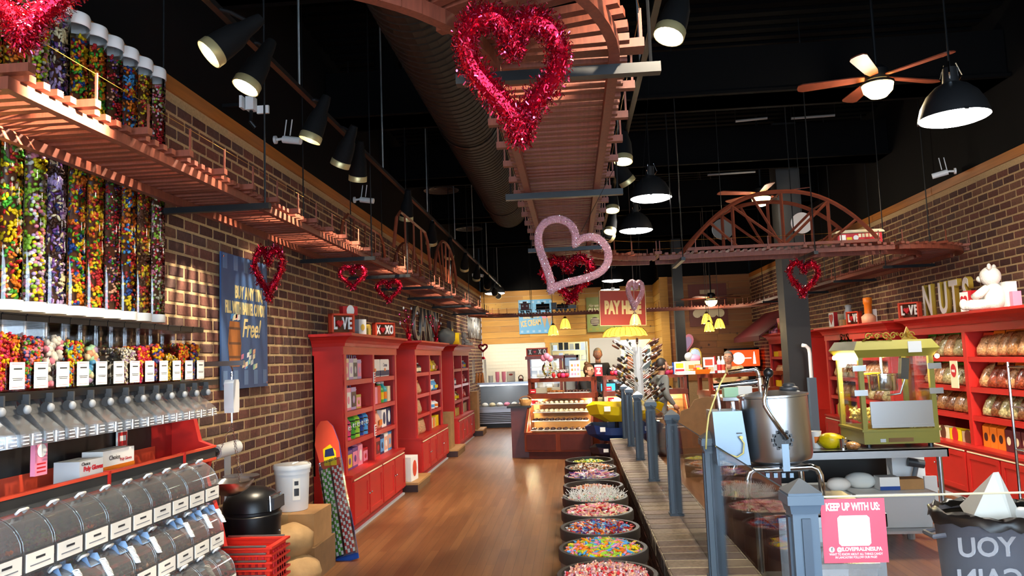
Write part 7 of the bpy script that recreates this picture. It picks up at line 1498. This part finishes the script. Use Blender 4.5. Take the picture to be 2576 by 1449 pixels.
MB().tube([kp(x, y, KY-.2) for x, y in ((1932, 945), (1922, 1008), (1924, 1022), (1935, 1040), (1980, 1105))], .0115, 10).build('lever', 'chrome', kt, smooth=True)
MB().sph(kp(1933, 938, KY-.2), .026, 18, 12).build('lever_ball', 'black_plastic', kt, smooth=True)
g = kp(1968, 1107, KY-.17); gm = MB()
for i in range(12): a = i*PI/6; gm.box((math.cos(a)*.048, 0, math.sin(a)*.048), (.016, .02, .016), T=Matrix.Translation(g))
gm.lathe([(.001, -.01), (.045, -.01), (.045, .01), (.001, .01)], 20, T=Matrix.Translation(g)@Matrix.Rotation(RX90, 4, 'X')); gm.build('tilt_gear', 'darkgrey', kt)
MB().bx(-.018, .018, -.012, .012, -.14, .0, T=Matrix.Translation(g+Vector((.01, 0, -.02)))).build('gear_arm', 'steel_blue', kt)
fr = [kp(x, y, KY-.12) for x, y in ((1880, 1275), (1880, 1205), (1884, 1190), (1896, 1181), (2040, 1174), (2056, 1180), (2064, 1195), (2072, 1268))]
fr[0].z = 0; fr[-1].z = 0; MB().tube(fr, .0165, 12).build('pipe_stand', 'chrome', kt, smooth=True); MB().lathe([(.001, 0), (.03, 0), (.03, .006), (.001, .006)], 16, T=Matrix.Translation(fr[0])).build('foot', 'steel', kt)
fb = [p+Vector((0, .36, 0)) for p in fr]; MB().tube(fb, .0165, 12).build('pipe_stand', 'chrome', kt, smooth=True)
MB().box((0, .05, (kp(1950, 1172)).z-.01), (.3, .2, .03)).build('cradle', 'darkgrey', kt)
m = MB().cyl(kp(1850, 1190), kp(1852, 1250), .012, n=10).build('drain', 'brass', kt)
MB().sph(kp(1860, 1215), (.05, .06, .05), 12, 8).build('valve', 'trestle_dark', kt, smooth=True); MB().tube([kp(1835, 1200), kp(1815, 1225), kp(1800, 1252)], .014, 8).build('valve_arm', 'trestle_dark', kt)
for i in range(4): MB().box(kp(1930+i*20, 1195), (.02, .03, .025)).build('bracket', 'steel_blue', kt)
# tall steel box beside kettle at the left, with glove boxes on top
q = at(1790, 1000, Y=5.3); t = thing('steel_cabinet', 'brown steel cabinet behind the kettle', 'cabinet', (at(1800, 1100, Y=5.2).x+.27, 5.3, 0)); zt = at(1800, 1000, Y=5.2).z; MB().bx(-.2, .12, -.15, .25, 0, zt-.02).build('body', 'trestle_dark', t); MB().bx(-.22, .14, -.17, .27, zt-.02, zt).build('top', 'steel', t)
boxp('green and white glove box on the steel cabinet', (at(1838, 985, Y=5.2).x, 5.22, zt+.001), 0, .09, .08, .06, 'mint', None); boxp('white glove box on the steel cabinet', (at(1873, 985, Y=5.2).x, 5.22, zt+.001), 0, .09, .08, .066, 'white', None)
# ---- popcorn machine
PY0, PY1 = 6.2, 6.72
x0, x1 = at(2166, 1000, Y=PY0).x, at(2356, 1000, Y=PY0).x; zb, zt = BTZ+.012, at(2250, 855, Y=PY0).z
pc = thing('popcorn_machine', 'olive-gold popcorn machine with glass sides and kettle', 'popcorn machine', ((x0+x1)/2, (PY0+PY1)/2, zb)); a, b, h = (x1-x0)/2, (PY1-PY0)/2, zt-zb
ol = 'olive_metal'
hb = at(2250, 1085, Y=PY0).z-zb; hr0 = at(2250, 918, Y=PY0).z-zb; hr1 = at(2250, 885, Y=PY0).z-zb if False else h
MB().bx(-a, a, -b, b, .015, hb).build('base', ol, pc); MB().bx(-a-.012, a+.012, -b-.012, b+.012, hb, hb+.018).build('base_lip', ol, pc)
for sx in (-1, 1):
    for sy in (-1, 1): MB().cyl((sx*(a-.05), sy*(b-.05), -.012), (sx*(a-.05), sy*(b-.05), .015), .02, n=10).build('foot', 'black_plastic', pc); MB().bx(sx*a-(.035 if sx > 0 else 0), sx*a+(.035 if sx < 0 else 0), sy*b-(.035 if sy > 0 else 0), sy*b+(.035 if sy < 0 else 0), hb+.018, h-.13).build('corner_post', ol, pc)
z0 = h-.13; MB().taper((0, 0, z0), (2*a, 2*b), (0, 0, z0+.06), (2*a+.08, 2*b+.08)).build('roof_skirt', ol, pc); MB().taper((0, 0, z0+.06), (2*a+.08, 2*b+.08), (0, 0, h), (2*a, 2*b)).build('roof', ol, pc)
for y, n in ((-b+.004, 'front_glass'), (b-.008, 'back_glass')): MB().bx(-a+.035, a-.035, y, y+.004, hb+.02 if n == 'back_glass' else hb+.23, z0).build(n, 'case_glass', pc)
for x in (-a+.004, a-.008): MB().bx(x, x+.004, -b+.035, b-.035, hb+.02, z0).build('side_glass', 'case_glass', pc)
MB().bx(-a+.06, a-.04, -b-.012, -b+.0, hb+.03, hb+.23).build('door_panel', 'steel', pc); MB().bx(-a+.06, a-.04, -b-.02, -b-.012, hb+.03, hb+.055).build('door_tray', 'steel', pc)
for sx in (-1, 1):
    for z in (hb+.3, z0-.08): MB().bx(sx*a-.05, sx*a+.05, -b-.014, -b-.004, z-.022, z+.022).build('hinge', 'steel', pc)
MB().bx(-a*.35, a*.3, -b-.004, -b, .03, .06).build('vent', 'cardboard_dark', pc); MB().bx(-a+.12, -a+.16, -b-.004, -b, .03, .055).build('badge', 'lightgrey', pc); MB().bx(a-.2, a-.1, -b-.05, -b-.046, z0+.03, h-.015).build('warning_label', 'white', pc)
MB().lathe([(.001, 0), (.105, 0), (.11, .01), (.11, .12), (.115, .125), (.115, .135), (.001, .14)], 28, c=(-.01, 0, hb+.3)).build('popping_kettle', 'chrome', pc, smooth=40); MB().cyl((-.01, 0, hb+.43), (-.01, 0, z0), .012, n=10).build('agitator_shaft', 'chrome', pc); MB().bx(.06, .12, -.03, .03, hb+.4, z0, T=Matrix.Rotation(.12, 4, 'Y')).build('hanger_arm', 'darkgrey', pc); MB().bx(-.2, -.04, -.04, -.0, hb+.43, hb+.445).build('yellow_label', 'yellow', pc)
MB().tube([(.14, 0, z0), (.17, 0, hb+.4), (.12, 0, hb+.27), (.02, 0, hb+.26)], .008, 8).build('wand', 'steel', pc, smooth=True)
mb = MB()
for i in range(620):
    x, y = rnd(-a+.05, a-.05), rnd(-b+.05, b-.05); z = hb+.03+max(0, .13*(1-((x+a*.45)/(a*.8))**2))*rnd(.3, 1); mb.add(ICV, ICF, 0, Matrix.Translation((x, y, z))@rrot()@Matrix.Diagonal((.016, .013, .012, 1)))
o = mb.build('popcorn_heap', 'popcorn', org=None, recalc=False); o.location = pc.location; tag(o, 'heap of yellow popcorn inside the popcorn machine', 'popcorn', None, 'stuff')
for i in range(7):
    yy = -b+.04+i*(2*b-.08)/6; MB().sph((-a-.02, yy, z0-.0), .019, 10, 8).build('bulb', 'bulb', pc)
for i in range(6): MB().sph((-a+.03, -b+.06+i*.07, z0-.035), .016, 10, 8).build('bulb', 'bulb', pc)
MB().sph((a+.03, -b+.0, z0-.005), .018, 10, 8).build('bulb', 'bulb', pc)
lamp('popcorn_light', 'POINT', pc.location+Vector((-a*.5, 0, z0-.06)), 16, (1, .82, .45), shadow_soft_size=.03)
def scroll(mb, c, s, fl=1):
    for k, (dx, r) in enumerate(((-.06, .028), (.06, .028), (0, .02))): mb.tube([(c[0]+s*(dx+r*math.cos(i*.7)*(1-i/14)), c[1], c[2]+s*(.03+r*math.sin(i*.7)*(1-i/14))) for i in range(12)], .005*s, 5)
    mb.tube([(c[0]-s*.1, c[1], c[2]), (c[0]-s*.03, c[1], c[2]+s*.05), (c[0], c[1], c[2]+s*.01), (c[0]+s*.03, c[1], c[2]+s*.05), (c[0]+s*.1, c[1], c[2])], .006*s, 5)
for x, y in ((-a*.45, -b), (a*.25, -b+.02)): mb = MB(); scroll(mb, (x, y, h), 1.1); mb.build('filigree', 'brass', pc)
mb = MB(); scroll(mb, (0, 0, 0), 1.2); mb.v = [(-a, v[0], v[2]+h) for v in mb.v]; mb.build('filigree', 'brass', pc); MB().prism([(a*.3, h), (a*.62, h), (a*.45, h+.1)], -b+.05, -b+.07, 'y').build('finial', 'brass', pc)
for x in (-a+.012,): mb = MB(); scroll(mb, (0, 0, 0), .8); mb.v = [(x, v[0]-.02, v[2]+z0-.12) for v in mb.v]; mb.build('glass_decal', 'cream', pc)
# things on the popcorn table
q = at(2096, 1100, Y=6.2); bag('popcorn_salt_bag', 'yellow plastic bag slumped beside the popcorn machine', 'bag', (q.x, 6.25, BTZ+.001), (.2, .16, .12), 'bin_yellow', .3, 8, .3)
t = thing('measuring_cup', 'steel measuring cup in front of the popcorn machine', 'cup', (at(2128, 1112, Y=6.1).x, 6.18, BTZ+.001)); MB().lathe([(.001, 0), (.03, 0), (.033, .08), (.036, .082), (.03, .08), (.028, .01)], 18).build('cup', 'chrome', t, smooth=40)
bag('nut_pouch', 'small clear bag of pecans by the steel cup', 'bag', (at(2150, 1116, Y=6.1).x, 6.15, BTZ+.001), (.12, .1, .06), 'nutbag1', .2, 4)
t = thing('paper_cup', 'white and orange paper cup behind the kettle', 'cup', (at(2052, 1090, Y=6.3).x, 6.3, BTZ+.001)); MB().lathe([(.001, 0), (.03, 0), (.042, .13), (.044, .13)], 18).build('cup', 'white', t, smooth=40); MB().lathe([(.0345, .04), (.039, .09)], 18, a0=-2.2, a1=-1).build('print', 'orange', t)
# below the table
def tub(label, p, d, m='lightgrey', lid='white_plastic'):
    t = thing('storage_tub', label, 'tub', p); MB().taper((0, 0, 0), (d[0]*.9, d[1]*.9), (0, 0, d[2]), d[:2]).build('tub', m, t); MB().bx(-d[0]/2-.012, d[0]/2+.012, -d[1]/2-.012, d[1]/2+.012, d[2], d[2]+.025).build('lid', lid, t)
tb0 = at(2280, 1305, Y=6.2).z
tub('grey storage tub at the right under the popcorn table', (2.42, 6.5, .202), (.58, .55, .24)); tub('grey storage tub at the left under the popcorn table', (1.78, 6.5, .202), (.6, .55, .24))
LZ = .202+.24+.027
bag('marshmallow_bag', 'clear bag of white marshmallows, left of two under the table', 'bag', (at(2110, 1230, Y=6.4).x, 6.4, LZ), (.2, .16, .1), 'white', .2, 2); bag('marshmallow_bag', 'clear bag of white marshmallows, right of two under the table', 'bag', (at(2165, 1220, Y=6.5).x, 6.5, LZ), (.24, .18, .12), 'paper', -.2, 6)
t = boxp('white and blue printed carton under the popcorn table', (at(2232, 1230, Y=6.4).x, 6.4, LZ), 0, .15, .12, .1, 'white', None); boxp('brown carton under the popcorn table', (at(2285, 1230, Y=6.4).x, 6.42, LZ), 0, .2, .14, .08, 'cardboard', None)
t = thing('printed_band', 'blue band round the white carton under the table', 'label', (at(2232, 1230, Y=6.4).x, 6.338, LZ)); MB().bx(-.076, .076, -.002, 0, .001, .03).build('band', 'blue', t)
t = thing('dark_partition', 'dark partition board behind the popcorn table legs', 'board', (2.0, 7.1, 0)); MB().bx(-.7, .75, 0, .03, 0, .78).build('board', 'black_plastic', t)
t = thing('heat_sealer', 'white bag sealer unit with hoses hung under the table corner', 'machine', (2.72, 6.75, .42)); MB().box((0, 0, .12), (.26, .12, .26)).build('housing', 'white_plastic', t); MB().cyl((-.02, -.1, .22), (.1, -.12, .2), .035, n=14).build('motor', 'darkgrey', t); MB().tube([(.05, -.1, .2), (0, -.12, .05), (-.12, -.1, -.05)], .02, 8).build('hose', 'grey', t, smooth=True); MB().bx(.1, .2, -.1, -.08, -.2, .1).build('sheet', 'lightgrey', t); MB().cyl((0, 0, -.42), (0, 0, -.01), .03, n=10).build('stand', 'grey', t)
# trash can behind the near glass
ty = 4.0; q = at(2490, 1300, Y=ty); TR = .25; zt = at(2490, 1288, Y=ty).z
t = thing('trash_can', 'grey round trash can with black liner behind the near glass', 'trash can', (q.x, ty, 0)); mat('can_grey', '5a5c66', .5)
MB().lathe([(.001, 0), (TR*.8, 0), (TR*.82, .02), (TR*.97, zt-.06), (TR, zt-.05), (TR+.01, zt-.01), (TR, zt), (TR-.02, zt-.02)], 36).build('can', 'can_grey', t, smooth=40)
mb = MB(); N = 40
for i, (r, z) in enumerate(((TR-.03, zt-.08), (TR-.005, zt+.02), (TR+.014, zt+.012), (TR+.016, zt-.03))): mb.v += [((r+rnd(-.008, .008))*math.cos(j*2*PI/N), (r+rnd(-.008, .008))*math.sin(j*2*PI/N), z+rnd(-.018, .018)) for j in range(N)]
mb.f = [(i*N+j, i*N+(j+1) % N, (i+1)*N+(j+1) % N, (i+1)*N+j) for i in range(3) for j in range(N)]; mb.m = [0]*len(mb.f); mb.build('liner', 'black_plastic', t, smooth=True)
MB().lathe([(TR-.02, zt-.1), (.001, zt-.12)], 24).build('liner_floor', 'black_plastic', t)
for s in (-1, 1): MB().tube([(s*(TR-.01), -.06, zt-.09), (s*(TR+.04), -.05, zt-.1), (s*(TR+.04), .05, zt-.1), (s*(TR-.01), .06, zt-.09)], .012, 6).build('handle', 'can_grey', t)
t = thing('waste_paper', 'crumpled white paper sticking out of the trash can', 'paper', (q.x, ty-.02, zt-.1)); MB().add([(-.16, -.12, .08), (.04, -.13, .02), (.12, -.02, .1), (-.1, .1, .12), (0, -.05, .3), (.03, -.04, .3), (-.13, -.1, .1)], [(0, 1, 4), (1, 2, 5, 4), (2, 3, 5), (3, 0, 4, 5), (0, 3, 2, 1)]).build('sheet', 'paper', t)
bag('waste_bag', 'small white plastic bag in the trash can', 'bag', (q.x+.14, ty-.05, zt-.09), (.16, .14, .12), 'white_plastic', 0, 9)
# clear container on the floor side, lower right of the corner post
t = thing('clear_container', 'pale clear container beside the corner post', 'container', (at(2095, 1430, Y=3.4).x, 3.4, 0)); z = at(2095, 1402, Y=3.4).z; MB().taper((0, 0, 0), (.2, .3), (0, 0, z), (.24, .34)).build('tub', 'frosty', t); MB().bx(-.13, .13, -.18, .18, z, z+.02).build('lid', 'frosty', t)
# mirrored lettering on the near glass, read from the other side
a = at(2480, 1378, Y=2.676); t = thing('glass_lettering', 'faint mirrored white lettering low on the near glass', 'lettering', (a.x, 2.672, a.z))
for s_, dz in (('YOU', 0), ('AGAIN', -.1)):
    o = text(s_, .085, (.0 if dz == 0 else .03, 0, dz), (RX90, 0, PI), 'frosty', t, ext=.0004, xs=1, bold=.002)
# white elbow pipe and post beside the black column
q = at(2045, 1000, Y=11.2); t = thing('pump_pipe', 'white bent pipe standing right of the black column', 'pipe', (at(2040, 930, Y=11.2).x, 11.2, 0)); z = at(2030, 868, Y=11.2).z
MB().tube([(0, 0, .5), (0, 0, z-.12), (-.01, 0, z-.05), (-.05, 0, z-.01), (-.1, 0, z)], .026, 12).build('pipe', 'white_plastic', t, smooth=True); MB().bx(-.05, .05, -.05, .05, 0, at(2040, 950, Y=11.2).z).build('post', 'post_grey', t)
# ================================================================ back of the shop
# ice cream freezer
f0, f1 = at(1193, 1075, Z=0), at(1333, 1075, Z=0); FY = 18.2; fx0, fx1 = at(1200, 1000, Y=FY).x, at(1345, 1000, Y=FY).x
t = thing('ice_cream_freezer', 'steel ice cream dipping cabinet with lit glass top', 'freezer', ((fx0+fx1)/2, FY+.4, 0)); a = (fx1-fx0)/2
z1, z2, z3 = at(1250, 1030, Y=FY).z, at(1250, 968, Y=FY).z, at(1250, 1012, Y=FY).z
MB().bx(-a+.03, a-.03, -.35, .4, 0, .1).build('plinth', 'black_plastic', t); MB().bx(-a, a, -.4, .4, .1, z1).build('body', 'steel', t)
for i in range(6): MB().bx(-a+.02, a-.02, -.415, -.4, .13+i*.04, .155+i*.04).build('grille_slat', 'darkgrey', t)
MB().bx(-a, a, -.42, .42, z1, z1+.06).build('rail', 'steel_brushed', t); MB().bx(-a, a, .3, .42, z1+.06, z2).build('back_panel', 'grey', t); MB().bx(-a, a, -.25, .42, z2, z2+.05).build('canopy', 'steel', t)
MB().add([(-a, -.42, z1+.06), (a, -.42, z1+.06), (a, -.25, z2), (-a, -.25, z2)], [(0, 1, 2, 3)]).build('front_glass', 'case_glass', t)
for s in (-1, 1): MB().prism([(-.42, z1+.06), (.3, z1+.06), (.3, z2), (-.25, z2)], s*a-.004, s*a+.004, 'x').build('end_glass', 'case_glass', t)
MB().bx(-a+.05, a-.05, -.2, -.17, z2-.03, z2-.005).build('tube_lamp', 'tube_light', t)
for i in range(7): MB().sph((-a+.15+i*(2*a-.3)/6, -.1, z1+.09), (.08, .12, .06), 10, 6).build('ice_cream_tub', ['white', 'cream', 'white', 'pink', 'white', 'peach', 'white'][i], t, smooth=True)
lamp('freezer_light', 'POINT', t.location+Vector((0, -.15, z2-.06)), 3, (.95, 1, 1), shadow_soft_size=.03)
fz = z2+.05; bx_ = t.location.x
def onF(px, dy=0): return at(px, 950, Y=FY+.35+dy).x
for px, lb in ((1251, 'left'), (1267, 'right')): 
    o = thing('cup_stack', '%s stack of pink paper cups on the freezer' % lb, 'cups', (onF(px), FY+.4, fz)); MB().lathe([(.001, 0), (.035, 0), (.05, .09)], 14).build('cup', 'pink', o)
    for i in range(5): MB().lathe([(.046+.0006*i, .07+i*.035), (.05, .105+i*.035)], 14).build('cup', 'pink', o)
o = thing('cup_stack', 'grey stack of tubs on the freezer', 'cups', (onF(1234), FY+.4, fz)); [MB().lathe([(.05, i*.05), (.06, .06+i*.05)], 14).build('cup', 'lightgrey', o) for i in range(3)]
o = thing('counter_card', 'grey framed menu card on the freezer', 'sign', (onF(1285), FY+.4, fz)); MB().bx(-.1, .1, -.01, .01, 0, .24).build('frame', 'lightgrey', o); MB().bx(-.085, .085, -.013, -.01, .015, .225).build('sheet', 'paper', o); MB().lathe([(.001, 0), (.05, 0), (.05, .002), (.001, .002)], 16, T=Matrix.Translation((0, -.014, .17))@Matrix.Rotation(RX90, 4, 'X')@Matrix.Diagonal((1, .45, 1, 1))).build('oval', 'sign_red', o)
o = thing('glass_jar', 'small glass jar of sweets on the freezer', 'jar', (onF(1310), FY+.4, fz)); MB().lathe([(.001, 0), (.06, 0), (.065, .1), (.04, .14), (.001, .16)], 16).build('jar', 'acrylic', o, smooth=True); MB().sph((0, 0, .04), (.05, .05, .035), 10, 6).build('sweets', 'sign_red', o, smooth=True)
o = thing('cone_case', 'clear upright case of waffle cones on the freezer end', 'case', (onF(1206), FY+.4, fz)); cz = at(1206, 905, Y=FY+.4).z-fz
for sx in (-1, 1):
    for sy in (-1, 1): MB().bx(sx*.14-.01, sx*.14+.01, sy*.14-.01, sy*.14+.01, 0, cz).build('post', 'lightgrey', o)
MB().bx(-.14, .14, -.14, .14, cz, cz+.012).build('lid', 'lightgrey', o); MB().bx(-.14, .14, -.142, -.14, 0, cz).build('pane', 'case_glass', o)
for i in range(3): MB().cyl((-.07+i*.07, 0, .0), (-.07+i*.07, 0, .24), .045, .02, n=12).build('cone_stack', 'barrel_wood', o)
o = thing('heart_stand', 'red foil heart on a stand above the cone case', 'heart decoration', (onF(1217), FY+.4, fz+cz+.013)); hz = at(1217, 877, Y=FY+.4).z-(fz+cz); MB().tube([Vector((p.x*.2, 0, p.z*.2+hz)) for p in heart_pts(28)], .022, 8, closed=True).build('heart', 'tinsel_dark', o, smooth=True); MB().cyl((0, 0, 0), (0, 0, hz-.06), .008, n=6).build('stem', 'tinsel', o); MB().lathe([(.001, 0), (.05, 0), (.03, .05), (.001, .06)], 12).build('base', 'tinsel', o)
# ---- wall signs
def wall_sign(name, label, x0, x1, y0, y1, Y, m): a, b = at(x0, y1, Y=Y), at(x1, y0, Y=Y); t = thing(name, label, 'sign', ((a.x+b.x)/2, Y, (a.z+b.z)/2)); w, h = b.x-a.x, b.z-a.z; MB().bx(-w/2, w/2, -.015, .015, -h/2, h/2).build('panel', m, t); return t, w, h
t, w, h = wall_sign('ice_cream_sign', 'sky blue HAND-DIPPED ICE CREAM sign on the pine wall', 1307, 1386, 752, 841, YB-.03, 'sign_sky')
text('HAND-DIPPED', h*.15, (-w*.12, -.017, h*.0), (RX90, -.1, 0), 'letter_gold', t, xs=.5, bold=.005); text('ICE CREAM', h*.24, (-w*.14, -.017, -h*.19), (RX90, -.1, 0), 'letter_gold', t, xs=.5, bold=.008)
mat('sign_pale', '9cc8ea', .5)
for k in range(6):
    for zz in (h*.43, -h*.43): MB().bx(-w*.46+k*w*.18, -w*.38+k*w*.18, -.017, -.015, zz-.03, zz+.03).build('stripe', 'sign_pale', t)
for k in range(2): MB().prism([(w*(.2+k*.16), -h*.05), (w*(.36+k*.16)-.01, -h*.05), (w*(.28+k*.16), -h*.36)], -.018, -.015, 'y').build('printed_cone', 'tan', t); MB().lathe([(.001, 0), (w*.09, 0), (w*.09, .002), (.001, .002)], 14, T=Matrix.Translation((w*(.28+k*.14), -.017, h*.02))@Matrix.Rotation(RX90, 4, 'X')).build('printed_scoop', 'pink' if not k else 'peach', t)
t, w, h = wall_sign('caramel_sign', 'olive green CARAMEL APPLE sign partly behind the PAY HERE sign', 1478, 1560, 745, 836, YB-.03, 'sign_green')
text('Homemade', h*.13, (-w*.22, -.017, h*.26), FACE_C, 'cream', t, xs=.7, shear=.3); text('CARAMEL', h*.2, (-w*.2, -.017, h*.1), FACE_C, 'cream', t, xs=.55, bold=.01)
MB().lathe([(.001, 0), (h*.13, 0), (h*.13, .003), (.001, .003)], 20, T=Matrix.Translation((-w*.27, -.017, -h*.2))@Matrix.Rotation(RX90, 4, 'X')).build('printed_apple', 'choc', t)
for i in range(5): MB().bx(-w*.27-h*.11, -w*.27+h*.11, -.0225, -.02, -h*.28+i*h*.04, -h*.27+i*h*.04).build('printed_stripe', 'cream', t)
for k in range(5): MB().bx(-w*.46+k*w*.2, -w*.36+k*w*.2, -.017, -.015, -h*.46, -h*.38).build('stripe', 'olive', t)
t, w, h = wall_sign('popcorn_wall_sign', 'dark maroon candy sign on the far right pine wall', 1736, 1826, 712, 822, YB2-.02, 'sign_maroon'); text('Caramel Corn', h*.12, (0, -.017, h*.18), FACE_C, 'cream', t, xs=.8, shear=.3); MB().bx(-w*.2, w*.2, -.018, -.015, h*.26, h*.36).build('printed_block', 'tan', t)
for i in range(7): MB().lathe([(.001, 0), (h*.1, 0), (h*.1, .003), (.001, .003)], 12, T=Matrix.Translation((-w*.3+i*w*.1, -.017-.001*i, -h*.2+(i % 2)*h*.06))@Matrix.Rotation(RX90, 4, 'X')).build('printed_popcorn', 'cream', t)
a, b = at(1508, 822, Y=14.2), at(1624, 728, Y=14.2); t = thing('pay_here_sign', 'hanging red PAY HERE sign with gold border', 'sign', ((a.x+b.x)/2, 14.2, (a.z+b.z)/2)); w, h = b.x-a.x, b.z-a.z; t.rotation_euler = (0, .02, .2)
MB().bx(-w/2, w/2, -.02, .02, -h/2, h/2).build('panel', 'sign_red', t)
for u in ((-w/2, w/2, h/2-.012, h/2), (-w/2, w/2, -h/2, -h/2+.012), (-w/2, -w/2+.012, -h/2, h/2), (w/2-.012, w/2, -h/2, h/2)): MB().bx(u[0], u[1], -.024, .024, u[2], u[3]).build('border', 'letter_gold', t)
text('PAY HERE', h*.48, (0, -.023, 0), FACE_C, 'letter_gold', t, xs=.5, bold=.02)
for s in (-1, 1):
    MB().cyl((s*w*.4, 0, h/2), (s*w*.4, 0, ZC-t.location.z), .004, n=5).build('hanging_wire', 'black_metal', t); MB().box((s*w*.2, 0, h/2+.03), (.06, .05, .05)).build('clamp', 'galv', t)
# ---- amber glass lamps
def tulip(px, py, Y, label, s=1, top=None):
    q = at(px, py, Y=Y); t = thing('amber_pendant', label, 'pendant lamp', q, group='amber glass pendant lamps')
    n = 16; prof = [(.03, .13), (.055, .1), (.08, .04), (.095, -.01), (.1, -.05)]; vs = []
    for i, (r, z) in enumerate(prof): vs += [(s*r*math.cos(j*2*PI/n)*(1+(.05 if i == 4 and j % 2 else 0)), s*r*math.sin(j*2*PI/n)*(1+(.05 if i == 4 and j % 2 else 0)), s*(z-(.015 if i == 4 and j % 2 else 0))) for j in range(n)]
    MB().add(vs, [(i*n+j, i*n+(j+1) % n, (i+1)*n+(j+1) % n, (i+1)*n+j) for i in range(4) for j in range(n)]).build('shade', 'shade_glow', t)
    mb = MB(); [mb.tube([(s*(r+.002)*math.cos(j*2*PI/8), s*(r+.002)*math.sin(j*2*PI/8), s*z) for r, z in prof], .0035*s, 4) for j in range(8)]; mb.build('leading', 'shade_lead', t)
    MB().lathe([(.001, .165), (.02, .16), (.035, .125), (.03, .12)], 12, T=Matrix.Scale(s, 4)).build('cap', 'shade_lead', t); MB().cyl((0, 0, .16*s), (0, 0, (top or ZC)-q.z), .005, n=5).build('stem', 'shade_lead', t)
    lamp('amber_light', 'POINT', (q.x, q.y, q.z-.06*s), 3, (1, .75, .35), shadow_soft_size=.03)
tulip(1392, 835, 15.2, 'amber lily-shaped pendant, lower left of the pair by the ice cream sign', 1.05); tulip(1422, 818, 15.2, 'amber lily-shaped pendant, higher right of the pair by the ice cream sign', 1.05); tulip(1598, 808, 13.2, 'amber pendant in front of the PAY HERE sign', .95)
tulip(1778, 806, 14.5, 'amber pendant, upper left of three at the back right', 1.0); tulip(1784, 826, 14.0, 'amber pendant, lowest of three at the back right', .9); tulip(1810, 818, 14.2, 'amber pendant, right of three at the back right', .95)
q = at(1572, 835, Y=14.9); t = thing('amber_bar_lamp', 'wide amber glass bar lamp below the PAY HERE sign', 'pendant lamp', q); n = 24; prof = [(.26, .09), (.34, .06), (.4, .0), (.43, -.07)]
vs = []
for i, (r, z) in enumerate(prof): vs += [(r*math.cos(j*2*PI/n), r*.42*math.sin(j*2*PI/n), z-(.015 if i == 3 and j % 2 else 0)) for j in range(n)]
MB().add(vs, [(i*n+j, i*n+(j+1) % n, (i+1)*n+(j+1) % n, (i+1)*n+j) for i in range(3) for j in range(n)]+[list(range(n))]).build('shade', 'shade_glow', t)
mb = MB(); [mb.tube([((r+.003)*math.cos(j*2*PI/n), (r+.003)*.42*math.sin(j*2*PI/n), z) for r, z in prof], .004, 4) for j in range(n)]; mb.build('leading', 'shade_lead', t)
for s in (-1, 1): MB().cyl((s*.2, 0, .09), (s*.2, 0, ZC-q.z), .006, n=5).build('stem', 'shade_lead', t); 
lamp('bar_light', 'POINT', (q.x, q.y, q.z-.05), 5, (1, .78, .38), shadow_soft_size=.06)
# awning by the right wall
p0, p1 = at(1852, 850, Y=17.3), at(1975, 785, Y=15.6); t = thing('awning', 'dark maroon sloping awning by the right brick wall', 'awning', (4.0, 16.8, p0.z)); zt = at(1960, 775, X=XR).z
MB().add([(-.3, -1.2, 0), (-.3, 1.2, 0), (XR-4.0, 1.2, .55), (XR-4.0, -1.2, .55), (-.3, -1.2, -.03), (-.3, 1.2, -.03), (XR-4.0, 1.2, .52), (XR-4.0, -1.2, .52)], [(0, 1, 2, 3), (4, 7, 6, 5), (0, 3, 7, 4), (1, 5, 6, 2), (0, 4, 5, 1), (2, 6, 7, 3)]).build('canvas', 'maroon', t); MB().bx(-.31, -.29, -1.2, 1.2, -.1, 0).build('valance', 'maroon', t)
# kitchen shelving glimpsed through the openings
t = thing('kitchen_rack', 'steel kitchen rack seen through the service opening', 'rack', (-.1, 22.6, 0))
for sx in (-1, 1): MB().cyl((sx*.5, 0, 0), (sx*.5, 0, 2.1), .02, n=8).build('upright', 'steel', t)
for z in (1.2, 1.5, 1.8): MB().bx(-.5, .5, -.2, .2, z-.02, z).build('shelf', 'steel', t)
for i in range(12): boxp('kitchen container on the rack behind the opening, %s' % (ordinal+['twelfth'])[i], (-.5+(i % 6)*.16, 22.6, (1.501, 1.801)[i//6]), 0, .12, .14, rnd(.12, .22), random.choice(['black_plastic', 'white', 'lightgrey', 'steel']), None, grp='containers on the kitchen rack')
t = thing('kitchen_fridge', 'pale steel fridge seen through the bright doorway', 'fridge', (1.9, 23.0, 0)); MB().bx(-.35, .35, -.3, .3, 0, 1.75).build('body', 'steel_blue', t); MB().bx(-.34, .34, -.33, -.3, .8, 1.74).build('door', 'steel_blue', t); MB().cyl((-.28, -.35, 1.0), (-.28, -.35, 1.5), .012, n=8).build('handle', 'chrome', t)
# ================================================================ lettering becomes mesh
bpy.context.view_layer.update()
dg = bpy.context.evaluated_depsgraph_get()
for o in TEXTS:
    me = bpy.data.meshes.new_from_object(o.evaluated_get(dg)); me.name = 'lettering'
    n = bpy.data.objects.new(o.name, me); COL.objects.link(n); n.parent = o.parent; n.matrix_parent_inverse = o.matrix_parent_inverse.copy()
    n.location = o.location; n.rotation_euler = o.rotation_euler; n.scale = o.scale
    for k in o.keys():
        if k == 'label': n[k] = o[k]
    bpy.data.objects.remove(o)
